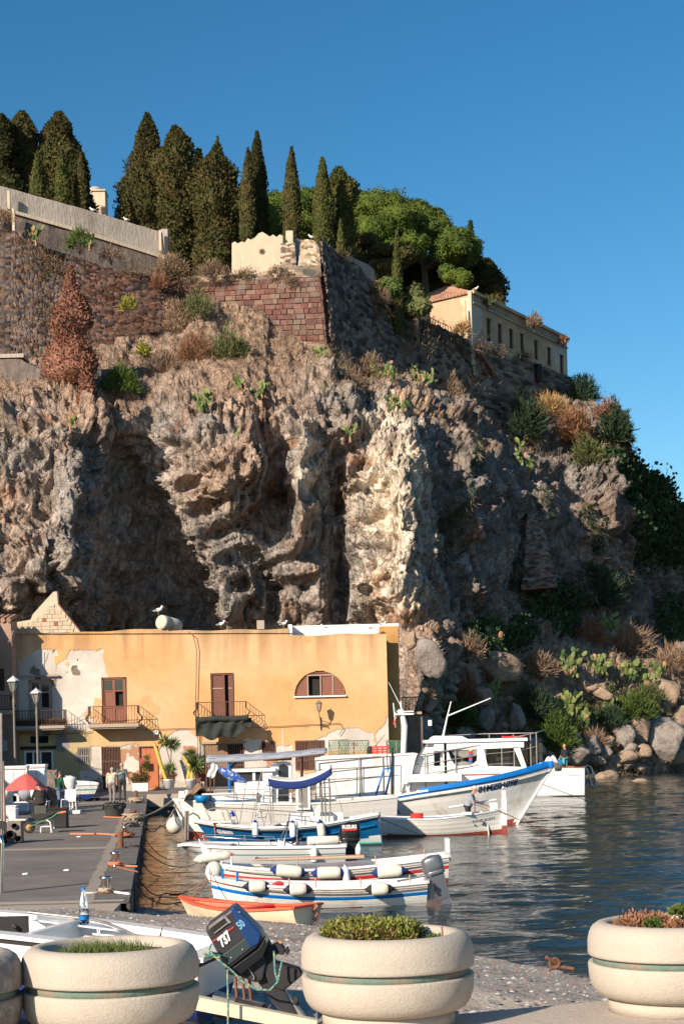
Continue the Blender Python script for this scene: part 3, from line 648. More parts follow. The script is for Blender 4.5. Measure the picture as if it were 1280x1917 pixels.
# == FORTRESS WALLS
def resample(line,n):
 t=np.linspace(0,1,n); k=np.linspace(0,1,len(line)); L=np.array(line,float)
 return np.stack([np.interp(t,k,L[:,i]) for i in range(3)],1)
def rubble_wall(name,top,bot,step=.09,su=.60,sv=.30,amp=.17,base=(.20,.155,.125),var=.75,seed=1,thick=1.5,parent=None,label=None,rag=0.0,tint=None,kind=None):
 """top and bot: lists of (px, py, Y); a thick wall whose stones stand proud"""
 T0=PNK(*np.array(top,float).T); B0=PNK(*np.array(bot,float).T)
 L=np.linalg.norm(np.diff(T0,axis=0),axis=1).sum(); H=np.linalg.norm(T0-B0,axis=1).mean()
 nu,nv=max(4,int(L/step)),max(4,int(H/step))
 T=resample(T0,nu+1); B=resample(B0,nu+1)
 if rag:T[:,2]+=rag*fbm(np.stack([np.linspace(0,L,nu+1)/1.1,0*T[:,0],0*T[:,0]+seed],1),4,seed)
 vv=np.linspace(0,1,nv+1)
 W=B[:,None,:]*(1-vv)[None,:,None]+T[:,None,:]*vv[None,:,None]
 nrm=np.cross(np.gradient(W,axis=1),np.gradient(W,axis=0)); nrm/=np.linalg.norm(nrm,axis=-1,keepdims=True)+1e-9; nrm[nrm[...,1]>0]*=-1
 u=np.linspace(0,L,nu+1)[:,None]+0*vv[None,:]; vz=vv[None,:]*H+0*u
 q=np.stack([u.ravel()/su,vz.ravel()/sv,0*u.ravel()+.5],1)
 q[:,:2]+=.25*np.stack([vn(q*.7,seed+5),vn(q*.7+9,seed+6)],1)
 d1,d2,v,r=cells(q*[1,1,0]+[0,0,.5],seed,.75)
 e=np.clip((d2-d1)/.22,0,1)
 d=amp*(e*.9+(r(0)-.5)*.8)+.10*fbm(q*.12,3,seed+7)
 P2=W.reshape(-1,3)+nrm.reshape(-1,3)*d[:,None]
 c=np.tile(np.array(base),(len(P2),1))*(1+var*(r(1)-.5)*2)[:,None]
 c*=(1+.25*fbm(q*.1,3,seed+8))[:,None]
 warm=(r(2)-.5)[:,None]*np.array([.05,.0,-.03]); c=np.clip(c+warm,.02,1)
 mort=(1-e)[:,None]; c=c*(1-.25*mort)+np.array(base)*1.05*.25*mort
 if tint is not None:c=tint(c,u.ravel(),vz.ravel(),L,H)
 P2=P2.reshape(nu+1,nv+1,3)
 back=np.array([0,1.0,0])
 C1=P2[:,-1]+back*thick; C2=C1-[0,0,3.0]
 allv=np.concatenate([P2,C1[:,None],C2[:,None]],1); nvt=nv+3
 c=np.concatenate([c.reshape(nu+1,nv+1,3),np.tile(np.array(base),(nu+1,2,1))],1)
 i=np.arange(nu)[:,None]*nvt+np.arange(nvt-1)[None,:]
 f=np.stack([i,i+nvt,i+nvt+1,i+1],-1).reshape(-1,4)
 o=mesh_obj(name,allv.reshape(-1,3),f,'rubble',col=c.reshape(-1,3),parent=parent,label=label)
 return o
def slab_wall(name,top,bot,thick,m,parent=None,n=60,label=None,seed=3,bumpy=.03,lean=None):
 """plain rendered wall through a polyline, slightly uneven, with real thickness"""
 T=resample(PNK(*np.array(top,float).T),n+1); B=resample(PNK(*np.array(bot,float).T),n+1); nv=12
 T[:,2]+=bumpy*fbm(T*1.3,3,seed); vv=np.linspace(0,1,nv+1)
 W=B[:,None,:]*(1-vv)[None,:,None]+T[:,None,:]*vv[None,:,None]
 W[...,1]+=(bumpy*fbm(W.reshape(-1,3)*.9,3,seed+1)).reshape(W.shape[:2])
 bk=np.array([0,thick,0.])
 allv=np.concatenate([W,W[:,-1:]+bk,W[:,:1]+bk],1); nvt=nv+3
 i=np.arange(n)[:,None]*nvt+np.arange(nvt-1)[None,:]
 f=[tuple(x) for x in np.stack([i,i+nvt,i+nvt+1,i+1],-1).reshape(-1,4)]
 f.append(tuple(range(nvt))); f.append(tuple(n*nvt+k for k in range(nvt-1,-1,-1)))
 return mesh_obj(name,allv.reshape(-1,3),f,m,parent=parent,label=label)
 # left rubble wall under the white terrace wall
t=thing('rubble_wall','dark rubble stone retaining wall behind the dead brown cypress','stone wall',PK(160,660,118))
rubble_wall('masonry',[(-60,428,118),(20,432,117.5),(60,452,117),(120,478,117.5),(200,500,118),(300,520,119.5),(345,535,120.5),(440,560,121.5)],[(-60,700,113),(20,700,113),(60,700,113),(120,700,113.5),(200,700,114),(300,700,115),(345,700,116),(440,700,117)],seed=3,parent=t,rag=.25,base=(.105,.076,.062),su=.42,sv=.24,amp=.14,step=.06,tint=lambda c,u,v,L,H:c*(np.where((u/L>.55)&(v<H*.75)&(np.sin(u*1.1+v*.6)>.1),.8,1.0)[:,None])*np.where((u/L>.5)[:,None],np.array([1.05,.85,.8]),1))
# low ledge wall on the left at the foot of it
t=thing('ledge_wall','low grey rendered ledge wall at the far left under the dead cypress','wall',PK(40,700,109))
slab_wall('render',[(-60,672,109),(40,672,109),(75,690,108.5),(110,692,109),(330,690,111)],[(-60,722,108.5),(40,722,108.5),(75,722,108),(110,722,109),(330,715,111)],2.5,'darkwall',t,bumpy=.1)
b=MB(); a0,a1=PK(-60,668,109),PK(45,668,109)
b.box(((a0.x+a1.x)/2,110*KT,a0.z),(a1.x-a0.x,2.4,.28)); o=b.build('coping',['greywall'],t)
# terrace wall, white above, dark stone below, ribs on it
t=thing('terrace_wall','long whitewashed terrace wall with thin white ribs, top left of the cliff','terrace wall',PK(150,470,121))
slab_wall('upper_wall',[(-80,326,119),(0,348,120),(150,389,122.5),(302,434,125.5)],[(-80,374,118.9),(0,390,119.9),(150,434,122.4),(306,486,125.4)],.7,'greywall',t,bumpy=.04)
slab_wall('lower_wall',[(-80,373,118.6),(0,389,119.6),(150,432,122.1),(306,480,125.1)],[(-80,470,118),(0,478,119),(150,510,121.5),(310,540,124.5)],1.0,'darkwall',t,bumpy=.07,seed=8)
b=MB()
tp=resample(PNK(*np.array([(-80,374,118.5),(0,389,119.5),(150,432,122),(306,481,125)],float).T),24)
for i in range(23):
 A,B_=Vector(tp[i]),Vector(tp[i+1]); b.hexa([A+Vector((0,-.12,-.16)),B_+Vector((0,-.12,-.16)),B_+Vector((0,.4,-.16)),A+Vector((0,.4,-.16)),A+Vector((0,-.12,.12)),B_+Vector((0,-.12,.12)),B_+Vector((0,.4,.12)),A+Vector((0,.4,.12))])
b.build('string_course',['plaster'],t)
for px,y0,y1,Y in((17,358,392,119.7),(26,392,438,119.3),(-1,388,420,119.1),(300,432,470,125.1),(306,478,500,124.8)):
 b=MB(); A,B_=PK(px,y0,Y),PK(px+.5,y1,Y-.05); b.box(((A.x+B_.x)/2,(Y-.05)*KT,(A.z+B_.z)/2),(.2,.3,A.z-B_.z)); b.build('rib',['plaster'],t)
b=MB(); A,B_=PK(306,430,125.8),PK(306,492,125.6); b.box((A.x+.1,126.2*KT,(A.z+B_.z)/2),(.55,1.4,A.z-B_.z)); b.build('end_pier',['greywall'],t)
b=MB(); b.ball(PK(313,488,126),.5,sc=(1,.8,.8)); b.build('pier_foot',['greywall'],t)
# small domed lantern tower between the cypresses
t=thing('bell_turret','pale stone turret with a small dome behind the terrace wall','turret',PK(185,400,150))
b=MB(); A=PK(171,357,150); B_=PK(198,402,150); zt=A.z; zb=B_.z-2
b.box(((PK(171,380,150).x+PK(197,380,150).x)/2,151*KT,(zt+zb)/2),(PK(197,380,150).x-PK(171,380,150).x,2,zt-zb)); b.build('shaft',['plaster'],t)
b=MB(); cx=PK(184,355,150).x; b.box((cx,151*KT,zt+.06),(1.5,2.3,.14)); b.build('cornice',['plaster'],t)
b=MB(); b.ball((PK(176,355,150).x,151*KT,zt+.1),.8,sc=(1,1,.85),n=20); b.build('dome',['greywall'],t)
for k in range(5):
 b=MB(); b.box((PK(188+k*2.1,390,150).x,150*KT-.03,PK(190,392,150).z),(.04,.1,.75)); b.build('slat',['blockbrown'],t)
t=thing('ruined_chimney','bit of pinkish stone wall between cypresses left of the bastion','stone wall',PK(446,388,140))
b=MB(); A,B_=PK(440,377,140),PK(452,400,140); b.box(((A.x+B_.x)/2,140.5*KT,(A.z+B_.z)/2-1),(B_.x-A.x,1,A.z-B_.z+2)); b.build('masonry',['blocktan'],t)
# bastion
BA=thing('bastion','red stone bastion with a sharp corner above the cliff','bastion',PK(597,600,117.5))
# left, sunlit face: backing of mortar and red blocks standing on it
FC={'tl':(350,530,121.6),'tr':(597,517,118.6),'bl':(350,700,119.2),'br':(614,700,115.5)}
def face_pt(c,u,v):
 a=[Vector(PK(*c[k])) for k in('bl','br','tl','tr')]
 return(a[0]*(1-u)+a[1]*u)*(1-v)+(a[2]*(1-u)+a[3]*u)*v
def face_n(c):
 a=Vector(PK(*c['br']))-Vector(PK(*c['bl'])); b_=Vector(PK(*c['tl']))-Vector(PK(*c['bl'])); n=a.cross(b_).normalized()
 return n if n.y<0 else-n
n=face_n(FC)
b=MB(); th=1.5
cs=[face_pt(FC,0,0),face_pt(FC,1,0),face_pt(FC,1,1),face_pt(FC,0,1)]
b.hexa([cs[0],cs[1],cs[1]-n*th,cs[0]-n*th,cs[3],cs[2],cs[2]-n*th,cs[3]-n*th]); b.build('backing',['mortar'],BA)
def blocks(c,nrows,wmin,wmax,allow,mats_w,name='block',proud=(.03,.10),gap=.024,seed=2):
 rg=random.Random(seed); n=face_n(c); Hh=(face_pt(c,.5,1)-face_pt(c,.5,0)).length
 for r in range(nrows):
  v0=r/nrows; v1=(r+1)/nrows; u=0.0; Lr=(face_pt(c,1,v0)-face_pt(c,0,v0)).length
  while u<1:
   w_=rg.uniform(wmin,wmax)/Lr; u1=min(1,u+w_)
   if 1-u1<wmin*.6/Lr:u1=1
   pc=face_pt(c,(u+u1)/2,(v0+v1)/2)
   if allow(u,u1,v0,v1):
    gu=gap/Lr; gv=gap/Hh; pr=rg.uniform(*proud)
    jj=lambda:rg.uniform(-.012,.012)
    q=[face_pt(c,a+jj()*.3,e+jj()*.1) for a,e in((u+gu,v0+gv),(u1-gu,v0+gv),(u1-gu,v1-gv),(u+gu,v1-gv))]
    f_=[x+n*(pr+rg.uniform(-.015,.015)) for x in q]; bk=[x-n*.05 for x in q]
    cen=sum(f_,Vector())/4; inn=[x+(cen-x)*.06+n*.015 for x in f_]
    b=MB(); b.add(bk+f_+inn,[(0,1,5,4),(1,2,6,5),(2,3,7,6),(3,0,4,7),(4,5,9,8),(5,6,10,9),(6,7,11,10),(7,4,8,11),(8,9,10,11)])
    b.build(name,[rg.choices(*mats_w)[0]],BA)
   u=u1
def allow_left(u0,u1,v0,v1):
 px=350+(u0+u1)/2*255; py=700-(v0+v1)/2*178
 lim=np.interp(px,[350,380,430,470,500,560,612],[565,578,610,640,655,672,700])
 if px<445 and 566<py<620:return False
 return py<lim and px>352
blocks(FC,18,.38,.95,allow_left,(['blockred','blockdark','blockbrown','blocktan','blockgrey','blockpink'],[4,2.5,2.5,1.8,1.5,2]))
# dark cavity rubble at the left of the masonry
rubble_wall('rubble_patch',[(385,572,119.9),(445,572,119.2)],[(385,625,119.2),(452,625,118.4)],seed=21,parent=BA,base=(.26,.225,.20),amp=.16,su=.45,sv=.3,thick=.5,step=.07)
# right face in shade: quoins then rubble
FR={'tl':(597.5,517,118.5),'tr':(640,530,121.5),'bl':(614.5,700,115.4),'br':(652,700,119)}
n=face_n(FR); cs=[face_pt(FR,0,0),face_pt(FR,1,0),face_pt(FR,1,1),face_pt(FR,0,1)]
b=MB(); bk=Vector((0,2.0,0)); b.hexa([cs[0],cs[1],cs[1]+bk,cs[0]+bk,cs[3],cs[2],cs[2]+bk,cs[3]+bk]); b.build('corner_backing',['blockdark'],BA)
blocks(FR,16,.7,1.6,lambda a,b_,c_,d:a<.75,(['blockred','blockdark','blockbrown','blocktan'],[2,3,3,.6]),proud=(.02,.12),seed=9)
rubble_wall('rubble_face',[(597,452,118.8),(612,462,120),(640,484,122.4),(668,500,124.5),(700,528,127),(735,560,129.5)],[(626,705,116.2),(640,705,117.5),(660,705,119.5),(690,705,122),(720,705,125),(750,705,127)],seed=5,parent=BA,base=(.165,.125,.105),rag=.5,amp=.22,su=.7,sv=.4)
# rubble band and pale stub on top of the red blocks
rubble_wall('upper_band',[(340,520,122.0),(435,512,121),(520,512,119.8),(556,514,119.3)],[(340,545,121.6),(435,538,120.5),(520,540,119.3),(556,540,118.8)],seed=7,parent=BA,base=(.34,.26,.185),amp=.12,su=.4,sv=.3,thick=4)
rubble_wall('corner_stub',[(563,450,119.1),(575,448,119.0),(588,450,118.9),(597,462,118.8)],[(558,498,119.0),(572,498,118.9),(588,498,118.8),(601,500,118.6)],seed=11,parent=BA,base=(.36,.285,.21),amp=.08,su=.35,sv=.2,thick=.9,step=.06)
rubble_wall('stub_footing',[(550,500,119.2),(565,496,119.1),(600,497,118.6)],[(556,520,119.0),(572,519,118.8),(603,518,118.4)],seed=12,parent=BA,base=(.40,.315,.225),amp=.04,su=.9,sv=.5,thick=2,step=.08)
rubble_wall('broken_pier',[(526,456,119.4),(552,455,119.2)],[(524,514,119.3),(556,512,119.1)],seed=13,parent=BA,base=(.33,.26,.195),amp=.09,su=.4,sv=.17,thick=1.0,step=.06)
# plastered parapet with a wavy top, a dark disc standing in for the shade of its hole
PT=thing('wavy_parapet','cream plastered parapet with wavy top and round hole on the bastion','parapet',PK(490,512,120.2))
pl=[(434,514),(434,455),(440,452),(445,456),(452,452),(458,454),(464,446),(470,449),(478,444),(484,437),(491,434),(499,439),(505,443),(511,439),(518,444),(523,439),(529,441),(531,514)]
b=MB(); pp=[PK(x,y,120.2) for x,y in pl]; b.prism([(a.x,a.z) for a in pp],120.2*KT,120.2*KT+.7); b.build('wall_panel',['plaster'],PT)
b=MB(); c0=PK(490.5,471,120.19); b.lathe([(.10,-.02),(.16,-.05),(.22,-.03),(.24,.0)],c0,20,0,axis=(0,1,0)); b.build('hole_rim',['blocktan'],PT)
b=MB(); b.lathe([(.001,-.012),(.14,-.012),(.14,.05)],c0,20,0,axis=(0,1,0)); b.build('dark_hole_disc',['dark'],PT)
b=MB(); A,B_=PK(535,435,121),PK(549,462,121); b.box(((A.x+B_.x)/2,121*KT,(A.z+B_.z)/2),(B_.x-A.x,.9,A.z-B_.z)); b.build('pier',['plaster'],PT)
CWt=thing('curved_parapet','grey plastered parapet curving behind the bastion rubble','parapet',PK(660,520,126))
slab_wall('render',[(548,445,121.6),(590,455,123),(620,466,124.5),(655,479,127),(690,496,129.5),(700,505,130.5),(702,520,131.5)],[(548,500,121.6),(590,510,123),(620,520,124.5),(655,535,127),(685,550,129.5),(692,552,130.5),(694,552,131.5)],.6,'greywall',CWt,bumpy=.05)
# long right curtain wall
CWL=thing('curtain_wall','long dark rubble curtain wall running right under the yellow building','stone wall',PK(880,700,137))
rubble_wall('masonry',[(700,540,127),(760,588,130),(800,603,132),(860,628,134),(905,652,136.5),(990,676,143.8),(1064,706,151.5),(1082,722,154),(1100,742,156.5)],[(700,800,122),(760,830,125),(800,850,127.5),(860,870,132),(905,885,136),(990,905,142.5),(1064,930,150),(1082,935,152.5),(1100,940,155)],seed=17,parent=CWL,base=(.17,.13,.105),rag=.12,amp=.17,step=.095,su=.75,sv=.34)
b=MB(); A=PK(1004,688,144.6); b.box((A.x,A.y-.2,A.z-.6),(.5,.8,1.7),rz=.5); b.build('slit_window',['dark'],CWL)
t=thing('buttress','narrow banded brick buttress built into the dark cliff face','buttress',PK(1000,1100,118))
rubble_wall('masonry',[(985,960,118.5),(1012,965,120.5)],[(975,1105,118),(1042,1100,121.5)],seed=19,parent=t,base=(.20,.145,.115),amp=.1,su=.5,sv=.16,thick=6,step=.07,tint=lambda c,u,v,L,H:np.where((np.mod(v,1.3)<.16)[:,None],np.array([.26,.10,.065]),c))
# == BUILDINGS
def panel(name,A,B,z0,z1,holes,colfn,parent,step=.06,depth=.28,thick=.35,amp=.012,seed=0,shape=None,batter=0.0,label=None):
 """rendered wall from A to B (x,y), z0..z1, holes = [(u0,u1,v0,v1[,arch])] in metres along and height; its reveals are part of it"""
 A=np.array(A,float); B=np.array(B,float); L=np.linalg.norm(B-A); d=(B-A)/L; n=np.array([d[1],-d[0]])
 if n[1]>0:n=-n
 us=set(np.linspace(0,L,max(2,int(L/step))+1)); vs_=set(np.linspace(z0,z1,max(2,int((z1-z0)/step))+1))
 for h in holes:
  us|={h[0],h[1]}; vs_|={h[2],h[3]}
 def clean(s,keys):
  o=[]
  for x in sorted(s):
   if o and x-o[-1]<step*.3:
    if x in keys:o[-1]=x
    continue
   o.append(x)
  return np.array(o)
 U=clean(us,{k for h in holes for k in h[:2]}); V=clean(vs_,{k for h in holes for k in h[2:4]})
 UU,VV=np.meshgrid(U,V,indexing='ij'); nu,nv=UU.shape
 u,v=UU.ravel(),VV.ravel()
 top=shape(u) if shape is not None else np.full_like(u,z1)
 v2=np.minimum(v,top)
 col,rel=colfn(u,v2)
 p=np.stack([u,v2,0*u],1)
 off=rel+amp*fbm(p*.8,4,seed)+batter*(v2-z0)
 X=A[0]+d[0]*u+n[0]*off; Y=A[1]+d[1]*u+n[1]*off
 W=np.stack([X,Y,v2],1)
 uc=(U[:-1]+U[1:])/2; vc=(V[:-1]+V[1:])/2; keep=np.ones((nu-1,nv-1),bool)
 for h in holes:
  m=(uc[:,None]>h[0])&(uc[:,None]<h[1])&(vc[None,:]>h[2])&(vc[None,:]<h[3])
  if len(h)>4:
   cu=(h[0]+h[1])/2; a=(h[1]-h[0])/2; m&=((uc[:,None]-cu)/a)**2+((vc[None,:]-h[2])/(h[3]-h[2]))**2<1
  keep&=~m
 if shape is not None:keep&=vc[None,:]<shape(uc)[:,None]+step
 i,j=np.nonzero(keep); q=i*nv+j
 f=np.stack([q,q+nv,q+nv+1,q+1],1).tolist()
 W=W.tolist(); C_=col.tolist()
 def P3(u_,v_,o_):return[A[0]+d[0]*u_+n[0]*o_,A[1]+d[1]*u_+n[1]*o_,v_]
 for h in holes:
  b0=len(W); rc=[.36,.30,.23]
  if len(h)>4:
   cu=(h[0]+h[1])/2; a=(h[1]-h[0])/2; pts=[(cu+a*cos(t),h[2]+(h[3]-h[2])*sin(t)) for t in np.linspace(0,pi,25)]
  else:pts=[(h[0],h[2]),(h[1],h[2]),(h[1],h[3]),(h[0],h[3])]
  k=len(pts)
  for a_,b_ in pts:W.append(P3(a_,b_,.0)); W.append(P3(a_,b_,-depth)); C_+=[rc,rc]
  for s in range(k):f.append([b0+2*s,b0+2*s+1,b0+2*((s+1)%k)+1,b0+2*((s+1)%k)])
  # ends, top and back so that the wall has real thickness
 b0=len(W); tl,tr=(float(shape(np.array([0.]))[0]),float(shape(np.array([L]))[0])) if shape is not None else(z1,z1)
 for u_,v_ in((0,z0),(L,z0),(L,tr),(0,tl)):
  W.append(P3(u_,v_,0)); W.append(P3(u_,v_,-thick)); cc=col[0].tolist(); C_+=[cc,cc]
 for s in range(4):f.append([b0+2*s,b0+2*s+1,b0+2*((s+1)%4)+1,b0+2*((s+1)%4)])
 if shape is None:pass
 return mesh_obj(name,np.array(W),f,'facade',col=np.array(C_),parent=parent,label=label),P3
def n2(u,v,s,seed):return fbm(np.stack([u*s,v*s,0*u+seed],1),4,seed)
# orange harbour house
HY=97.0
HS=thing('harbour_house','long two storey ochre house with peeling plaster at the foot of the cliff','house',(P(380,1480,HY).x,HY,.8))
hx=lambda px,py=1300:P(px,py,HY).x
hz=lambda py,px=380:P(px,py,HY).z
A=(hx(28,1330),HY); B_=(hx(726,1330),HY); x0=A[0]
def hole(px0,px1,py0,py1,*a):
 cx,cy=(px0+px1)/2,(py0+py1)/2; c=P(cx,cy,HY); sx=(px1-px0)/2*HY/F; sz=(py1-py0)/2*HY/F
 return(c.x-sx-x0,c.x+sx-x0,c.z-sz,c.z+sz)+a
H={'door_a':hole(55,97,1272,1352),'door_b':hole(191,236,1268,1352),'door_c':hole(395,437,1260,1344),'arch':hole(551,645,1256,1302,1),'vent':hole(57,91,1378,1391),'shop':hole(46,101,1405,1478),'win_l':hole(146,168,1399,1431),'gate_l':hole(191,225,1398,1478),'door_o':hole(261,297,1397,1476),'door_w':hole(382,456,1392,1474),'win_s':hole(490,515,1388,1409),'door_r':hole(553,607,1386,1442)}
def to_px(u,z):
 X=u+x0; a,b_=X/HY,(z-CAMZ)/HY; xc=a*CR-b_*SR; yc=a*SR+b_*CR
 return 640+F*xc,YH-F*yc
def house_col(u,v):
 px,py=to_px(u,v)
 px=px+9*n2(u,v,.7,3)+4*n2(u,v,2.6,4); py0=py; py=py+8*n2(u,v,.8,5)+4*n2(u,v,2.8,6)
 N=len(u); och=np.array([.63,.345,.15]); lig=np.array([.69,.43,.24]); c=np.tile(och,(N,1))
 a=n2(u,v,.35,7); c=c*(1-np.clip(.5+1.3*a,0,1)[:,None])+lig*np.clip(.5+1.3*a,0,1)[:,None]
 # rain staining under the parapet, vertical runs
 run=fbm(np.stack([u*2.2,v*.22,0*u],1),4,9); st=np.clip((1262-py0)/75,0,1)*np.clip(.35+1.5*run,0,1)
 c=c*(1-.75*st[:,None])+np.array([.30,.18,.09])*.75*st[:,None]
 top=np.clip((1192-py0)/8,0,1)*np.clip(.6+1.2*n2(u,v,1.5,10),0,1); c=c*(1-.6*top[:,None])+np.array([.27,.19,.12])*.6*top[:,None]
 sp=np.clip(n2(u,v,.9,31)*3-.9,0,.6)[:,None]; c=c*(1-sp)+np.array([.50,.29,.12])*sp
 rel=np.zeros(N)
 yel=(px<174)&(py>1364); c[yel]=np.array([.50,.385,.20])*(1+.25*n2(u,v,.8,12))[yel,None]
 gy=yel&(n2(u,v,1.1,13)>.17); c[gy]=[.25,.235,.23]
 pl=np.zeros(N,bool)
 def E(cx,cy,rx,ry):return((px-cx)/rx)**2+((py-cy)/ry)**2<1
 pl|=(px>36)&(px<193)&(py>1214)&(py<1352)&~((px>160)&(py>1305))&(py>1214+np.clip((75-px),0,99)*.5)
 pl|=E(120,1290,60,80)&(py>1225); pl|=(px<48)&(py>1250)&(py<1360); pl|=(px>100)&(px<175)&(py>1345)&(py<1368)
 pl|=(py>1396)&(px>172)&(px<262); pl|=(px>298)&(px<385)&(py>1374+np.abs(px-345)*.55)
 pl|=(py>1408)&(px>440)&(px<560); pl|=E(478,1398,26,16); pl|=E(655,1378,42,13)|E(640,1392,60,14)
 pl|=(px>700)&(py>1338+(725-px)*1.4)&(py<1500); pl|=(py>1445)&(px>380); pl|=(px>150)&(px<192)&(py>1440)
 pl|=E(345,1385,28,22); pl|=E(520,1400,30,12)&(py>1396)
 oc2=pl&(n2(u,v,1.0,15)>.27)&(px>105)&(px<192)&(py<1340)
 pv=np.array([.58,.52,.455])*(1+.3*n2(u,v,.9,14))[:,None]; c[pl]=pv[pl]; rel[pl]=-.035
 c[oc2]=[.62,.37,.16]; rel[oc2]=-.01
 br=pl&(n2(u,v,1.7,16)>.33)&(((px<110)&(py<1300))|(py>1440)|((px>130)&(px<175)&(py<1260))); c[br]=[.22,.165,.13]; rel[br]=-.09
 rd=pl&(n2(u,v,1.3,17)>.30)&(py>1395); c[rd]=[.42,.22,.13]
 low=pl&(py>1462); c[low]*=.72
 return np.clip(c,.01,.9),rel
ztopL,ztopR=P(180,1182,HY).z,P(640,1186,HY).z
us=P(304,1180,HY).x-x0; u2=P(541,1180,HY).x-x0
def htop(u):
 base=np.interp(u,[0,P(100,1187,HY).x-x0,us,us+.01,u2,u2+.01,30],[P(40,1186,HY).z,P(100,1186,HY).z,P(300,1176,HY).z,P(306,1181,HY).z,P(540,1177,HY).z,P(546,1190,HY).z,P(720,1183,HY).z])
 return base+.03*np.sin(u*2.1)
zt=P(300,1174,HY).z+.1
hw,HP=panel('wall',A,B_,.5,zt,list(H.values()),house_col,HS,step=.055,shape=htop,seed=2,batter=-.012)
HW=B_[0]-A[0]
# hidden back and side walls, flat roof, whitewashed inner face of the back parapet
b=MB(); zr=P(640,1188,HY).z-.25
b.box((x0+HW/2,HY+2.9,zr/2),(HW-.1,5.0,zr),0); b.build('rear_block',['facade'],HS)
bpy.data.objects['rear_block'].data.attributes.new('Col','FLOAT_COLOR','POINT').data.foreach_set('color',np.tile([.6,.36,.15,1.],(8,1)).ravel().astype(np.float32))
# near black behind each opening, its colour standing in for unlit rooms
b=MB()
for k,h in H.items():
 b.box((x0+(h[0]+h[1])/2,HY+.395,(h[2]+h[3])/2),(h[1]-h[0]+.04,.1,h[3]-h[2]+.04))
b.build('dark_backing',['dark'],HS,kind='stuff')
b=MB(); a1,a2=P(541,1172,HY+1.6),P(746,1172,HY+1.6)
b.box(((a1.x+a2.x)/2,HY+1.7,a1.z-.55),(a2.x-a1.x,.3,1.1)); b.box((a1.x+.1,HY+.9,a1.z-.5),(.22,1.5,1.0),rx=0)
b.build('white_parapet',['cleanwhite'],HS)
# recessed end of the house in the shade of the front
e0,e1=P(722,1300,HY+1.2),P(748,1300,HY+1.2)
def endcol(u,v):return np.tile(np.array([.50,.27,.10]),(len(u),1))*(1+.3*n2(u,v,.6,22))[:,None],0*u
panel('recessed_wall',(e0.x-.3,HY+1.2),(e1.x,HY+1.2),.5,P(735,1172,HY+1.2).z,[],endcol,HS,step=.12,thick=4)
# coping line
# shutters and doors
def hb(h,y0=.16):return x0+h[0],x0+h[1],h[2],h[3]
def framed_door(h,name,mat_leaf,mat_frame,open_right=True,glass_top=True,leafs=2,label=None,y=HY+.12,fully=False):
 a,c,z0,z1=hb(h); fr=.09
 d=MB(); d.box(((a+c)/2,y,z1-fr/2),(c-a,.12,fr)); d.box((a+fr/2,y,(z0+z1)/2),(fr,.12,z1-z0)); d.box((c-fr/2,y,(z0+z1)/2),(fr,.12,z1-z0))
 D=d.build(name,[mat_frame],HS,label=label)
 wl=(c-a-2*fr)/2
 for k in range(2):
  if k==1 and open_right=='gone':continue
  l=MB(); xl=a+fr+k*wl; cx=xl+wl/2; yy=y+.02
  s=.07
  for xx in(xl+s/2,xl+wl-s/2):l.box((xx,yy,(z0+z1-fr)/2),(s,.05,z1-fr-z0))
  for zz in(z0+.05,z0+(z1-z0)*.33,z0+(z1-z0)*.70,z1-fr-.04):l.box((cx,yy-.001,zz),(wl,.052,.08))
  l.box((cx,yy+.02,z0+(z1-z0)*.18),(wl-.05,.02,(z1-z0)*.32),0)
  if not(k==1 and open_right):l.box((cx,yy+.02,z0+(z1-z0)*.51),(wl-.05,.02,(z1-z0)*.36),0)
  lo=l.build('door_leaf',[mat_leaf],HS)
  if glass_top:
   g=MB(); g.box((cx,yy+.02,z0+(z1-z0)*.83),(wl-.14,.02,(z1-z0)*.22)); g.build('pane',['glass'],lo)
 return D
framed_door(H['door_a'],'balcony_door','woodpale','woodpale',True,label='bleached wooden balcony door in the shade')
framed_door(H['door_b'],'balcony_door','woodred','woodred',True,label='red brown balcony door with a missing right panel')
a,c,z0,z1=hb(H['door_c'])
d=MB()
for xx,w_ in((a+.04,.09),(a+.75,.08),(c-.05,.1)):d.box((xx,HY+.12,(z0+z1)/2),(w_,.12,z1-z0))
d.box(((a+c)/2,HY+.12,z1-.05),(c-a,.121,.1)); D=d.build('balcony_door',['wooddark'],HS,label='dark red brown balcony door standing open')
l=MB(); l.box((a+.4,HY+.14,(z0+z1)/2),(.62,.04,z1-z0-.1)); l.box((a+.4,HY+.11,z0+(z1-z0)*.66),(.62,.05,.07),1); l.box((c-.18,HY+.14,z0+(z1-z0)*.5),(.2,.04,z1-z0-.1)); l.box((c-.18,HY+.11,z0+(z1-z0)*.66),(.2,.05,.07),1); l.build('door_leaf',['wooddark','woodpale'],D)
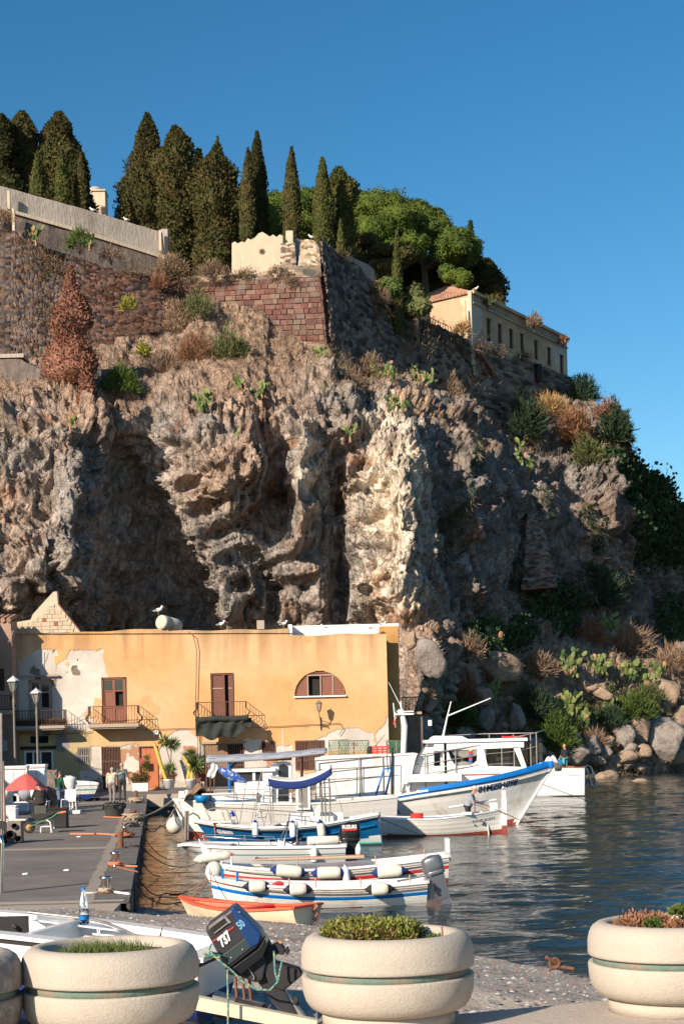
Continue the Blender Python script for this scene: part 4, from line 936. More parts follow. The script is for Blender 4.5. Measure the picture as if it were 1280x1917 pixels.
# arch window
a,c,z0,z1=hb(H['arch']); cx=(a+c)/2; ra=(c-a)/2; rz_=z1-z0
d=MB(); pts=[(cx+ra*cos(t),z0+rz_*sin(t)) for t in np.linspace(0,pi,25)]; pin=[(cx+(ra-.1)*cos(t),z0+(rz_-.1)*sin(t)) for t in np.linspace(0,pi,25)]
for k in range(24):
 q=[pts[k],pts[k+1],pin[k+1],pin[k]]; d.prism(q,HY+.08,HY+.2)
AW=d.build('arched_window',['woodred'],HS,label='half round window with brown red shutters')
for nm,xa,xb in(('side_shutter',-1,-.47),('side_shutter',.55,1),('middle_shutter',.06,.52)):
 xs_=np.linspace(xa,xb,9); zt_=[z0+(rz_-.06)*math.sqrt(max(0,1-min(1,(x/.985)**2))) for x in xs_]
 if nm=='middle_shutter':zt_=[z0+rz_*.80]*9
 poly=[(cx+x*ra*.97,z) for x,z in zip(xs_,zt_)]; poly=[(poly[0][0],z0+.02)]+poly+[(poly[-1][0],z0+.02)]
 s=MB(); s.prism(poly,HY+.10+(nm=='middle_shutter')*.03,HY+.16+(nm=='middle_shutter')*.03); s.build(nm,['woodred'],AW)
s=MB();
for x in(-.47,.04,.53):s.box((cx+x*ra,HY+.09,z0+rz_*.41),(.07,.06,rz_*.82))
s.box((cx+.03*ra,HY+.088,z0+rz_*.83),(ra*1.05,.06,.07)); s.build('window_frame',['woodpale'],AW)
s=MB(); s.box((cx,HY+.0,z0-.05),(ra*2+.12,.2,.08)); s.build('sill',['cleanwhite'],AW)
tp_=MB();
poly=[(cx+x*ra*.97,z0+(rz_-.06)*math.sqrt(max(0,1-x*x))) for x in np.linspace(-.5,.56,13)]; poly=[(poly[0][0],z0+rz_*.85)]+poly+[(poly[-1][0],z0+rz_*.85)]
tp_.prism(poly,HY+.12,HY+.17); tp_.build('top_panel',['wooddark'],AW)
# ground floor doors
def bars(h,name,m,nb,y=HY+.05,r=.018,rails=2,back=None,label=None,fill=1.0,x1=None,x0_=None):
 a,c,z0,z1=hb(h); a=x0_ or a; c=x1 or c; b=MB()
 for k in range(nb+1):x=a+.03+(c-a-.06)*k/nb; b.box((x,y,(z0+z1)/2),(r*2,r*2,z1-z0))
 for k in range(rails+1):b.box(((a+c)/2,y+.001,z0+.04+(z1-z0-.08)*k/max(1,rails)),(c-a,r*2.4,.05))
 return b.build(name,[m],HS,label=label)
bars(H['win_l'],'window_bars','galv',6,r=.022); bars(H['gate_l'],'barred_gate','ironrust',11,rails=3,r=.018)
bars(H['win_s'],'window_bars','ironrust',6,rails=1); bars(H['door_r'],'barred_gate','ironrust',18,rails=3,r=.022)
a,c,z0,z1=hb(H['door_r']); b=MB()
for k in range(5):b.box((a+.82+k*.16,HY+.16,(z0+z1)/2),(.13,.03,z1-z0),ry=0)
for x in(a+.03,c-.03):b.box((x,HY+.1,(z0+z1)/2),(.08,.14,z1-z0),1)
b.build('plank_door',['wood','wooddark'],HS)
a,c,z0,z1=hb(H['door_o']); b=MB(); b.box(((a+c)/2,HY+.14,(z0+z1)/2),(c-a,.05,z1-z0));
b.box((a+.38,HY+.11,(z0+z1)/2),(.03,.03,z1-z0-.1)); o=b.build('metal_door',['orange'],HS,label='plain orange metal door')
b=MB();
for x,w_ in((a+.03,.07),(c-.02,.05)):b.box((x,HY+.07,(z0+z1)/2),(w_,.1,z1-z0))
b.box(((a+c)/2,HY+.07,z1-.03),(c-a,.1,.06)); b.build('door_frame',['wooddark'],o)
a,c,z0,z1=hb(H['door_w']); mid=hx(427,1430)
for k in range(9):
 w_=(mid-a)/9; b=MB(); b.box((a+w_*(k+.5),HY+.10+random.uniform(-.008,.01),(z0+z1)/2),(w_-.012,.04,z1-z0-random.uniform(.0,.05))); b.build('plank',['wood'],HS)
bars(H['door_w'],'barred_gate','ironrust',7,x0_=mid+.04,rails=2)
b=MB(); b.box(((a+c)/2,HY+.02,z1+.05),(c-a+.3,.12,.12)); b.build('lintel',['woodpale'],HS)
# white framed shop door, dark lintel, vent
a,c,z0,z1=hb(H['shop']); b=MB()
for x in(a+.06,a+.52,(a+c)/2+.1,c-.06):b.box((x,HY+.08,(z0+z1)/2),(.10,.08,z1-z0))
b.box(((a+c)/2,HY+.08,z1-.05),(c-a,.081,.1)); D=b.build('shop_door',['cleanwhite'],HS,label='white framed glass door in the shade')
b=MB(); b.box(((a+c)/2,HY+.12,(z0+z1)/2),(c-a-.1,.02,z1-z0-.1)); b.build('pane',['glass'],D)
b=MB(); b.box(((a+c)/2,HY-.05,z1+.16),(c-a+.35,.14,.17)); b.build('lintel',['matblack'],HS)
a,c,z0,z1=hb(H['vent']); b=MB()
for k in range(5):b.box(((a+c)/2,HY+.06,z0+.04+k*(z1-z0-.08)/4),(c-a,.05,.03),rx=.6)
b.build('vent_grille',['matblack'],HS)
# concrete lintel over upper left door
a,c,z0,z1=hb(H['door_a']); b=MB(); b.box(((a+c)/2,HY-.04,z1+.2),(c-a+.9,.12,.1)); b.build('lintel',['woodpale'],HS)
# plaster seam, cables
b=MB(); pts=[P(352,1182,HY-.05),P(362,1190,HY-.12),P(368,1215,HY-.1),P(368,1260,HY-.08),P(366,1330,HY-.1),P(371,1372,HY-.1),P(371,1430,HY-.1)]
b.tube(pts,.022,5); b.tube([P(374,1372,HY-.1),P(374,1470,HY-.1)],.015,5); b.build('roof_cable',['wooddark'],HS)
b=MB(); ws_=[P(264,1366,HY-.06),P(330,1364,HY-.06),P(372,1363,HY-.06)]; b.tube(ws_,.016,5)
b.tube([P(462,1362,HY-.06),P(520,1360,HY-.06),P(575,1357,HY-.06),P(600,1356,HY-.06),P(636,1354,HY-.06),P(642,1364,HY-.06),P(634,1376,HY-.06)],.018,5)
b.tube([P(118,1352,HY-.3),P(135,1349,HY-.1),P(152,1342,HY-.1),P(165,1330,HY-.5)],.012,5)
b.tube([P(30,1373,HY-.08),P(80,1375,HY-.08),P(140,1373,HY-.08),P(170,1370,HY-.08),P(172,1364,HY-.08)],.016,5)
b.tube([P(165,1431,HY-.06),P(178,1438,HY-.06),P(192,1440,HY-.06)],.014,5); b.build('wall_cable',['ironrust'],HS)
b=MB(); b.box(tuple(P(293,1371,HY-.1)),(.24,.16,.22)); b.tube([P(288,1374,HY-.1),P(289,1380,HY-.1)],.03,5); b.tube([P(299,1374,HY-.1),P(300,1380,HY-.1)],.03,5); b.build('junction_box',['pot'],HS)
b=MB(); b.box(tuple(P(488,1170,HY+.3)),(.42,.4,.5)); b.build('roof_vent',['concrete'],HS)
# balconies ------------------------------------------------------------
def balcony(px0,px1,pyt,pyb,dep,bulge,m,label,stuffed=False):
 A_,B2=P(px0,pyb,HY-dep),P(px1,pyb,HY-dep); zb=A_.z; zt_=P((px0+px1)/2,pyt,HY-dep).z; xa,xb=A_.x,B2.x
 s=MB(); s.box(((xa+xb)/2,HY-dep/2-.02,zb-.08),(xb-xa+.1,dep+.05,.16)); s.box(((xa+xb)/2,HY-dep/2,zb-.2),(xb-xa-.15,dep-.1,.09),0)
 S=s.build('balcony',['concrete'],HS,label=label)
 r=MB()
 def bar(x,y,ox,oy):
  h=zt_-zb
  prof=[(0,0),(.16,.45),(.19,.6),(.10,.8),(0,.95),(0,1)] if bulge else[(0,0),(0,1)]
  r.tube([(x+ox*o,y+oy*o,zb+.04+t_*(h-.05)) for o,t_ in[(a_*1,b__) for a_,b__ in([(0,0),(.0,.06),(.17,.22),(.2,.36),(.06,.52),(0,.62),(0,1)] if bulge else[(0,0),(0,1)])]],.014,4,caps=False,sm=False)
 nfront=int((xb-xa)/.145)
 for k in range(nfront+1):bar(xa+(xb-xa)*k/nfront,HY-dep,0,-1)
 for k in range(1,6):
  bar(xa,HY-dep+dep*k/6,-1,0); bar(xb,HY-dep+dep*k/6,1,0)
 for z in(zt_,zb+.05):
  r.tube([(xa,HY,z),(xa,HY-dep,z),(xb,HY-dep,z),(xb,HY,z)],.022,4,sm=False)
 for x in(xa,xb):
  pts=[(x,HY-dep-.02-.12*cos(t_),zb+.28+.12*sin(t_)) for t_ in np.linspace(0,2*pi,12)]; r.tube(pts,.012,4)
 r.build('railing',[m],S)
 return S,xa,xb,zb,zt_
BAL=balcony(166,258,1322,1357,1.2,True,'ironrust','balcony with bulging rusty railing in the sun')
S,xa,xb,zb,zt_=balcony(28,120,1330,1360,1.2,False,'iron','shaded balcony overgrown with dry twigs')
def twigs(name,centres,n,ln,wd,m,parent=None,up=.5,seed=1,label=None,**kw):
 rg=np.random.default_rng(seed); c=np.array(centres)[rg.integers(0,len(centres),n)]+rg.normal(0,.08,(n,3))
 d=rg.normal(0,1,(n,3)); d[:,2]=np.abs(d[:,2])*up+up*.4; d/=np.linalg.norm(d,axis=1,keepdims=True)
 s=np.cross(d,rg.normal(0,1,(n,3))); s/=np.linalg.norm(s,axis=1,keepdims=True)+1e-9; l=ln*rg.uniform(.5,1.2,(n,1))
 v=np.stack([c-s*wd,c+s*wd,c+d*l],1).reshape(-1,3); f=np.arange(3*n).reshape(-1,3)
 return mesh_obj(name,v,f,m,parent=parent,label=label,**kw)
twigs('dried_plants',[(x,HY-.75,zb+.05) for x in np.linspace(xa+.1,xb-.05,25)],1500,.5,.012,'drybrown',S,.8,5)
twigs('dead_stems',[(x,HY-.8,zb+.1) for x in np.linspace(xa+.1,xb-.05,25)],900,.4,.012,'iron',S,.4,6)
S,xa,xb,zb,zt_=balcony(368,460,1314,1345,1.2,True,'ironrust','balcony with dark shade netting hung under its railing')
b=MB(); x2=P(473,1350,HY-1.05).x
def netf(u,v):
 x=xa-.05+(x2-xa)*u; sc=.10*sin(u*23)*(1-v)+.05*sin(u*51); top=zb+.02-.06*u; bot=top-1.05-.1*sin(u*5)+(.45 if u>.86 else 0)+.10*sin(u*17)
 return(x,HY-1.30-.06*sin(v*6+u*9)-.05*sin(u*30+v*3),top+(bot-top)*(v if v>0 else 0))
b.grid(netf,60,14); o=b.build('shade_net',['net'],S); solid(o,.012)
b=MB(); b.grid(lambda u,v:(xa-.05+(x2-xa-.15)*u,HY-1.34-.12*sin(pi*v)+.02*sin(u*31),zb+.10-v*.32-.03*sin(u*11)),50,6); o=b.build('net_fold',['net'],S); solid(o,.015)
# roof tank
TK=thing('water_tank','grey cylindrical water tank lying on the roof of the ochre house','water tank',P(300,1180,HY+.8))
c0=P(301,1164.5,HY+.6); ax=Vector((1.35,1.9,-.33)).normalized()
b=MB(); b.lathe([(.001,-.02),(.36,0),(.42,.04),(.43,.1),(.43,.55),(.40,.60),(.40,.64),(.43,.7),(.43,1.3),(.39,1.45),(.001,1.5)],c0,28,axis=ax); b.build('tank_body',['tank'],TK)
b=MB(); b.box(tuple(c0+ax*.3-Vector((0,0,.43))),(.5,.35,.16)); b.build('cradle',['concrete'],TK)
b=MB(); b.tube([P(322,1160,HY+1.6),P(322,1168,HY+1.6)],.03,6); b.build('filler_pipe',['concrete'],TK)
# wall lantern
WL=thing('wall_lantern','old lantern on a curly iron bracket right of the arched window foot','lantern',P(600,1345,HY-.1))
lc=P(597,1322,HY-.75)
b=MB(); b.lathe([(.02,.42),(.03,.36),(.17,.24),(.19,.2),(.17,.19)],lc-Vector((0,0,.05)),6,sm=False); b.lathe([(.10,-.26),(.12,-.24),(.05,-.30),(.02,-.4)],lc,6,sm=False)
for k in range(6):
 a_=2*pi*k/6; b.tube([lc+Vector((.10*cos(a_),.10*sin(a_),-.24)),lc+Vector((.17*cos(a_),.17*sin(a_),.14))],.012,4)
b.build('lantern_frame',['lampmetal'],WL)
b=MB(); b.lathe([(.09,-.23),(.155,.14)],lc,6,sm=False); b.build('lamp_glass',['lampglass'],WL)
b=MB(); w0=P(600,1352,HY); b.tube([lc+Vector((0,0,-.4)),lc+Vector((.02,.05,-.52)),Vector((w0.x,HY-.4,w0.z+.02)),Vector((w0.x,HY,w0.z-.25))],.022,6)
b.tube([lc+Vector((0,.05,-.5)),Vector((w0.x,HY,w0.z+.12))],.018,6); b.tube([Vector((w0.x,HY-.02,w0.z+.3)),Vector((w0.x,HY-.02,w0.z-.45))],.025,6)
for yc_,zc_,r_ in((HY-.3,w0.z-.02,.13),(HY-.5,w0.z+.02,.08),(HY-.14,w0.z-.12,.09)):
 b.tube([(w0.x,yc_+r_*cos(t_)*(1-t_/12),zc_+r_*sin(t_)*(1-t_/12)) for t_ in np.linspace(0,9,16)],.014,5)
b.build('bracket',['iron'],WL)
# stone gable on the left behind the house
GB=thing('stone_gable','bare stone gable rising behind the left end of the ochre house','gable wall',P(100,1185,98.3))
g=[(30,1200),(30,1165),(58,1160),(62,1150),(100,1108),(107,1107),(109,1131),(122,1148),(150,1182),(150,1200)]
gp=[P(x,y,98.3) for x,y in g]; b=MB(); b.prism([(a_.x,a_.z) for a_ in gp],98.3,98.9); b.build('core',['plaster'],GB)
from mathutils.geometry import intersect_point_line
def in_poly(x,z,pl):
 c_=False; j=len(pl)-1
 for i in range(len(pl)):
  if(pl[i][1]>z)!=(pl[j][1]>z) and x<(pl[j][0]-pl[i][0])*(z-pl[i][1])/(pl[j][1]-pl[i][1])+pl[i][0]:c_=not c_
  j=i
 return c_
rg=random.Random(4); poly=[(a_.x,a_.z) for a_ in gp]
zz=P(60,1186,98.3).z; ztp=P(100,1108,98.3).z; k=0
stn={c_:mat('gable stone '+c_,cc,var=.15,scale=3,bump=.6,bscale=10,rough=.95,spec=.15) for c_,cc in{'a':(.56,.44,.31),'b':(.52,.42,.30),'c':(.60,.48,.345),'r':(.32,.13,.09)}.items()}
while zz<ztp:
 hh=rg.uniform(.17,.26); x=P(30,1190,98.3).x
 while x<P(150,1190,98.3).x:
  ww=rg.uniform(.22,.5)
  if all(in_poly(x+ww*s,zz+hh*t_,poly) for s in(.05,.95) for t_ in(.1,.9)):
   b=MB(); b.box((x+ww/2,98.29,zz+hh/2),(ww-.02,rg.uniform(.04,.10),hh-.02),ry=rg.uniform(-.03,.03)); b.build('stone',[stn[rg.choices('abcr',[5,4,3,.3])[0]]],GB)
  x+=ww
 zz+=hh
b=MB(); q0,q1=P(109,1131,98.2),P(150,1182,98.2); mid_=(q0+q1)/2; b.box((mid_.x,98.6,mid_.z+.03),((q1-q0).length,.8,.07),ry=math.atan2(q0.z-q1.z,q1.x-q0.x)); b.build('verge',['wooddark'],GB)
# neighbour on the far left, mostly outside the picture
NB=thing('left_house','pink grey house at the far left edge with a barred window and balcony','house',(P(0,1480,95).x-2,95,.8))
xr=P(28,1300,96).x
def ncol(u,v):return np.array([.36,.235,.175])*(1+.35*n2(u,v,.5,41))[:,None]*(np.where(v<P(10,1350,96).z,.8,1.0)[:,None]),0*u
NY=95.4
nh=[((P(-8,1250,NY).x)-(xr-9),(P(8,1250,NY).x)-(xr-9),P(0,1293,NY).z,P(0,1252,NY).z)]
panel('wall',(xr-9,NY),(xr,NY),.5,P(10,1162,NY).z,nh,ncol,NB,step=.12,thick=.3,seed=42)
b=MB(); b.hexa([(xr-9,NY+.31,.5),(xr-.01,NY+.31,.5),(xr-.01,97.3,.5),(xr-9,97.3,.5),(xr-9,NY+.31,P(10,1164,NY).z),(xr-.01,NY+.31,P(10,1164,NY).z),(xr-.01,97.3,P(10,1158,NY).z),(xr-9,97.3,P(10,1158,NY).z)])
b.build('side_wall',['pink'],NB)
b=MB()
for k in range(26):x=xr-.1-k*.33; b.tube([(x,NY-.12,P(10,1163,NY).z+.05),(x,NY+1.8,P(10,1163,NY).z+.4)],.14,6)
b.build('roof_tiles',['tile'],NB,kind='stuff')
a_=nh[0]; b=MB(); b.box((xr-9+(a_[0]+a_[1])/2,NY+.12,(a_[2]+a_[3])/2),(a_[1]-a_[0],.05,a_[3]-a_[2])); wn=b.build('window',['wooddark'],NB)
b=MB()
for k in range(8):b.tube([(xr-9+a_[0]+(a_[1]-a_[0])*k/7,NY-.02,a_[2]),(xr-9+a_[0]+(a_[1]-a_[0])*k/7,NY-.02,a_[3])],.015,4)
b.build('window_bars',['iron'],wn)
HS_,HYs=HS,HY
HS,HY=NB,NY
balcony(-70,20,1303,1332,.8,True,'iron','dark iron balcony at the left edge')
HS,HY=HS_,HYs
b=MB(); b.tube([P(22,1180,NY-.1),P(23,1210,NY-.1)],.02,4); b.tube(sag(P(0,1190,NY-.3),P(26,1180,NY-.2),.55),.014,4); b.tube([P(8,1360,NY-.05),P(18,1361,NY-.05),P(18,1375,NY-.05),P(24,1378,NY-.05)],.03,5)
b.box(tuple(P(10,1396,NY-.1)),(.3,.15,.6)); b.build('pipe_and_meter',['galv'],NB)
# the front step of that house that throws the slanting shade onto the ochre wall
b=MB(); d1_,d2_=1.0,4.6
xs_=xr-.02; z1_=P(30,1180,97).z; z2_=P(30,1222,97).z
xl_=P(-6,1300,93).x
b.hexa([(xs_-9,92.4,.5),(xl_-.9,92.4,.5),(xl_-.7,NY-.01,.5),(xs_-9,NY-.01,.5),(xs_-9,92.4,z2_+.3),(xl_-.9,92.4,z2_+.3),(xl_-.7,NY-.01,z1_+1.2),(xs_-9,NY-.01,z1_+1.2)])
b.build('front_wing',['pink'],NB)
# row of houses further left along the quay, outside the picture, whose shade lies on the asphalt
for k,(y0,y1,hh,xx,lab) in enumerate(((74,88,8.6,-23.8,'pink fishermen house left of the quay, nearest the ochre house'),(57,73,7.0,-21.8,'tall pink fishermen house beside the middle of the quay'),(42,56,5.6,-18.8,'lower pink fishermen house left of the quay foreground'),(27,41,5.4,-16.6,'lowest pink fishermen house, nearest the slipway'))):
 t=thing('quay_house',lab,'house',(xx-4,(y0+y1)/2,.8))
 b=MB(); b.box((xx-4,(y0+y1)/2,.8+hh/2),(8,y1-y0,hh)); b.build('wall',['pink'],t)
 b=MB(); b.prism([(xx-8.3,.8+hh),(xx+.3,.8+hh),(xx-4,.8+hh+1.2)],y0-.2,y1+.2); b.build('roof',['tile'],t)
 for j in range(int((y1-y0)/3.5)):
  for zf in(2.0,5.2):
   if zf+1<hh:b=MB(); b.box((xx+.02,y0+2+j*3.4,.8+zf),(.1,1.0,1.6)); b.build('shutter',['wooddark'],t)
   # yellow building on the rock
YB_=thing('yellow_building','long faded yellow building with narrow windows on the cliff edge','building',PK(885,640,135))
cA=PK(884.5,600,135); cB=PK(1061,675,152); zT=PK(884,549,135).z; zB=PK(890,650,135).z-1.5
Ld=math.hypot(cB.x-cA.x,cB.y-cA.y); dv=Vector((cB.x-cA.x,cB.y-cA.y,0)).normalized()
def along(px):
# distance along the long wall seen at photograph column px (row taken on the wall)
 k=((px-640)/F*CR+(YH-640)/F*SR)
 s=(k*cA.y-cA.x)/(dv.x-k*dv.y); return s
wins=[]
for px,y0,y1 in((915.5,597,637),(936,606,646),(957,616,655),(977,624,663),(1003,637,674),(1027,651,686),(1050,664,700)):
 s=along(px); Yw=cA.y+dv.y*s; wins.append((s-.5,s+.5,P(px,y1,Yw).z,P(px,y0,Yw).z))
def ycol(u,v):
 a_=n2(u,v,.22,61); c=np.tile(np.array([.56,.40,.23]),(len(u),1)); c=np.where((a_>.02)[:,None],np.array([.56,.48,.38]),c)
 q=(n2(u,v,.12,62)+.12*np.sin(u*.55)>.10); c=np.where(q[:,None],np.array([.52,.34,.215]),c)
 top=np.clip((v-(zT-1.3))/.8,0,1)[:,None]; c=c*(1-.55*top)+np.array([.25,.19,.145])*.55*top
 return c*(1+.3*n2(u,v,1.1,63))[:,None],0*u
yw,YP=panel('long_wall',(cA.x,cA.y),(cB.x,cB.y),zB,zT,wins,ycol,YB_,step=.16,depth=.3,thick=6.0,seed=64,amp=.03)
nx=Vector((dv.y,-dv.x,0))
for w_ in wins:
 cu_=(w_[0]+w_[1])/2; o_=Vector(YP(cu_,(w_[2]+w_[3])/2,-.25)); ang=math.atan2(dv.y,dv.x)
 b=MB(); b.box(o_,(w_[1]-w_[0]-.02,.06,w_[3]-w_[2]-.02),rz=ang); W_=b.build('window',['glass'],YB_)
 b=MB(); b.box(o_+nx*.06,(.09,.05,w_[3]-w_[2]),rz=ang)
 for e in(-1,1):b.box(o_+nx*.06+dv*e*.55,(.12,.06,w_[3]-w_[2]),rz=ang)
 b.build('window_frame',['wooddark'],W_)
b=MB(); b.box((Vector((cA.x,cA.y,zT+.1))+dv*Ld/2+nx*.02),(Ld+.3,.5,.28),rz=math.atan2(dv.y,dv.x)); b.box((Vector((cA.x,cA.y,zT-.85))+dv*Ld/2+nx*.05),(Ld,.16,.14),rz=math.atan2(dv.y,dv.x)); b.build('cornice',['yellowwall'],YB_)
pv=Vector((-.87,.5,0)).normalized(); eL=5.6; cE=Vector((cA.x,cA.y,0))+pv*eL
dwp=PK(861,607,136.0); uh=(Vector((dwp.x,dwp.y,0))-cE).length
def ecol(u,v):return np.array([.64,.52,.36])*(1+.2*n2(u,v,.35,66))[:,None]*np.where((n2(u,v,.5,67)>.2)[:,None],.85,1),0*u
panel('end_wall',(cE.x,cE.y),(cA.x,cA.y),zB-1,zT-.3,[(uh-.55,uh+.55,PK(861,640,136).z,PK(861,595,136).z)],ecol,YB_,step=.14,thick=.3,seed=68)
b=MB(); dq=Vector((dwp.x,dwp.y+.25,PK(861,613,136).z)); b.box(dq,(1.2,.08,1.8),rz=math.atan2(-.5,.87)); b.build('door',['woodred'],YB_)
b=MB(); b.box(Vector((cA.x,cA.y,(zT+zB)/2))-dv*.02+pv*.15,(.5,.35,zT-zB+.3),rz=math.atan2(dv.y,dv.x)); b.build('corner_pilaster',['plaster'],YB_)
b=MB(); b.tube([PK(871,562,135.3),PK(872,610,135.3)],.06,6); b.build('downpipe',['pink'],YB_)
# hipped tile roof over the end, in rows
apex=PK(836,537,138); e1_=Vector((cE.x,cE.y,zT-.35))-pv*-.2; e2_=Vector((cA.x,cA.y,zT-.0)); back=PK(795,552,144)
b=MB(); b.add([e1_+Vector((-.2,-.2,0)),e2_+Vector((0,-.2,0)),apex,back],[(0,1,2),(0,2,3)])
for k in range(17):
 s=k/16; q=e1_.lerp(e2_,s)+Vector((0,-.22,.03)); tgt=apex; f_=.97 if s<.6 else.97-(s-.6)*.4
 b.tube([q,q.lerp(apex,f_)+Vector((0,0,.05))],.10,5)
for k in range(1,9):q=e1_.lerp(back,k/9); b.tube([q+Vector((0,0,.03)),q.lerp(apex,.95)],.1,5)
b.build('tile_roof',['tile'],YB_)
b=MB()
for k in range(12):x=-1.0+k*.30; b.box(Vector(YP(.1+k*.30,PK(895,645,135).z-k*.14-.6,.5)),(.25,.9,.1),rz=.5,rx=.5)
b.build('lean_to_tiles',['tile'],YB_)
b=MB(); A_=PK(1068,708,154);
for k in range(5):b.tube([PK(1064+k*2.6,706,154),PK(1064+k*2.6,712,154)],.03,4)
b.tube([PK(1064,706,154),PK(1076,706,154)],.03,4); b.tube([PK(1076,702,154),PK(1076,712,154)],.05,4)
o=b.build('terrace_railing',['iron'],loc=A_); single(o,'small dark railing at the far end of the yellow building','railing')
b=MB()
ra=[(800,592,131),(820,602,131.5),(838,610,132)]
for i in range(2):
 p_,q_=PK(*ra[i]),PK(*ra[i+1]); b.tube([p_,q_],.035,4); b.tube([p_-Vector((0,0,.5)),q_-Vector((0,0,.5))],.025,4)
for k in range(9):p_=PK(800+k*4.75,592+k*2.25,131+k*.12); b.tube([p_,p_-Vector((0,0,.9))],.03,4)
o=b.build('green_railing',[mat('green iron',(.05,.10,.07))],loc=PK(800,600,131)); single(o,'small green railing left of the yellow building','railing')
# iron balcony on stone base right of the house
SB=thing('rock_terrace','small stone terrace with a black iron railing between house and rocks','terrace',P(770,1400,99.5))
c0=P(752,1337,99.5); c1=P(787,1337,99.5); b=MB(); b.box(((c0.x+c1.x)/2+.15,100.3,c0.z/2),(c1.x-c0.x-.1,1.8,c0.z)); b.build('stone_base',['darkwall'],SB)
b=MB(); b.box(((c0.x+c1.x)/2,100.2,c0.z+.05),(c1.x-c0.x+.1,2.1,.14)); b.build('slab',['concrete'],SB)
b=MB(); zt_=P(770,1305,99.3).z; z0_=c0.z+.1
for k in range(14):
 x=c0.x+(c1.x-c0.x)*k/13; e=.12 if k>11 else 0
 b.tube([(x,99.3,z0_),(x+e,99.25,z0_+(zt_-z0_)*.3),(x,99.3,z0_+(zt_-z0_)*.6),(x,99.3,zt_)],.02,4)
for z in(zt_,z0_+.05):b.tube([(c0.x,99.3,z),(c1.x,99.3,z),(c1.x,101,z)],.03,4)
b.build('railing',['black'],SB)
# == VEGETATION
def tris(c,d,s,ln,wd):
 """one narrow leaf triangle pair (a diamond) at every centre"""
 return np.stack([c,c+d*ln*.45-s*wd,c+d*ln,c+d*ln*.45+s*wd],1).reshape(-1,3)
def unit(a):return a/(np.linalg.norm(a,axis=-1,keepdims=True)+1e-9)
def cypress(name,label,px,yt,yb,wpx,Y,kind='column',m='foliage',seed=1,lean=0.0,dens=34,leaf=.34,group=None,trunk=True,K=1.0,gaps=0.0,deep=None):
 rg=np.random.default_rng(seed)
 A=P(px,yt,Y); B=P(px+lean,yb,Y); H=A.z-B.z; R=wpx/2*Y/F
 prof={'column':lambda t:np.clip(1.0-np.abs(t-.25)*.18,0,1)*np.minimum(1,(1-t)*2.4+.02)**.75*np.minimum(1,t*6+.55),'cone':lambda t:np.clip((1-t)**.72*1.08,.02,1)*np.minimum(1,t*5+.6),'lumpy':lambda t:np.clip(1-((t-.4)/.62)**4*.75,.05,1)*np.minimum(1,(1-t)*5+.12)**.6}[kind]
 lump={'column':.13,'cone':.42,'lumpy':.55}[kind]; cs={'column':.9,'cone':.5,'lumpy':.44}[kind]
 def surf(t,a,k):
  r=R*prof(t)*k; x=B.x+(A.x-B.x)*t+r*np.cos(a); y=Y+r*np.sin(a)*.9; z=B.z+H*t
  p=np.stack([x,y,z],1); d1,d2,v,rr=cells(p*cs*[1,1,.7]+seed*3.1,seed)
  low=fbm(p*.5+seed,3,seed)
  k2=1+lump*(1.15-2.0*d1)+(.42 if kind!='column' else.16)*low
  p[:,0]=B.x+(A.x-B.x)*t+r*k2*np.cos(a); p[:,1]=Y+r*k2*np.sin(a)*.9
  p[:,2]+=H*.012*(1-d1)
  return p,d1
 N=int(2*pi*R*H*.62*dens); t=rg.uniform(0,1,N)**1.05; a=rg.uniform(0,2*pi,N)
 # mostly the half that can be seen from the harbour and its sides
 a=np.where(np.sin(a)>.35,-a,a)
 p,d1=surf(t,a,rg.uniform(.86,1.03,N)+(rg.uniform(0,1,N)<.10)*rg.uniform(0,.16,N))
 keep=rg.uniform(0,1,N)>gaps*(d1>.5)
 p,a,d1,t=p[keep],a[keep],d1[keep],t[keep]; N=len(p)
 out=np.stack([np.cos(a),np.sin(a),np.full(N,.9 if kind!='column' else 1.8)],1)+rg.normal(0,.45,(N,3)); out=unit(out)
 rad=np.stack([np.cos(a),np.sin(a),np.full(N,.25)],1)+rg.normal(0,.35,(N,3)); s=unit(np.cross(out,rad))
 ln=leaf*rg.uniform(.6,1.5,(N,1)); v=tris(p-out*.1,out,s,ln,ln*.30)
 f=np.arange(len(v)).reshape(-1,4)
 nu,nv=26,34; tt,aa=np.meshgrid(np.linspace(0,.985,nv),np.linspace(0,2*pi,nu,endpoint=False),indexing='ij')
 pc,_=surf(tt.ravel(),aa.ravel(),.87); i=np.arange(nv-1)[:,None]*nu; j=np.arange(nu)[None,:]
 fc=np.stack([i+j,i+(j+1)%nu,i+nu+(j+1)%nu,i+nu+j],-1).reshape(-1,4)
 T=thing(name,label,'tree',(B.x,Y,B.z-.6),group)
 mesh_obj('crown',np.concatenate([v,pc]),np.concatenate([f,fc+len(v)]),m,parent=T)
 b=MB(); gz=B.z-2.0
 b.tube([(B.x,Y,gz),(B.x,Y,B.z+H*.3),(A.x,Y,A.z-H*.1)],[R*.12+.12,R*.1+.08,.04],7); b.build('trunk',['bark'],T)
 return T
KY=KT
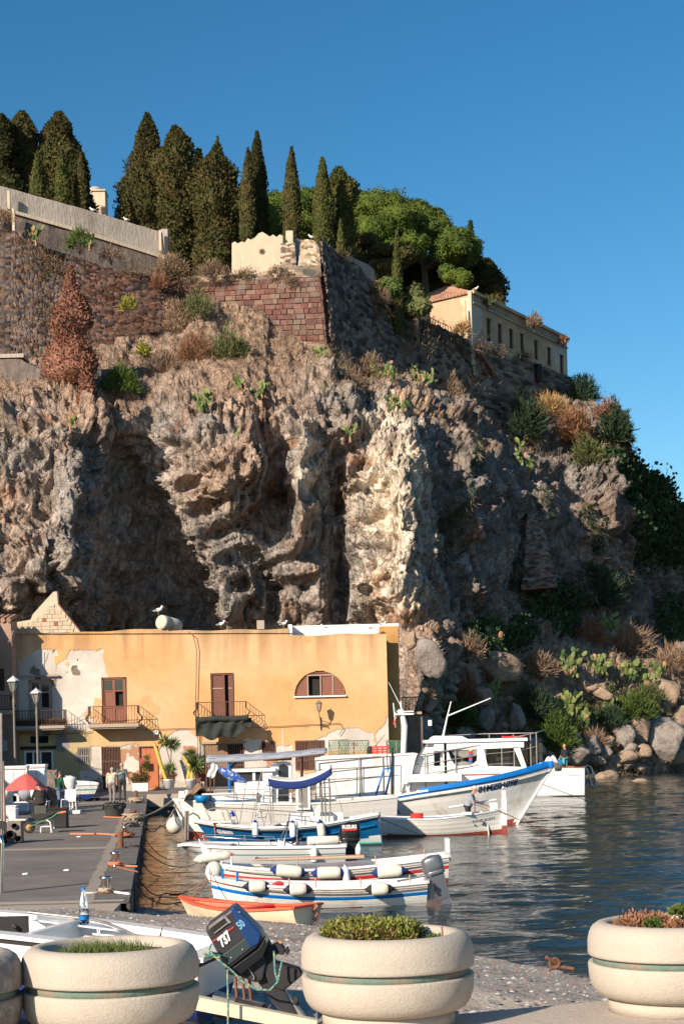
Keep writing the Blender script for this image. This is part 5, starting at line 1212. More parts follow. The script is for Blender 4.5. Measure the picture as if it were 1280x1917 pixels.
cyp=[('broad_cypress','dark broad cypress cut by the left edge of the picture',0,216,400,84,138,'lumpy','foliagedk'),('broad_cypress','tall dark cypress, second from the left edge above the terrace wall',42,212,400,66,140,'lumpy','foliage'),('broad_cypress','tallest dark cypress of the far left clump, right side of the clump',112,214,420,90,141,'lumpy','foliage'),('broad_cypress','dark cypress closing the right end of the far left clump',148,285,410,52,139,'lumpy','foliagedk'),('slim_cypress','small sunlit green cypress in front of the far left clump, left one',71,284,400,30,134,'column','foliagegr'),('slim_cypress','small sunlit green cypress in front of the far left clump, middle one',117,282,410,34,135,'column','foliagegr'),('slim_cypress','small sunlit cypress in front of the far left clump, right one',152,286,415,26,136,'column','foliage'),('broad_cypress','huge conical brown green cypress right of the gap with the domed turret',276,215,440,112,143,'cone','foliage'),('broad_cypress','tall loose cypress right beside the huge conical one',330,240,500,72,141,'lumpy','foliage'),('broad_cypress','dark cypress half hidden behind two lumpy ones',372,282,500,60,147,'lumpy','foliagedk'),('broad_cypress','round topped lumpy cypress with a thin spike just left of the bastion',407,274,500,82,140,'lumpy','foliage'),('slim_cypress','slim cypress of the pair left of the bastion parapet, lower one',464,279,445,30,145,'column','foliage'),('slim_cypress','slim cypress of the pair left of the bastion parapet, taller one',481,248,452,44,147,'column','foliagedk'),('slim_cypress','lone slim cypress standing over the wavy parapet',546,277,455,34,146,'column','foliage'),('slim_cypress','tall green cypress just right of the bastion corner',604,296,470,42,147,'column','foliagegr'),('broad_cypress','rough dark cypress touching the tall green one right of the bastion',634,316,485,56,150,'lumpy','foliagegr'),('slim_cypress','little bright cypress at the foot of the tall green one',638,412,490,17,145,'column','foliagegr'),('slim_cypress','very thin cypress standing alone before the pines',743,432,600,22,147,'column','foliagegr'),('broad_cypress','pointed cypress sticking out above the right end of the pines',880,415,520,40,172,'cone','foliagegr'),('broad_cypress','dark cypress at the right end of the wood behind the yellow building',910,486,600,62,170,'lumpy','foliagedk'),('broad_cypress','small cypress lowest in the row, behind the yellow building roof',930,535,600,40,166,'cone','foliage'),]
for k,(nm,lab,px,yt,yb,wp,Y,kd,m) in enumerate(cyp):
 yb2=yb+28
 if px<420:Y+=13
 cypress(nm,lab,px,yt,yb2,wp,Y,kd,m,seed=20+k,group='cypresses on the hill top',dens=80 if kd=='column' else 62,leaf=.22 if kd=='column' else.27)
b=MB(); sp=P(407,258,139);
cypress('slim_cypress','thin cypress tip rising out of the round topped lumpy cypress',407,257,330,10,155,'column','foliagegr',seed=77,group='cypresses on the hill top',dens=80,leaf=.25)
cypress('dead_cypress','dead cypress with rust brown needles in front of the dark rubble wall',134,498,722,98,122.5,'cone','deadneedles',seed=91,dens=110,leaf=.2,gaps=.6)
cypress('dead_cypress','small dead brown cypress beside the foot of the big dead one',163,668,765,34,119.5,'cone','deadneedles',seed=92,dens=60,leaf=.28,gaps=.3)
# stone pines: domes of needles
def blobs_tree(name,label,blobs,Y,m,trunk_px,seed=1,dens=55,leaf=.22,cat='tree',up=.8,cs=.6,lump=.36,yb=560,core=.9):
 rg=np.random.default_rng(seed); V=[]; Fq=[]; n0=0
 for(px,py,rx,ry,dy) in blobs:
  c=P(px,py,Y+dy); a=rx*Y/F; b_=ry*Y/F; N=int(4*pi*a*b_*dens*.8)
  d=unit(rg.normal(0,1,(N,3))); d[:,1]=-np.abs(d[:,1])*np.where(rg.uniform(0,1,N)<.8,1,-1)
  def shp(d,k):
   p=np.array(c)+d*np.array([a,a,b_])*k
   d1,d2,v,r=cells(p*cs+seed,seed); return np.array(c)+d*np.array([a,a,b_])*k*(1+lump*(1.1-2*d1))[:,None]
  p=shp(d,rg.uniform(.88,1.02,(N,1))); o=unit(d+np.array([0,0,up])+rg.normal(0,.5,(N,3))); t_=unit(np.cross(d,rg.normal(0,1,(N,3)))); o=unit(t_+.5*d+np.array([0,0,.3])); s=unit(np.cross(o,d+rg.normal(0,.3,(N,3))))
  ln=leaf*rg.uniform(.6,1.5,(N,1)); v=tris(p-o*.1,o,s,ln,ln*.28); V.append(v); Fq.append(np.arange(len(v)).reshape(-1,4)+n0); n0+=len(v)
  nu,nv=20,14; th,ph=np.meshgrid(np.linspace(.01,pi-.01,nv),np.linspace(0,2*pi,nu,endpoint=False),indexing='ij')
  dc=np.stack([np.sin(th)*np.cos(ph),np.sin(th)*np.sin(ph),np.cos(th)],-1).reshape(-1,3); pc=shp(dc,core)
  i=np.arange(nv-1)[:,None]*nu; j=np.arange(nu)[None,:]; V.append(pc); Fq.append(np.stack([i+j,i+nu+j,i+nu+(j+1)%nu,i+(j+1)%nu],-1).reshape(-1,4)+n0); n0+=len(pc)
 q=P(trunk_px,yb,Y); T=thing(name,label,cat,(q.x,Y,q.z))
 mesh_obj('crown',np.concatenate(V),np.concatenate(Fq),m,parent=T)
 b=MB(); top=P(blobs[0][0],blobs[0][1],Y); b.tube([(q.x,Y,q.z-1.5),((q.x*.6+top.x*.4),Y,q.z*.6+top.z*.4),top],[.35,.28,.15],8)
 for bl in blobs[1:]:e=P(bl[0],bl[1],Y+bl[4]); b.tube([(q.x*.6+top.x*.4,Y,q.z*.6+top.z*.4),e],[.2,.08],6)
 b.build('trunk',['bark'],T); return T
blobs_tree('stone_pine','bright green pine crown behind the slim cypresses over the bastion',[(535,395,45,34,0),(575,385,45,28,3),(510,420,22,40,-2),(560,430,50,30,0)],160,'pine',545,31,yb=480)
blobs_tree('stone_pine','big bright green domed pine right of the bastion cypresses',[(700,400,62,42,0),(668,395,40,32,4),(745,420,52,40,-2),(690,440,55,34,-3),(770,465,34,28,-4),(735,475,40,28,-4)],163,'pine',700,32)
blobs_tree('stone_pine','second bright green domed pine, right of the biggest one',[(785,420,50,40,3),(815,440,34,34,0),(760,400,40,26,4),(845,462,42,34,-2),(868,470,30,34,0)],165,'pine',800,33)
blobs_tree('stone_pine','low green pine tuft under the right end of the pine wood',[(850,520,24,16,0),(868,528,20,16,-1),(838,508,16,14,0)],158,'pine',850,34,yb=575)
blobs_tree('evergreen_oak','dark shaded evergreen mass below the big domed pines',[(700,505,44,40,0),(680,470,34,36,2),(780,520,60,44,1),(830,545,56,44,2),(880,520,34,54,4),(735,545,40,36,0),(660,450,24,50,4),(800,565,60,30,0)],170,'foliagedk',780,35,yb=600)
blobs_tree('evergreen_shrub','olive green bushes lit in front of the dark mass behind the curved parapet',[(690,452,26,12,0),(715,470,26,14,0),(668,486,22,12,0),(760,480,20,14,0),(720,500,20,12,0)],155,'foliage',690,36,leaf=.3,yb=520)
blobs_tree('wall_shrub','grey green olive bush left of the yellow building',[(778,555,20,22,0),(790,575,16,16,-1),(770,575,18,20,0)],148,'olive',778,38,dens=40,leaf=.3,cat='shrub',yb=600)
blobs_tree('wall_shrub','green bush on the curtain wall right of the curved parapet',[(725,545,24,24,0),(705,555,16,22,-1)],147,'green',722,39,dens=40,leaf=.3,cat='shrub',yb=590)
# ---- shrubs: domes of thin blades
def shrub(label,px,py,rx,ry,m,n=420,seed=1,Y=None,name='shrub',leaf=.42,wd=.035,cat='shrub',droop=0.0,group=None,toward=.35,solidc=True,twig=True):
 rg=np.random.default_rng(seed*7+3)
 if Y is None:S,N=cliff_at(px,py+ry*.6); Y=S.y-toward
 c=P(px,py+ry*.7,Y); a=rx*Y/F; h=ry*1.75*Y/F
 n=int(n*1.5)
 d=unit(rg.normal(0,1,(n,3))); d[:,2]=np.abs(d[:,2]); d[:,1]=np.where(d[:,1]>.3,-d[:,1],d[:,1])
 rad=rg.uniform(.25,1.0,(n,1))**.6; lum=1+.35*vn(d*2.3+seed,seed)[:,None]
 p=np.array(c)+d*np.array([a,a*.8,h])*rad*lum
 o=unit(d+np.array([0,0,.5-droop*2])+rg.normal(0,.55,(n,3))); s=unit(np.cross(o,rg.normal(0,1,(n,3))))
 ln=leaf*rg.uniform(.5,1.3,(n,1)); v=tris(p,o,s,ln,wd)
 f=np.arange(len(v)).reshape(-1,4); T=thing(name,label,cat,(c.x,c.y,c.z),group)
 mm=np.repeat(0,len(f))
 mesh_obj('foliage',v,f,m,parent=T)
 b=MB()
 for k in range(9):
  e=unit(rg.normal(0,1,3)); e=Vector((e[0]*a*.8,-abs(e[1])*a*.5,abs(e[2])*h*.8)); b.tube([c-Vector((0,-.2,.4)),c+e*.5,c+e],[.035,.02,.008],4,caps=False)
 b.build('stems',['bark'],T); return T
SHR=[('round green shrub growing from the left terrace wall',150,452,28,24,'green',700,.38,.03),('pale straw shrub at the foot of the terrace wall, far left edge',8,408,22,16,'drygrass',500,.4,.02),('straw coloured tuft right of the green shrub on the terrace wall',208,478,22,12,'drytwig',350,.4,.02),('dry shrub spilling over below the end of the terrace wall',318,500,32,20,'drygrass',700,.5,.025),('rust brown grass tuft hanging at the rubble wall top',300,532,16,16,'drybrown',350,.5,.025),('yellow green weed growing halfway up the dark rubble wall',240,572,13,14,'yellowgreen',260,.45,.03),('grey shrub left of the wavy parapet',400,508,26,14,'drytwig',500,.45,.025),('tall olive shrub left of the red bastion blocks',372,575,28,30,'olive',800,.4,.03),('dry pinkish shrub below the tall olive one',330,600,28,34,'drygrass',800,.45,.025),('big pink brown dead shrub under the bastion, left of the round olive one',365,655,36,32,'drybrown',1100,.45,.025),('round olive green shrub under the bastion blocks',428,652,40,32,'olive',1200,.42,.03),('dark green broom shrub on the ledge right of the dead cypress',228,718,36,30,'green',1100,.5,.03),('small yellow leaved cactus bush on the ledge wall',270,658,12,14,'yellowgreen',180,.35,.08),('dry thicket between the ledge and the bastion',310,685,34,24,'drytwig',700,.5,.025),('straw coloured shrub right below the bastion corner',690,690,34,22,'drygrass',700,.45,.025),('brown shrub under the green mound on the upper rocks',660,715,28,22,'drytwig',600,.45,.025),('round pale dry shrub at the cliff edge, right of the yellow cactus',848,738,28,30,'drygrass',900,.42,.022),('ragged straw tuft hanging right of the round pale shrub',882,738,18,20,'drygrass',350,.5,.025),('dark green tuft below the curtain wall above the yellow cactus',780,668,18,22,'green',350,.45,.03),('sunlit yellow brown brush in a hollow of the right cliff',1030,765,38,26,'straw',900,.8,.03),('dark green brush hanging below the sunlit straw brush',985,790,36,48,'deepgreen',1100,.8,.05),('brown green brush right below the straw brush',1070,805,36,38,'drybrown',900,.8,.05),('olive brush lower right of the straw brush',1100,850,32,30,'olive',700,.7,.05),('dry bush growing out of the long wall top of the yellow building',1000,603,14,15,'drygrass',350,.5,.03),('small grey green tuft on the front end of the yellow building roof',913,566,10,8,'olive',160,.45,.04),('small dry tuft near the far end of the yellow building roof',1053,638,9,8,'drybrown',150,.45,.04),('straw bush in front of the yellow building end wall',866,617,17,13,'straw',350,.45,.03),('pale dry bush between the curved parapet and the thin cypress',712,560,20,16,'drygrass',400,.45,.03),('dark scrub on the skyline right of the yellow building',1090,735,26,26,'deepgreen',800,.7,.05),('dark shrub mass on the skyline halfway down the right edge of the cliff',1150,800,36,40,'deepgreen',1400,.8,.06),('brown fringed skyline shrub above the ivy',1135,775,24,20,'drybrown',500,.7,.05),('dry brown shrub over the boulders, left of the tall prickly pear',1105,1195,26,24,'drybrown',700,.8,.03),('big dry rounded shrub right of the tall prickly pear',1175,1205,42,30,'drygrass',1300,.8,.03),('dry pink brown shrub at the right edge above the shore',1262,1240,36,28,'drygrass',1000,.8,.03),('dark green shrub by the rocks behind the big white boat',860,1340,36,22,'green',900,.5,.035),('bright green creeping shrub behind the far white boat',1042,1375,36,34,'green',1500,.5,.035),('green creeper mat on the slope above the right boulders',1180,1330,40,26,'green',1300,.6,.035),('dark green creeper mat in the middle of the shore slope',1140,1345,34,22,'deepgreen',800,.6,.035),('shaded green brush at the left of the shore slope',1000,1320,30,34,'deepgreen',900,.6,.04),('dry brown brush left of the prickly pears',1010,1250,36,22,'drytwig',900,.7,.03),('dry grass drape over the round boulder by the water',1108,1388,24,18,'drygrass',700,.6,.02),('brown dry bush beside the big sunlit boulder',868,1300,28,24,'drybrown',600,.6,.03),('grey green shrub in the shade at the foot of the cliff',872,1215,30,26,'drytwig',600,.6,.03),('dark brush at the foot of the shaded cliff, centre right',1100,1110,60,34,'deepgreen',1500,.9,.05),('low olive bush on the slope at the right edge',1215,1300,26,16,'olive',500,.6,.03),('small straw tuft on the rock by the terrace railing',800,1302,10,8,'straw',120,.4,.02),]
for k,(lab,px,py,rx,ry,m,n,lf,wd) in enumerate(SHR):
 Y=None
 if py<530 and px<420:Y={150:135.5,8:134.5,208:136.5,318:139,300:136}.get(px)
 if px==400:Y=138
 if px==300:Y=136.5
 if px==240:Y=131.5
 if px==712:Y=145
 if px in(1000,913,1053) and py<645:Y={913:157.5,1000:164.5,1053:172}[px]
 if px==866:Y=151
 shrub(lab,px,py,rx,ry,m,n,k+1,Y,leaf=lf,wd=wd,group='shrubs on the cliff' if py<1000 else 'shrubs on the shore slope')
 # ---- prickly pears
def pad(b,c,n_,up,r,m):
 n_=n_.normalized(); up=(up-n_*up.dot(n_)).normalized(); s=up.cross(n_)
 K_=9; ring=[];
 for k in range(K_):
  a=2*pi*k/K_; ring.append(c+up*(r*1.25*cos(a)+r)+s*(r*.78*sin(a)))
 f0,f1=c+up*r+n_*r*.16,c+up*r-n_*r*.16
 b.add(ring+[f0,f1],[(k,(k+1)%K_,K_) for k in range(K_)]+[((k+1)%K_,k,K_+1) for k in range(K_)],m,False)
def pear(label,px,py,wpx,hpx,n=26,seed=1,mats=('cactus','cactusdk'),Y=None,r=.20,dead=.08,name='prickly_pear',toward=.5):
 rg=random.Random(seed*13+1)
 if Y is None:S,N=cliff_at(px,py+hpx*.45); Y=S.y-toward
 base=P(px,py+hpx*.5,Y); w_=wpx*Y/F/2; h=hpx*Y/F; b=MB(); q=[]
 T=thing(name,label,'cactus',base)
 for k in range(int(n*1.3)):
  if k<4 or not q:c=base+Vector((rg.uniform(-.3,.3)*w_,rg.uniform(-.3,.2),rg.uniform(0,.1)*h)); up=Vector((rg.uniform(-.5,.5),rg.uniform(-.2,.1),1)).normalized()
  else:
   c0,u0,r0=rg.choice(q[-max(6,n//2):]); up=(u0+Vector((rg.uniform(-.9,.9),rg.uniform(-.4,.3),rg.uniform(-.1,.5)))).normalized(); c=c0+u0*r0*2.0
   if c.z>base.z+h*.95 or abs(c.x-base.x)>w_:c=base+Vector((rg.uniform(-.8,.8)*w_,rg.uniform(-.4,.2),rg.uniform(.0,.6)*h)); up=Vector((rg.uniform(-.6,.6),0,1)).normalized()
  rr=r*rg.uniform(.55,1.0); nn=Vector((rg.uniform(-1,1),-1,rg.uniform(-.3,.5)))
  pad(b,c,nn,up,rr,2 if rg.random()<dead else(1 if rg.random()<.15 else 0)); q.append((c,up,rr))
 b.build('pads',[mats[0],mats[1],'cactusdead'],T)
 b=MB(); b.tube([base-Vector((0,0,.4)),base+Vector((0,0,h*.3))],[.10,.05],6); b.build('stem',['cactusdead'],T)
PEARS=[('yellow green prickly pear clump below the curtain wall, left one',720,700,50,44,70,.21),('bright yellow prickly pear clump below the curtain wall, right one',785,710,56,62,90,.21),('prickly pear clump in the rocks under the two yellow ones',745,760,60,30,40,.2),('prickly pear by the foot of the bastion corner',600,672,26,36,30,.24),('pale prickly pear on the slope below the olive shrub, left one',380,752,32,40,26,.24),('prickly pear on the slope below the olive shrub, middle one',448,716,20,26,14,.22),('prickly pear on the slope below the bastion, right one',482,730,34,36,22,.24),('small prickly pear far left above the hollow',132,788,14,18,8,.2),('small prickly pear on the rock rim over the hollow',440,818,14,22,8,.2),('prickly pear sprouting from the terrace wall foot',68,438,28,26,14,.22),('prickly pear pads right of the green wall shrub',168,452,14,16,7,.2),('small prickly pear in the crack above the pale rock',655,808,26,20,12,.2),('prickly pear trailing down the shaded cliff under the curtain wall',975,850,24,50,24,.26),('prickly pear at the rim of the shaded cliff',990,872,18,24,12,.24),('tall pale prickly pear sticking out above the shore slope',1137,1180,36,66,60,.30),('prickly pear thicket left of the tall pale one',1070,1245,40,56,60,.28),('prickly pear cluster in the middle of the shore slope',1118,1248,50,36,50,.26),('prickly pear cluster at the centre of the slope above the green creeper',1065,1320,50,44,60,.28),('prickly pear low on the slope by the creeper',1090,1348,46,30,40,.26),('prickly pear on the slope under the dry rounded shrub',1180,1262,40,36,40,.28),('prickly pear near the right edge of the slope, lower one',1205,1275,30,32,30,.28),('prickly pear near the right edge of the slope, upper one',1232,1255,26,30,26,.26),('small prickly pear beside the green creeper mat',1140,1320,22,20,16,.25),('prickly pear above the sunlit big boulder',925,1195,26,40,26,.26),('prickly pear hanging by the boulders near the house',925,1290,22,40,16,.25),('small prickly pear on the skyline of the dry rounded shrub',1215,1207,22,16,12,.26)]
for k,(lab,px,py,wp,hp,n,r) in enumerate(PEARS):
 Y=None
 if px==68:Y=133
 if px==168:Y=134.8
 pear(lab,px,py,wp,hp,n,k+1,r=r,Y=Y,toward=.6)
 # ---- uncountable growth
def scatter(name,prob,size,wd,mats,seed,hang=0.0,out=.7,up=.8,per=3,jit=.12,label=None,lim=70000):
 rg=np.random.default_rng(seed); S=CL['S'].reshape(-1,3); N=CL['NB'].reshape(-1,3); pr=prob(CL['PX'].ravel(),CL['PY'].ravel(),S)
 k=np.nonzero(rg.uniform(0,1,len(S))<pr)[0]
 if len(k)>lim:k=rg.choice(k,lim,replace=False)
 p=np.repeat(S[k],per,0)+rg.normal(0,jit,(len(k)*per,3)); n=np.repeat(N[k],per,0); m=len(p)
 d=unit(n*out+np.array([0,0,up-hang])+rg.normal(0,.5,(m,3))); s=unit(np.cross(d,rg.normal(0,1,(m,3)))); ln=size*rg.uniform(.4,1.3,(m,1))
 v=tris(p-d*.05,d,s,ln,wd*rg.uniform(.6,1.3,(m,1))); f=np.arange(len(v)).reshape(-1,4)
 o=mesh_obj(name,v,f,mats,rg.integers(0,len(mats),len(f)),kind='stuff'); return o
def E(px,py,cx,cy,rx,ry):return np.clip(1.3-((px-cx)/rx)**2-((py-cy)/ry)**2,0,1)
def patch(S,s,sd):return np.clip(.5+1.6*fbm(S*s,3,sd),0,1)
soilf=CL['soil'].ravel()
scatter('dry_scrub',lambda px,py,S:soilf*.16*patch(S,.35,70)*(px<1120)+.02*patch(S,.3,71)*(py<1150)*(px<700)+.22*soilf*(px<620)*(py>640)*(py<770)*patch(S,.5,74),.30,.022,['drygrass','drytwig','drybrown'],1,per=4,lim=38000)
scatter('left_scrub',lambda px,py,S:.10*patch(S,.5,72)**3*(px<160)*(py>740)*(py<1120),.28,.02,['drygrass','drytwig','olive'],2,per=4,lim=9000)
scatter('shore_scrub',lambda px,py,S:(py>1170)*(px>790)*.30*patch(S,.25,73)*soilf,.42,.028,['drygrass','drytwig','olive','drybrown'],3,per=4,lim=22000)
scatter('creeper',lambda px,py,S:.5*(E(px,py,1160,1340,90,42)+E(px,py,1045,1370,48,50)+E(px,py,860,1345,44,26)+E(px,py,985,1330,30,40)),.34,.045,['green','green','olive'],4,per=5,lim=12000)
scatter('ivy',lambda px,py,S:.8*np.maximum.reduce([E(px,py,1225,960,52,105),E(px,py,1190,890,34,40),E(px,py,1265,1010,24,60),E(px,py,1150,870,24,14)]),.45,.22,['cactusdk','deepgreen','cactusdk'],5,per=4,lim=14000,out=1.2,jit=.4)
scatter('ivy',lambda px,py,S:.8*np.maximum.reduce([E(px,py,1262,1160,34,50),E(px,py,1025,1140,48,42),E(px,py,1045,1180,34,24),E(px,py,905,1190,26,36),E(px,py,960,1195,30,26)]),.40,.16,['cactusdk','deepgreen','cactusdk'],6,per=4,lim=10000,out=1.1,jit=.3)
scatter('hanging_grass',lambda px,py,S:.55*np.maximum.reduce([E(px,py,1110,1105,75,40),E(px,py,1085,1085,40,30),E(px,py,1005,940,10,30),E(px,py,1088,975,14,40),E(px,py,1112,1010,12,36),E(px,py,850,960,14,50),E(px,py,870,870,14,26),E(px,py,955,1070,16,36),E(px,py,1160,830,34,34),E(px,py,1095,740,26,26)]),.8,.03,['deepgreen','drytwig','deepgreen'],7,hang=1.7,per=4,lim=14000,jit=.2)
scatter('upper_growth',lambda px,py,S:.35*np.maximum.reduce([E(px,py,1040,830,80,60)*.6,E(px,py,700,720,120,40)*.5]),.45,.03,['drytwig','drybrown','olive','drygrass'],8,per=4,lim=12000)
# growth on the walls themselves
def wall_tufts(name,pts,n,size,wd,mats,seed,hang=.0):
 rg=np.random.default_rng(seed); A=np.array([tuple(PK(*p[:3])) for p in pts]); R_=np.array([p[3] for p in pts]); k=rg.integers(0,len(pts),n)
 p=A[k]+rg.normal(0,1,(n,3))*R_[k][:,None]*[1,.3,.6]; d=unit(np.array([0,-1.,.7-hang])+rg.normal(0,.6,(n,3))); s=unit(np.cross(d,rg.normal(0,1,(n,3)))); ln=size*rg.uniform(.4,1.2,(n,1))
 v=tris(p,d,s,ln,wd); mesh_obj(name,v,np.arange(len(v)).reshape(-1,4),mats,rg.integers(0,len(mats),n),kind='stuff')
wall_tufts('wall_growth',[(60,452,116.6,.8),(85,480,116.7,.8),(100,500,116.5,.7),(78,520,116.2,.6),(65,560,115.6,.7),(72,600,115.0,.7),(95,590,115.2,.5),(250,505,118.3,.6),(280,520,119,.5),(340,520,120,.8),(360,530,120.5,.8),(395,512,121,.7)],4200,.38,.02,['drytwig','drygrass','olive','drybrown'],3)
wall_tufts('wall_growth',[(452,515,120.2,.3),(465,512,119.8,.4),(520,505,119.2,.3),(510,512,119.1,.3),(540,520,118.7,.3),(545,530,118.5,.35),(500,625,117.4,.3),(480,610,117.8,.4),(440,640,118,.8),(490,655,116.9,.9),(540,665,116.2,.8),(580,680,115.6,.7),(620,690,115.7,.8)],3600,.34,.02,['drytwig','drygrass','drygrass','olive'],4)
wall_tufts('wall_growth',[(640,480,121.6,.4),(690,540,125.6,.8),(720,570,127,.9),(750,590,128.6,1.0),(700,590,125,.8),(760,620,129,1.0),(800,610,131,.8),(850,630,133,.8),(900,655,135.4,.8),(930,665,138,.7),(870,660,133.8,.6),(980,670,142.2,.4),(770,650,128,1.2),(860,720,133,1.2),(1080,722,153,.8),(1095,735,155,.9)],5200,.5,.025,['drytwig','drybrown','deepgreen','olive'],5)
# == BOULDERS
def boulder(label,px,py,rx,ry,m='boulder',seed=1,Y=None,group=None,flat=.9,toward=.8,name='boulder',ztop=None,rot=0):
 if Y is None:S,N=cliff_at(px,min(1500,py+ry*.3)); Y=S.y-toward
 c=P(px,py,Y); a=rx*Y/F; h=ry*Y/F
 if c.z-h<.35:pass
 n1,n2_=22,30; th,ph=np.meshgrid(np.linspace(.02,pi-.02,n1),np.linspace(0,2*pi,n2_,endpoint=False),indexing='ij')
 d=np.stack([np.sin(th)*np.cos(ph),np.sin(th)*np.sin(ph),np.cos(th)],-1).reshape(-1,3)
 rg=np.random.default_rng(seed*5+2); nrm=unit(rg.normal(0,1,(11,3))); off=rg.uniform(.55,.92,11)
 k=np.min(np.where(d@nrm.T>.05,off[None]/np.maximum(d@nrm.T,.05),9),1); k=np.minimum(k,1.15)
 p=d*k[:,None]; p=p*(1+.05*fbm(d*2.2+seed,4,seed)+.05*facets(d*2.5+seed,seed))[:,None]
 p=p*np.array([a,(a+h)*.5*flat,h])+np.array(c)
 i=np.arange(n1-1)[:,None]*n2_; j=np.arange(n2_)[None,:]
 f=np.stack([i+j,i+n2_+j,i+n2_+(j+1)%n2_,i+(j+1)%n2_],-1).reshape(-1,4)
 o=mesh_obj(name,p,f,m,loc=(c.x,c.y,c.z-h)); single(o,label,'boulder',group)
 return o
BL=[('big sunlit boulder on the shore below the shaded cliff',930,1255,42,32,'boulder'),('pale round rock perched left of the big sunlit boulder',888,1268,14,15,'boulder'),('small triangular rock under the seagull',880,1250,13,13,'boulder'),('dark leaning boulder left of the perched rocks',838,1288,16,14,'boulderg'),('rounded grey outcrop between the house end and the boulders',800,1240,34,40,'boulderg'),('small rock stuck on the cliff above the grey outcrop',772,1202,14,18,'boulder'),('orange brown slab beside the black terrace railing',802,1322,17,22,'boulder'),('brown block below the orange brown slab',796,1370,16,24,'boulderg'),('upright grey rock pillar under the big sunlit boulder',908,1345,16,24,'boulderg'),('tall dark rock pillar right of the upright grey one',965,1340,18,30,'boulderg'),('low rock slab in the middle of the rocks behind the boats',838,1308,22,11,'boulder'),('wide brown rock under the perched stones',895,1300,30,20,'boulder'),('round grey rock just above the boat cabin roof',868,1378,20,16,'boulderg'),('grey rock behind the boat railing',832,1384,18,14,'boulderg'),('dark rock seen between the boat rails',912,1392,26,18,'boulderg'),('big dark boulder behind the bow rail of the large white boat',985,1400,34,30,'boulderg'),('rounded boulder right behind the man in black',1078,1415,36,24,'boulderg'),('round boulder with dry grass hanging over it',1108,1400,26,26,'boulderg'),('white grey cube shaped boulder on the right shore',1166,1382,22,24,'boulderg'),('pale pointed boulder above the cube shaped one',1160,1358,14,12,'boulder'),('tall cracked tan boulder right of the cube shaped one',1198,1372,26,28,'boulder'),('huge grey streaked boulder sloping to the water at the right',1242,1388,44,44,'boulderg'),('sunlit boulder at the right edge above the shore',1248,1305,32,34,'boulder'),('rock at the right edge behind the huge streaked boulder',1272,1350,26,26,'boulder'),('tan boulder between the huge streaked one and the tall cracked one',1222,1348,20,16,'boulder'),('low dark brown boulder at the waterline under the cube shaped one',1165,1422,30,16,'boulder'),('reddish round boulder at the waterline right of the middle',1198,1412,20,20,'boulder'),('small rounded boulder left of the cube shaped one',1130,1412,18,18,'boulderg'),('small dark rock between the water boulders',1140,1390,14,11,'boulder'),('brown stone at the waterline near the boat ladder',1118,1425,16,12,'boulder'),('pair stone wedged behind the reddish boulder',1180,1400,14,10,'boulderg'),('flat brown boulder at the waterline by the right edge',1262,1420,26,16,'boulder'),('grey rock above the round grassy boulder',1075,1380,15,12,'boulderg'),('rock in the middle of the slope among dead cactus',1128,1300,18,16,'boulder'),('dark rock right of the rock among dead cactus',1112,1288,16,10,'boulder')]
for k,(lab,px,py,rx,ry,m) in enumerate(BL):boulder(lab,px,py,rx,ry,m,k+1,group='boulders on the shore')
c=G(1135,1458,.0); boulder('pale rock breaking the water right of the boat ladder',1137,1455,22,13,'boulder',61,Y=c.y,name='boulder')
c=G(1198,1462,.0); boulder('dark low rock awash in the water at the right',1198,1462,17,5,'boulder',62,Y=c.y,name='boulder')
c=G(780,1410,.0)
for k,(lab,px,py,rx,ry,m,Y) in enumerate((('dark rock wedge under the iron terrace',775,1395,16,34,'boulderg',100.5),('brown foot rock between terrace and boat mast',815,1405,22,28,'boulder',104))):boulder(lab,px,py,rx,ry,m,70+k,Y=Y)
# stones of the slope, too many to count
rg=np.random.default_rng(11); V=[]; Fq=[]; n0=0
base=unit(np.array([[1,0,0],[-1,0,0],[0,1,0],[0,-1,0],[0,0,1],[0,0,-1.]])); fb=np.array([[0,2,4],[2,1,4],[1,3,4],[3,0,4],[2,0,5],[1,2,5],[3,1,5],[0,3,5]])
for k in range(420):
 px=rg.uniform(790,1290); py=rg.uniform(1230,1445)
 S,N=cliff_at(px,py)
 if py<1380 and rg.uniform()<.45:continue
 r=rg.uniform(.25,.75)*(1.3 if py>1400 else.8); V.append(np.array(S)+base*r*rg.uniform(.6,1.25,(6,1))*[1.2,1,.8]); Fq.append(fb+n0); n0+=6
mesh_obj('shore_stones',np.concatenate(V),np.concatenate(Fq),'boulder',kind='stuff')
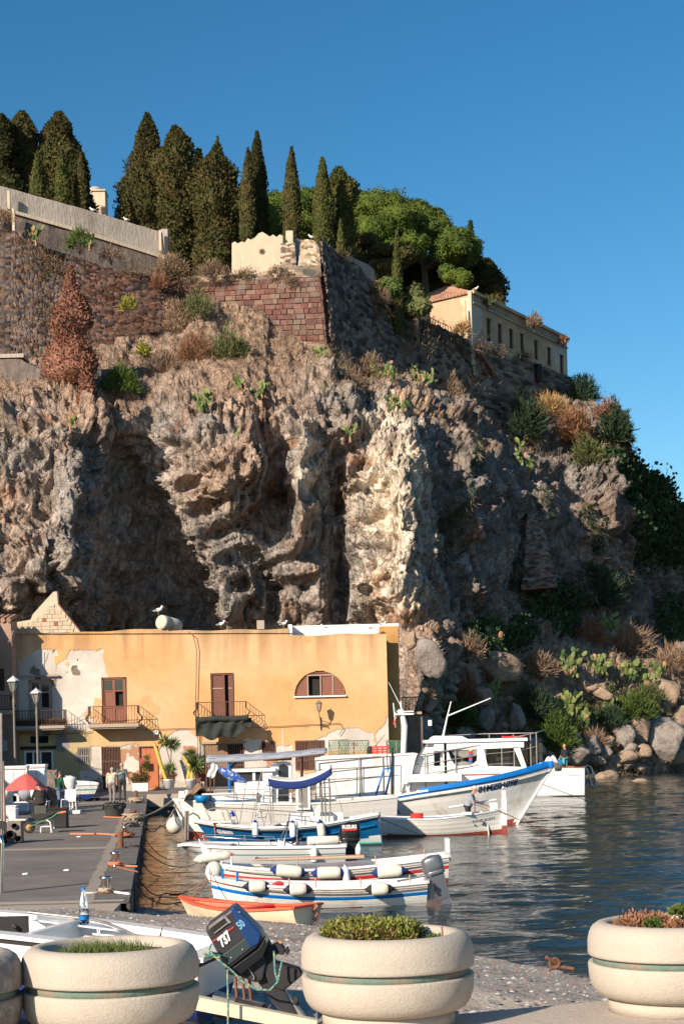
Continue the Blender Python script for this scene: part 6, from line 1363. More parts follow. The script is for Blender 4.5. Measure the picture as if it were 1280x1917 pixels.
# == BOATS
class Hull:
 def __init__(h,S,Bw,beam,zs,zk,wt=.75,tm=.42,rb=.4,rs=.05,pm=.38,pb=.95,nb=2.2):
  h.S,h.B=Vector((S[0],S[1],0)),Vector((Bw[0],Bw[1],0)); h.d=(h.B-h.S); h.L=h.d.length; h.d.normalize()
  h.n=Vector((h.d.y,-h.d.x,0))
  if h.n.y>0:h.n=-h.n
  h.beam,h.zs,h.zk,h.wt,h.tm,h.rb,h.rs,h.pm,h.pb,h.nb=beam,zs,zk,wt,tm,rb,rs,pm,pb,nb
 def half(h,t):
  if t>h.tm:return h.beam/2*max(0,1-((t-h.tm)/(1-h.tm))**h.nb)
  return h.beam/2*(h.wt+(1-h.wt)*(1-((h.tm-t)/h.tm)**2))
 def pt(h,t,side,z,inset=0.0):
  zs,zk=h.zs(t),h.zk(t); s=min(1,max(0,(z-zk)/(zs-zk))); pw=h.pm+(h.pb-h.pm)*t**3
  y=max(0,h.half(t)-inset)*s**pw
  x=h.L*t-h.rb*(1-s)*t**5+h.rs*(1-s)*(1-t)**5-(inset*1.2*t**8)
  q=h.S+h.d*x+h.n*(side*y); return Vector((q.x,q.y,z))
 def shell(h,parent,bands,mats,zred=None,mred=None,n=34,name='hull',step=.05,lap=0.0,label=None):
  b=MB()
  for side in(1,-1):
   rows=[]
   for i in range(n+1):
    t=i/n; zs,zk=h.zs(t),h.zk(t); H=zs-zk; k=[]
    D=[x for x,_ in bands]; dl=[]
    for j,d0 in enumerate(D):
     dn=D[j+1] if j+1<len(D) else.62*H
     m_=max(1,int(round((dn-d0)/step))) if j+1<len(D) else 8
     for q in range(m_):dl.append((d0+(dn-d0)*q/m_,bands[j][1]))
    dl.append((.62*H,bands[-1][1]));
    for q in range(1,7):dl.append((.62*H+.38*H*q/6,bands[-1][1]))
    rows.append([(h.pt(t,side,zs-d_)+h.n*side*(lap*(r%2) if r else 0),m_) for r,(d_,m_) in enumerate(dl)])
   nr=len(rows[0]); base=len(b.v); b.v+=[tuple(p) for r in rows for p,_ in r]
   for i in range(n):
    for r in range(nr-1):
     z=(rows[i][r][0].z+rows[i+1][r+1][0].z)/2; m_=rows[i][r][1]
     if zred is not None and z<zred(i/n):m_=mred
     q=(base+i*nr+r,base+(i+1)*nr+r,base+(i+1)*nr+r+1,base+i*nr+r+1)
     b.f.append(q); b.m.append(m_); b.s.append(lap==0)
   if side==1:s1=[rows[0][r][0] for r in range(nr)]
   else:s2=[rows[0][r][0] for r in range(nr)]
  if h.wt>.05:
   base=len(b.v); b.v+=[tuple(p) for p in s1+s2]; nr=len(s1)
   for r in range(nr-1):
    m_=rows[0][r][1] if zred is None or(s1[r].z+s1[r+1].z)/2>=zred(0) else mred
    b.f.append((base+r,base+r+1,base+nr+r+1,base+nr+r)); b.m.append(m_); b.s.append(False)
  return b.build(name,mats,parent,label=label)
 def strip(h,parent,m,w=.07,hgt=.05,dz=0.0,name='gunwale',n=34,out=.02,t0=0,t1=1,transom=True,tm_=None):
  b=MB()
  for side in(1,-1):
   pr=None
   for i in range(n+1):
    t=t0+(t1-t0)*i/n; z=h.zs(t)+dz; o=h.pt(t,side,h.zs(t))+h.n*side*out; inn=h.pt(t,side,h.zs(t),w)
    r=[Vector((o.x,o.y,z-hgt/2)),Vector((inn.x,inn.y,z-hgt/2)),Vector((inn.x,inn.y,z+hgt/2)),Vector((o.x,o.y,z+hgt/2))]
    if pr:b.hexa([pr[0],pr[1],r[1],r[0],pr[3],pr[2],r[2],r[3]])
    pr=r
  if transom and h.wt>.05:
   a,c=h.pt(0,1,h.zs(0)),h.pt(0,-1,h.zs(0)); z=h.zs(0)+dz
   q=[a-h.d*.03,c-h.d*.03,c+h.d*w,a+h.d*w]; b.hexa([Vector((p.x,p.y,z-hgt/2)) for p in q]+[Vector((p.x,p.y,z+hgt/2+.002)) for p in q])
  return b.build(name,[m],parent)
 def inner(h,parent,m,zf,inset=.05,n=24,name='inside',top=.0,t1=.97):
  b=MB(); rows=[]
  for i in range(n+1):
   t=.01+(t1-.01)*i/n; r=[]
   for side,fr in((1,0),(1,.5),(1,1),(0,1),(-1,1),(-1,.5),(-1,0)):
    z=(h.zs(t)-top)+(zf-(h.zs(t)-top))*fr; q=h.pt(t,side or 1,max(z,h.zk(t)+.05),inset); q.z=z
    if side==0:c=h.pt(t,1,h.zk(t)); q=Vector((c.x,c.y,z))
    r.append(q)
   rows.append(r)
  b.add([p for r in rows for p in r],[(i*7+j,i*7+j+1,(i+1)*7+j+1,(i+1)*7+j) for i in range(n) for j in range(6)],0,False)
  b.add(rows[0],[tuple(range(7))],0)
  return b.build(name,[m],parent)
 def deck(h,parent,m,drop=.04,t0=0,t1=1,n=24,name='deck',inset=.03,camber=.03):
  b=MB(); rows=[]
  for i in range(n+1):
   t=t0+(t1-t0)*i/n; z=h.zs(t)-drop; a,c=h.pt(t,1,h.zs(t),inset),h.pt(t,-1,h.zs(t),inset)
   rows.append([Vector((a.x+(c.x-a.x)*k/4,a.y+(c.y-a.y)*k/4,z+camber*(1-abs(k/2-1)**2))) for k in range(5)])
  b.add([p for r in rows for p in r],[(i*5+k,i*5+k+1,(i+1)*5+k+1,(i+1)*5+k) for i in range(n) for k in range(4)],0,False)
  return b.build(name,[m],parent)
 def cross(h,b,t,z,w=.2,th=.04,m=0,inset=.04):
  a,c=h.pt(t,1,z,inset),h.pt(t,-1,z,inset); q=[a-h.d*w/2,c-h.d*w/2,c+h.d*w/2,a+h.d*w/2]
  b.hexa([Vector((p.x,p.y,z-th/2)) for p in q]+[Vector((p.x,p.y,z+th/2)) for p in q],m)
 def num(h,text,t0,size,zfn,m,parent,side=1,lift=.012,width=None,slant=0,lab='registration',rev=False,bold=.004,flip=1):
  """painted lettering that follows the planking"""
  def at(v):
   out=[]
   for x,y,z in v:
    s=(t0+flip*x/h.L); zz=zfn(s)+y; p=h.pt(s,side,zz); e=h.pt(s+.01,side,zz); u=h.pt(s,side,zz+.05); nn=(e-p).cross(u-p).normalized()
    if nn.dot(h.n*side)<0:nn=-nn
    out.append(tuple(p+nn*(lift+z)))
   return np.array(out)
  return text_obj(text,size,(0,0,0),(1,0,0),(0,1,0),m,lab,parent,extrude=.001,bold=bold,width=width,at=at,shear=slant)
def curve(*k):
 xs=[a for a,_ in k]; ys=[b for _,b in k]
 n=len(xs);
 def f(t):
  t=min(max(t,xs[0]),xs[-1]); i=max(0,min(n-2,sum(1 for x in xs if x<=t)-1)); u=(t-xs[i])/(xs[i+1]-xs[i])
  m0=(ys[min(i+1,n-1)]-ys[max(i-1,0)])/(xs[min(i+1,n-1)]-xs[max(i-1,0)]); m1=(ys[min(i+2,n-1)]-ys[i])/(xs[min(i+2,n-1)]-xs[i]); d=xs[i+1]-xs[i]
  return(2*u**3-3*u**2+1)*ys[i]+(u**3-2*u*u+u)*d*m0+(-2*u**3+3*u*u)*ys[i+1]+(u**3-u*u)*d*m1
 return f
def xf_aim(pos,xdir,zdir=(0,0,1)):
 x=Vector(xdir).normalized(); z=Vector(zdir); y=z.cross(x).normalized(); z=x.cross(y)
 m=Matrix.Identity(4)
 for i,a in enumerate((x,y,z)):
  for j in range(3):m[j][i]=a[j]
 for j in range(3):m[j][3]=pos[j]
 return m
def outboard(label,pos,aft,tilt,cowl='black',leg='charcoal',s=1.0,stripe=None,name='outboard_motor',roll=0,tiller=False,deco=None):
 """pos: top of the transom; aft: horizontal direction away from the boat; tilt: radians the leg swings up"""
 T=thing(name,label,'outboard motor',pos)
 base=xf_aim(pos,aft); R=Matrix.Rotation(-tilt,4,'Y'); Mx=base@R@Matrix.Scale(s,4)
 def rbox(b,cx,cy,cz,sx,sy,sz,m=0,e=3.2,n=20,k=10,taper=0,lean=0):
  vs=[]
  for i in range(k+1):
   w_=-1+2*i/k; z=cz+sz/2*w_; f=(1-abs(w_)**e)**(1/e)*(1-taper*(w_+1)/2) if abs(w_)<1 else.0
   for q in range(n):
    a=2*pi*q/n; ca,sa=cos(a),sin(a); r=(abs(ca)**e+abs(sa)**e)**(-1/e)
    vs.append((cx+lean*w_+sx/2*f*r*ca,cy+sy/2*f*r*sa,z))
  b.add(vs,[(i*n+q,i*n+(q+1)%n,(i+1)*n+(q+1)%n,(i+1)*n+q) for i in range(k) for q in range(n)],m,True)
 b=MB(); rbox(b,.20,0,.33,.56,.36,.46,e=3.5,taper=.10,lean=.02); b.xf(Mx); b.build('cowling',[cowl],T)
 b=MB(); rbox(b,.20,0,.12,.50,.33,.14,e=4); b.xf(Mx); b.build('lower_cowl',[leg],T)
 b=MB(); b.hexa([(.10,-.08,-.55),(.36,-.05,-.55),(.36,.05,-.55),(.10,.08,-.55),(.08,-.12,.1),(.40,-.10,.1),(.40,.10,.1),(.08,.12,.1)])
 b.hexa([(.16,-.04,-1.0),(.36,-.03,-1.0),(.36,.03,-1.0),(.16,.04,-1.0),(.12,-.05,-.55),(.34,-.04,-.55),(.34,.04,-.55),(.12,.05,-.55)]); b.xf(Mx); b.build('leg',[leg],T)
 b=MB(); b.box((.34,0,-.78),(.46,.22,.02)); b.xf(Mx); b.build('cavitation_plate',[leg],T)
 b=MB(); b.lathe([(.001,-.22),(.04,-.18),(.065,-.05),(.065,.12),(.04,.2),(.001,.22)],(.28,0,-.98),12,axis=(1,0,0)); b.hexa([(.2,-.01,-1.22),(.30,-.01,-1.24),(.30,.01,-1.24),(.2,.01,-1.22),(.14,-.015,-1.0),(.38,-.015,-1.0),(.38,.015,-1.0),(.14,.015,-1.0)]); b.xf(Mx); b.build('gearcase',[leg],T)
 b=MB(); b.lathe([(.04,0),(.045,.05),(.02,.12),(.001,.13)],(.50,0,-.98),10,axis=(1,0,0))
 for k in range(3):
  a=2*pi*k/3; e1,e2=Vector((0,cos(a),sin(a))),Vector((0,-sin(a),cos(a))); c=Vector((.54,0,-.98))
  b.add([c+e1*.03-e2*.03-Vector((.02,0,0)),c+e1*.13-e2*.08-Vector((.03,0,0)),c+e1*.15+e2*.04+Vector((.03,0,0)),c+e1*.04+e2*.03+Vector((.02,0,0))],[(0,1,2,3),(3,2,1,0)])
 b.xf(Mx); b.build('propeller',[leg],T)
 b=MB(); b.box((-.03,-.09,-.12),(.10,.03,.34)); b.box((-.03,.09,-.12),(.10,.03,.34)); b.box((.02,0,-.05),(.09,.2,.2)); b.box((-.0,0,-.3),(.07,.2,.05)); b.xf(base@Matrix.Scale(s,4)); b.build('clamp_bracket',[leg],T)
 if tiller:b=MB(); b.tube([(-.05,0,.12),(-.45,.02,.16),(-.75,.02,.2)],[.03,.025,.03],8); b.xf(Mx); b.build('tiller',[leg],T)
 return T,Mx
def fender(label,c,ln,r,axis=(1,0,0),m='cushion',cap='fenderdark',group=None,rope=None,name='boat_fender'):
 T=thing(name,label,'fender',c,group); ax=Vector(axis).normalized()
 b=MB(); b.lathe([(r*.55,-ln/2),(r*.9,-ln/2+r*.35),(r,-ln/2+r*.9),(r,ln/2-r*.9),(r*.9,ln/2-r*.35),(r*.55,ln/2)],c,18,axis=ax); b.build('body',[m],T)
 for e in(-1,1):
  b=MB(); b.lathe([(r*.82,0),(r*.62,r*.35),(r*.25,r*.75),(r*.16,r*1.0),(.001,r*1.02)],Vector(c)+ax*e*(ln/2-r*.25),14,axis=ax*e); b.build('end_cap',[cap],T)
 if rope:
  b=MB()
  for p,q in rope:b.tube([p,q],.012,5)
  b.build('lanyard',['rope'],T)
 return T
def rail(b,pts,r=.02,n=5):b.tube(pts,r,n)
# ---------------- white rowing boat with blue stripe
wl=G(600,1697,0); Yb=wl.y; S=(P(801,1697,Yb).x,Yb-.05); Bw=(P(391,1697,Yb).x,Yb+.15); s_=F/Yb
T=thing('rowing_boat','white wooden rowing boat with bright blue stripe and red bottom, nearest afloat','rowing boat',((S[0]+Bw[0])/2,Yb,0),'small open boats')
h1=Hull(S,Bw,1.65,curve((0,.52),(.25,.46),(.5,.46),(.75,.53),(.9,.62),(1,.71)),curve((0,-.12),(.6,-.2),(1,-.12)),wt=.72,rb=.18)
h1.shell(T,[(0,0),(.195,1),(.275,0)],['white','stripeblue','red'],zred=curve((0,.0),(.5,.02),(.75,.07),(1,.25)),mred=2,lap=.004)
h1.strip(T,'white',.09,.045,name='gunwale'); h1.inner(T,'white',.08)
h1.strip(T,'rusty',.0,.018,dz=-.09,name='rubbing_strake',out=.022)
for t in(.12,.45,.72):b=MB(); h1.cross(b,t,.30,.24); b.build('thwart',['white'],T)
b=MB(); p=h1.pt(1,1,.71); b.tube([p+Vector((.08,0,-.15)),p+Vector((-.02,0,.06)),p+Vector((.03,0,.22))],[.05,.06,.03],6); b.build('stem_head',['white'],T)
for t,c in((.86,'stripeblue'),(.93,'stripeblue')):b=MB(); p=h1.pt(t,1,h1.zs(t)); b.tube([p,p+Vector((0,0,.22))],.03,6); b.build('mooring_post',[c],T)
for t in(.08,.3,.50,.62):b=MB(); p=h1.pt(t,1,h1.zs(t)); b.tube([p,p+Vector((0,.02,.2))],.016,5); b.build('thole_pin',['rope'],T)
b=MB(); c=h1.pt(.8,1,.5); b.grid(lambda u,v:(c.x-.1+u*.8,c.y+.15+v*.4,c.z-.02+.05*sin(u*9)+.04*sin(v*7+u*4)),14,6); o=b.build('red_cloth',['redstripe'],loc=c); single(o,'crumpled red cloth in the bow of the blue striped rowing boat','cloth')
GF='cream fenders along the rowing boats'
for px,py,w_,lab,cp in((484,1662,36,'cream fender nearest the bow of the blue striped rowing boat','fenderdark'),(562,1665,36,'cream fender near the middle of the blue striped rowing boat','fenderdark'),(712,1664,36,'cream black capped fender near the stern of the blue striped rowing boat','matblack')):
 t=(h1.L-abs(P(px,py,Yb).x-Bw[0]))/h1.L; e=h1.pt(t,1,.3); c=Vector((e.x,e.y-.16,P(px,py,Yb-.8).z)); top=h1.pt(t,1,h1.zs(t))
 fender(lab,c,w_/s_,.14,(1,.03,0),cap=cp,group=GF,rope=[(c+Vector((-.3,0,0)),top+Vector((-.15,0,.03))),(c+Vector((.3,0,0)),top+Vector((.15,0,.03)))])
 # outboard on it
p=h1.pt(0,1,.5); q=h1.pt(0,-1,.5); m_=(p+q)/2
T2,Mx=outboard('silver grey outboard motor on the stern of the blue striped rowing boat',(m_.x+.02,m_.y-.15,.54),(1,-.12,0),.30,'silver','silver',.88,tiller=True)
b=MB(); b.box((.0,-.1,-.2),(.25,.05,.3)); b.box((.03,.0,-.25),(.2,.2,.35)); b.xf(xf_aim((m_.x,m_.y-.15,.54),(1,-.12,0))); b.build('bracket_cover',['galv'],T2)
# ---------------- white rowing boat with red stripe
wl=G(620,1667,0); Yb=wl.y; S=(P(841,1667,Yb).x,Yb-.1); Bw=(P(392,1667,Yb).x,Yb+.2); s_=F/Yb
T=thing('rowing_boat','white wooden rowing boat with red stripe, second nearest afloat','rowing boat',((S[0]+Bw[0])/2,Yb,0),'small open boats')
h2=Hull(S,Bw,1.9,curve((0,.80),(.2,.68),(.45,.58),(.7,.57),(.9,.64),(1,.74)),curve((0,-.05),(.6,-.2),(1,-.1)),wt=.70,rb=.1)
h2.shell(T,[(0,0),(.21,1),(.30,0)],['white','redstripe','red'],zred=curve((0,.27),(.2,.12),(.5,.0),(1,.0)),mred=2,lap=.004)
h2.strip(T,'white',.10,.05); h2.strip(T,'rusty',.0,.016,dz=-.1,name='rubbing_strake',out=.022); h2.inner(T,'white',.12)
for t in(.15,.45,.7):b=MB(); h2.cross(b,t,.42,.26); b.build('thwart',['white'],T)
b=MB(); p=h2.pt(1,1,.74); b.add([p+Vector(a) for a in((.0,-.04,-.35),(.16,-.04,-.5),(.10,-.04,.1),(-.10,-.04,.42),(-.20,-.04,.46),(-.18,-.04,.3),(0,.04,-.35),(.16,.04,-.5),(.10,.04,.1),(-.10,.04,.42),(-.20,.04,.46),(-.18,.04,.3))],[(0,1,2,3,4,5),(11,10,9,8,7,6)]+[(i,i+6,(i+1)%6+6,(i+1)%6) for i in range(6)]); b.build('stem_head',['white'],T)
b=MB(); p=h2.pt(0,-1,.9); b.box((S[0]+.02,p.y+.3,.95),(.09,.6,.34)); b.build('stern_board',['white'],T)
for t in(.90,.945):b=MB(); p=h2.pt(t,1,h2.zs(t)); b.tube([p,p+Vector((0,0,.25))],.03,6,0); b.tube([p+Vector((0,0,.25)),p+Vector((0,0,.31))],.033,6,1); b.build('mooring_post',['white','redstripe'],T)
for t in(.1,.30,.62):b=MB(); p=h2.pt(t,1,h2.zs(t)); b.tube([p,p+Vector((0,.02,.24))],.016,5); b.build('thole_pin',['rope'],T)
b=MB()
for k in range(3):a=h2.pt(.36,-1,.75)+Vector((0,-.3-.12*k,0)); c=h2.pt(.82,-1,.74)+Vector((0,-.2-.05*k,0)); b.tube([a,a.lerp(c,.75),c],[.05,.04,.02],6,1 if k<2 else 0)
o=b.build('red_oars',['rope','redstripe'],loc=a); single(o,'bundle of red painted oars lying along the red striped rowing boat','oars')
for px,py,w_,lab,ax in((546,1632,52,'slanting cream fender near the bow of the red striped rowing boat',(1,0,-.12)),(620,1634,48,'cream fender in the middle of the red striped rowing boat',(1,0,0)),(731,1632,50,'cream fender near the stern of the red striped rowing boat',(1,0,.04))):
 t=(h2.L-abs(P(px,py,Yb).x-Bw[0]))/h2.L; e=h2.pt(t,1,.4); c=Vector((e.x,e.y-.17,P(px,py,Yb-.95).z)); top=h2.pt(t,1,h2.zs(t))
 fender(lab,c,w_/s_,.15,ax,cap='fenderblue' if False else 'navy',group=GF,rope=[(c+Vector((-.35,0,0)),top+Vector((-.1,0,.03))),(c+Vector((.35,0,0)),top+Vector((.15,0,.03)))])
e=h2.pt(.42,1,.4); c=Vector((e.x,e.y-.12,.36)); fender('upright white plastic bottle float between the two rowing boats',c,.5,.09,(-.12,0,1),'fenderwhite','fenderwhite',name='bottle_float')
e=h2.pt(1.0,1,.5); c=Vector((e.x+.1,e.y-.2,.86)); fender('long cream fender across the bow of the red striped rowing boat',c,.8,.11,(1,.1,.12),'cushion','cushion')
c=P(401,1631,Yb-2.4); b=MB(); b.ball(c,.2,sc=(1,1,1.15)); b.tube([c,c+Vector((.3,0,.05))],.02,5,0); o=b.build('buoy',['cushion'],loc=c); single(o,'small pale buoy at the bow of the blue striped rowing boat','buoy')
# ---------------- small white motor boat with steering console
wl=G(480,1628,0); Yb=wl.y; S=(P(650,1628,Yb).x,Yb-.1); Bw=(P(333,1628,Yb).x,Yb+.1); s_=F/Yb
T=thing('motor_boat','small white motor boat with thin teal stripe, bow rails and steering console','motor boat',((S[0]+Bw[0])/2,Yb,0))
h3=Hull(S,Bw,1.95,curve((0,.66),(.3,.66),(.7,.70),(.93,.76),(1,.72)),curve((0,-.15),(.6,-.2),(.85,.0),(1,.3)),wt=.86,tm=.5,rb=.9,pm=.5,pb=.6,nb=3.2)
h3.shell(T,[(0,0),(.20,1),(.235,0)],['cleanwhite','teal','darkteal'],zred=lambda t:.03,mred=2)
h3.strip(T,'cleanwhite',.16,.07,name='gunwale'); h3.inner(T,'cleanwhite',.12,t1=.75); h3.deck(T,'cleanwhite',.0,.68,.985,name='fore_deck')
h3.num('Ecstasy',.535,.13,lambda s:.33,'lettergrey',T,flip=-1,slant=.35,bold=.0,width=.62,lab='boat_name')
for side in(1,-1):
 b=MB(); pts=[]
 for t,z in((.86,.78),(.875,.94),(.84,.99),(.62,.92),(.44,.86),(.425,.70)):e=h3.pt(t,side,h3.zs(t),.15); pts.append(Vector((e.x,e.y,z)))
 rail(b,pts,.02); e=h3.pt(.62,side,h3.zs(.62),.15); rail(b,[Vector((e.x,e.y,.70)),Vector((e.x,e.y,.92))],.018); b.build('bow_rail',['steel'],T)
cc=Vector((P(528,1580,Yb).x,Yb,.66)); b=MB(); b.hexa([cc+Vector(a) for a in((-.15,-.35,-.3),(.25,-.35,-.3),(.25,.35,-.3),(-.15,.35,-.3),(-.1,-.32,.18),(.3,-.32,.02),(.3,.32,.02),(-.1,.32,.18))]); K=b.build('console',['cleanwhite'],T)
b=MB(); a=cc+Vector((-.05,0,.15)); b.hexa([a+Vector(q) for q in((-.02,-.33,0),(.01,-.33,0),(.01,.33,0),(-.02,.33,0),(.22,-.25,.52),(.25,-.25,.52),(.25,.25,.52),(.22,.25,.52))]); b.build('windscreen',['screen'],T)
b=MB(); rail(b,[cc+Vector((.02,-.36,-.1)),cc+Vector((.2,-.33,.68)),cc+Vector((.2,.33,.68)),cc+Vector((.02,.36,-.1))],.018); rail(b,[cc+Vector((.2,-.33,.68)),cc+Vector((.45,-.33,.66)),cc+Vector((.42,-.35,.1))],.018); b.build('windscreen_rail',['steel'],T)
b=MB(); sw=cc+Vector((.52,-.1,.16)); nrm=Vector((-.8,0,.5)).normalized(); u_=Vector((0,1,0)); v_=nrm.cross(u_)
ring=[sw+(u_*cos(a)+v_*sin(a))*.19 for a in np.linspace(0,2*pi,17)]; b.tube(ring,.018,5); b.tube([sw,sw+nrm*-.0+Vector((-.25,0,-.1))],.03,6)
for a in(0,2.1,4.2):b.tube([sw,sw+(u_*cos(a)+v_*sin(a))*.18],.012,4)
b.build('steering_wheel',['black'],T)
b=MB(); e=Vector((P(605,1585,Yb).x,Yb,.76)); b.lathe([(.001,-.45),(.11,-.45),(.13,-.4),(.13,.4),(.11,.45),(.001,.45)],e,14,axis=(1,.2,0)); b.build('rolled_cover',['canvasw'],T)
for px,lab in((398,'white fender with a blue top hanging at the bow of the small motor boat'),(592,'white fender with a blue top hanging near the stern of the small motor boat')):
 t=(h3.L-abs(P(px,1600,Yb).x-Bw[0]))/h3.L; e=h3.pt(t,1,.35); c=Vector((e.x,e.y-.12,.44)); top=h3.pt(t,1,h3.zs(t)); fender(lab,c,.44,.10,(0,0,1),'fenderwhite','fenderblue',rope=[(c,top)])
m_=(h3.pt(0,1,.5)+h3.pt(0,-1,.5))/2
T2,Mx=outboard('big black outboard motor on the small white motor boat',(m_.x-.12,m_.y-.1,.66),(1,0,0),.0,'black','black',1.12)
text_obj('SUZUKI',.13,Mx@Vector((.01,-.19,.40)),(1,0,0),(0,0,1),'cleanwhite','brand_lettering',T2,extrude=.012,bold=.006,width=.40)
b=MB(); q=Mx@Vector((0.2,-.182,.345)); b.hexa([q+Vector(a) for a in((-.22,0,0),(.18,0,.0),(.18,.01,.0),(-.22,.01,0),(-.12,-.008,.05),(.2,-.008,.05),(.2,.01,.05),(-.12,.01,.05))]); b.build('red_flash',['redstripe'],T2)
c=P(671,1590,Yb-.9); b=MB(); b.lathe([(.05,-.16),(.09,-.12),(.09,.02),(.05,.12),(.02,.16)],c,10); o=b.build('bottle_float',['fenderwhite'],loc=c); single(o,'white plastic bottle hanging in front of the black outboard motor','bottle')
# ---------------- blue boat
wl=G(545,1583,0); Yb=wl.y; S=(P(710,1583,Yb).x,Yb-.2); Bw=(P(364,1583,Yb).x,Yb+.3); s_=F/Yb
T=thing('blue_boat','deep blue boat with white rim and a blue edged sun awning','boat',((S[0]+Bw[0])/2,Yb,0))
h4=Hull(S,Bw,2.3,curve((0,1.02),(.15,.88),(.35,.72),(.6,.68),(.8,.76),(1,.92)),curve((0,-.1),(.6,-.25),(1,-.1)),wt=.55,tm=.45,rb=.75,rs=-.1,pm=.42)
h4.shell(T,[(0,0),(.10,1)],['cleanwhite','blue','cleanwhite'],zred=curve((0,.30),(.2,.12),(.4,-.1),(1,-.2)),mred=2)
h4.strip(T,'cleanwhite',.22,.06,name='gunwale'); h4.strip(T,'rubber',.0,.035,dz=-.10,name='rubbing_strake',out=.03); h4.inner(T,'cleanwhite',.3,t1=.6); h4.deck(T,'cleanwhite',-.02,.55,.985,name='fore_deck')
b=MB()
for side in(1,):
 pts=[h4.pt(t,side,h4.zs(t)-.34-.1*t)+h4.n*(.02+.012) for t in np.linspace(.02,.62,16)]; b.tube(pts,.03,6)
b.build('side_ridge',['blue'],T)
h4.num('AQUAMAREA',.895,.17,lambda s:h4.zs(s)-.32,'cleanwhite',T,flip=-1,bold=.006,width=.70,lab='boat_name')
# light blue bottom at the stern
b=MB(); b.tube([h4.pt(t,1,.06)+h4.n*.01 for t in np.linspace(.0,.35,8)],.045,6); b.build('bottom_stripe',['teal'],T)
for side in(1,-1):
 b=MB(); pts=[]
 for t,z in((.93,.92),(.955,1.25),(.90,1.32),(.7,1.22),(.5,1.10),(.36,1.0),(.34,.78)):e=h4.pt(t,side,h4.zs(t),.14); pts.append(Vector((e.x,e.y,z)))
 rail(b,pts,.02)
 for t in(.78,.82,.6):e=h4.pt(t,side,h4.zs(t),.14); rail(b,[Vector((e.x,e.y,h4.zs(t))),Vector((e.x-.12,e.y,1.22))],.016)
 b.build('bow_rail',['galv'],T)
b=MB(); a=P(418,1527,Yb); b.box((a.x,Yb,h4.zs(.8)+.12),(.75,.8,.06)); b.box((a.x+.1,Yb,h4.zs(.8)+.06),(.5,.6,.1)); b.build('hatch',['canvasw'],T)
b=MB(); b.box((P(590,1545,Yb).x,Yb-.55,.86),(1.3,.3,.26)); b.box((P(590,1545,Yb).x,Yb+.5,.9),(1.9,.3,.35)); b.build('side_bench',['cleanwhite'],T)
cx_=P(585,1523,Yb).x; b=MB()
b.prism([(cx_-.2,.75),(cx_-.2,.95),(cx_,1.02),(cx_+.18,1.35),(cx_+.28,1.38),(cx_+.25,.95),(cx_+.15,.75)],Yb-.35,Yb+.35); o=b.build('seat',['cushion'],T)
# awning
ax0,ax1=P(505,1465,Yb),P(620,1455,Yb)
b=MB(); aw=lambda u,v:Vector((ax0.x+(ax1.x-ax0.x)*u,Yb-.95+1.9*v,ax0.z+.12+.06*u+.42*(abs(u-.42)/.58)**2*(u>.42)*.9+.14*(abs(u-.42)/.42)**2*(u<=.42)-.1+.10*sin(pi*v)))
b.grid(lambda u,v:aw(u,v),24,8); o=b.build('awning',['canvasw'],T); solid(o,.012)
b=MB(); b.grid(lambda u,v:aw(u,0)+Vector((0,-.02,-.26*v-.0+.012*sin(u*40)*v)),40,3); b.grid(lambda u,v:aw(u,1)+Vector((0,.02,-.26*v)),24,3); b.grid(lambda u,v:aw(1,u)+Vector((.02,0,-.26*v)),8,3); o=b.build('awning_valance',['navy'],T); solid(o,.01)
b=MB()
for px,pt_ in((508,1462),(565,1475),(602,1466),(608,1464),(617,1460)):
 for dy in(-.85,.85):a=P(px,pt_,Yb); rail(b,[Vector((a.x,Yb+dy*.98,.78)),Vector((a.x-.02,Yb+dy,a.z+.05))],.017)
rail(b,[aw(0,0),aw(0,1)],.02); rail(b,[aw(1,0),aw(1,1)],.02); rail(b,[Vector((P(645,1520,Yb).x,Yb-.9,.85)),aw(1,0)],.008,4)
b.build('frame_poles',['galv'],T,kind='stuff')
b=MB()
for dx in(0,.32):
 a,c=Vector((P(478,1528,Yb).x+dx,Yb-.5,.78)),Vector((P(503,1460,Yb).x+dx*.6,Yb-.4,P(500,1458,Yb).z)); b.tube([a,c],.022,5)
for k in range(1,7):
 f_=k/7; a=Vector((P(478,1528,Yb).x,Yb-.5,.78)).lerp(Vector((P(503,1460,Yb).x,Yb-.4,P(500,1458,Yb).z)),f_); b.tube([a,a+Vector((.32*(1-.4*f_),0,0))],.015,5)
b.build('ladder',['steel'],T)
b=MB(); cl_=Vector((P(428,1460,Yb).x,Yb-.5,P(428,1460,Yb).z)); c2=Vector((P(458,1458,Yb).x,Yb-.5,P(458,1462,Yb).z))
o_=[Vector((P(x,y,Yb).x,Yb-.4,P(x,y,Yb).z)) for x,y in((410,1437),(425,1447),(442,1455),(462,1463))]
b.tube(o_,[.05,.16,.17,.05],8); b.build('rolled_sunshade',['bluecheck'],T)
b=MB(); rail(b,[o_[3],o_[3]+Vector((.5,0,.05)),Vector((P(485,1461,Yb).x,Yb-.4,P(485,1461,Yb).z)),Vector((P(478,1500,Yb).x,Yb-.4,.9))],.016); rail(b,[Vector((P(462,1463,Yb).x,Yb-.4,o_[3].z)),Vector((P(450,1520,Yb).x,Yb-.4,.85))],.016); rail(b,[Vector((P(492,1452,Yb).x,Yb-.6,P(492,1440,Yb).z)),Vector((P(472,1530,Yb).x,Yb-.6,.82))],.014); b.build('shade_poles',['galv'],T)
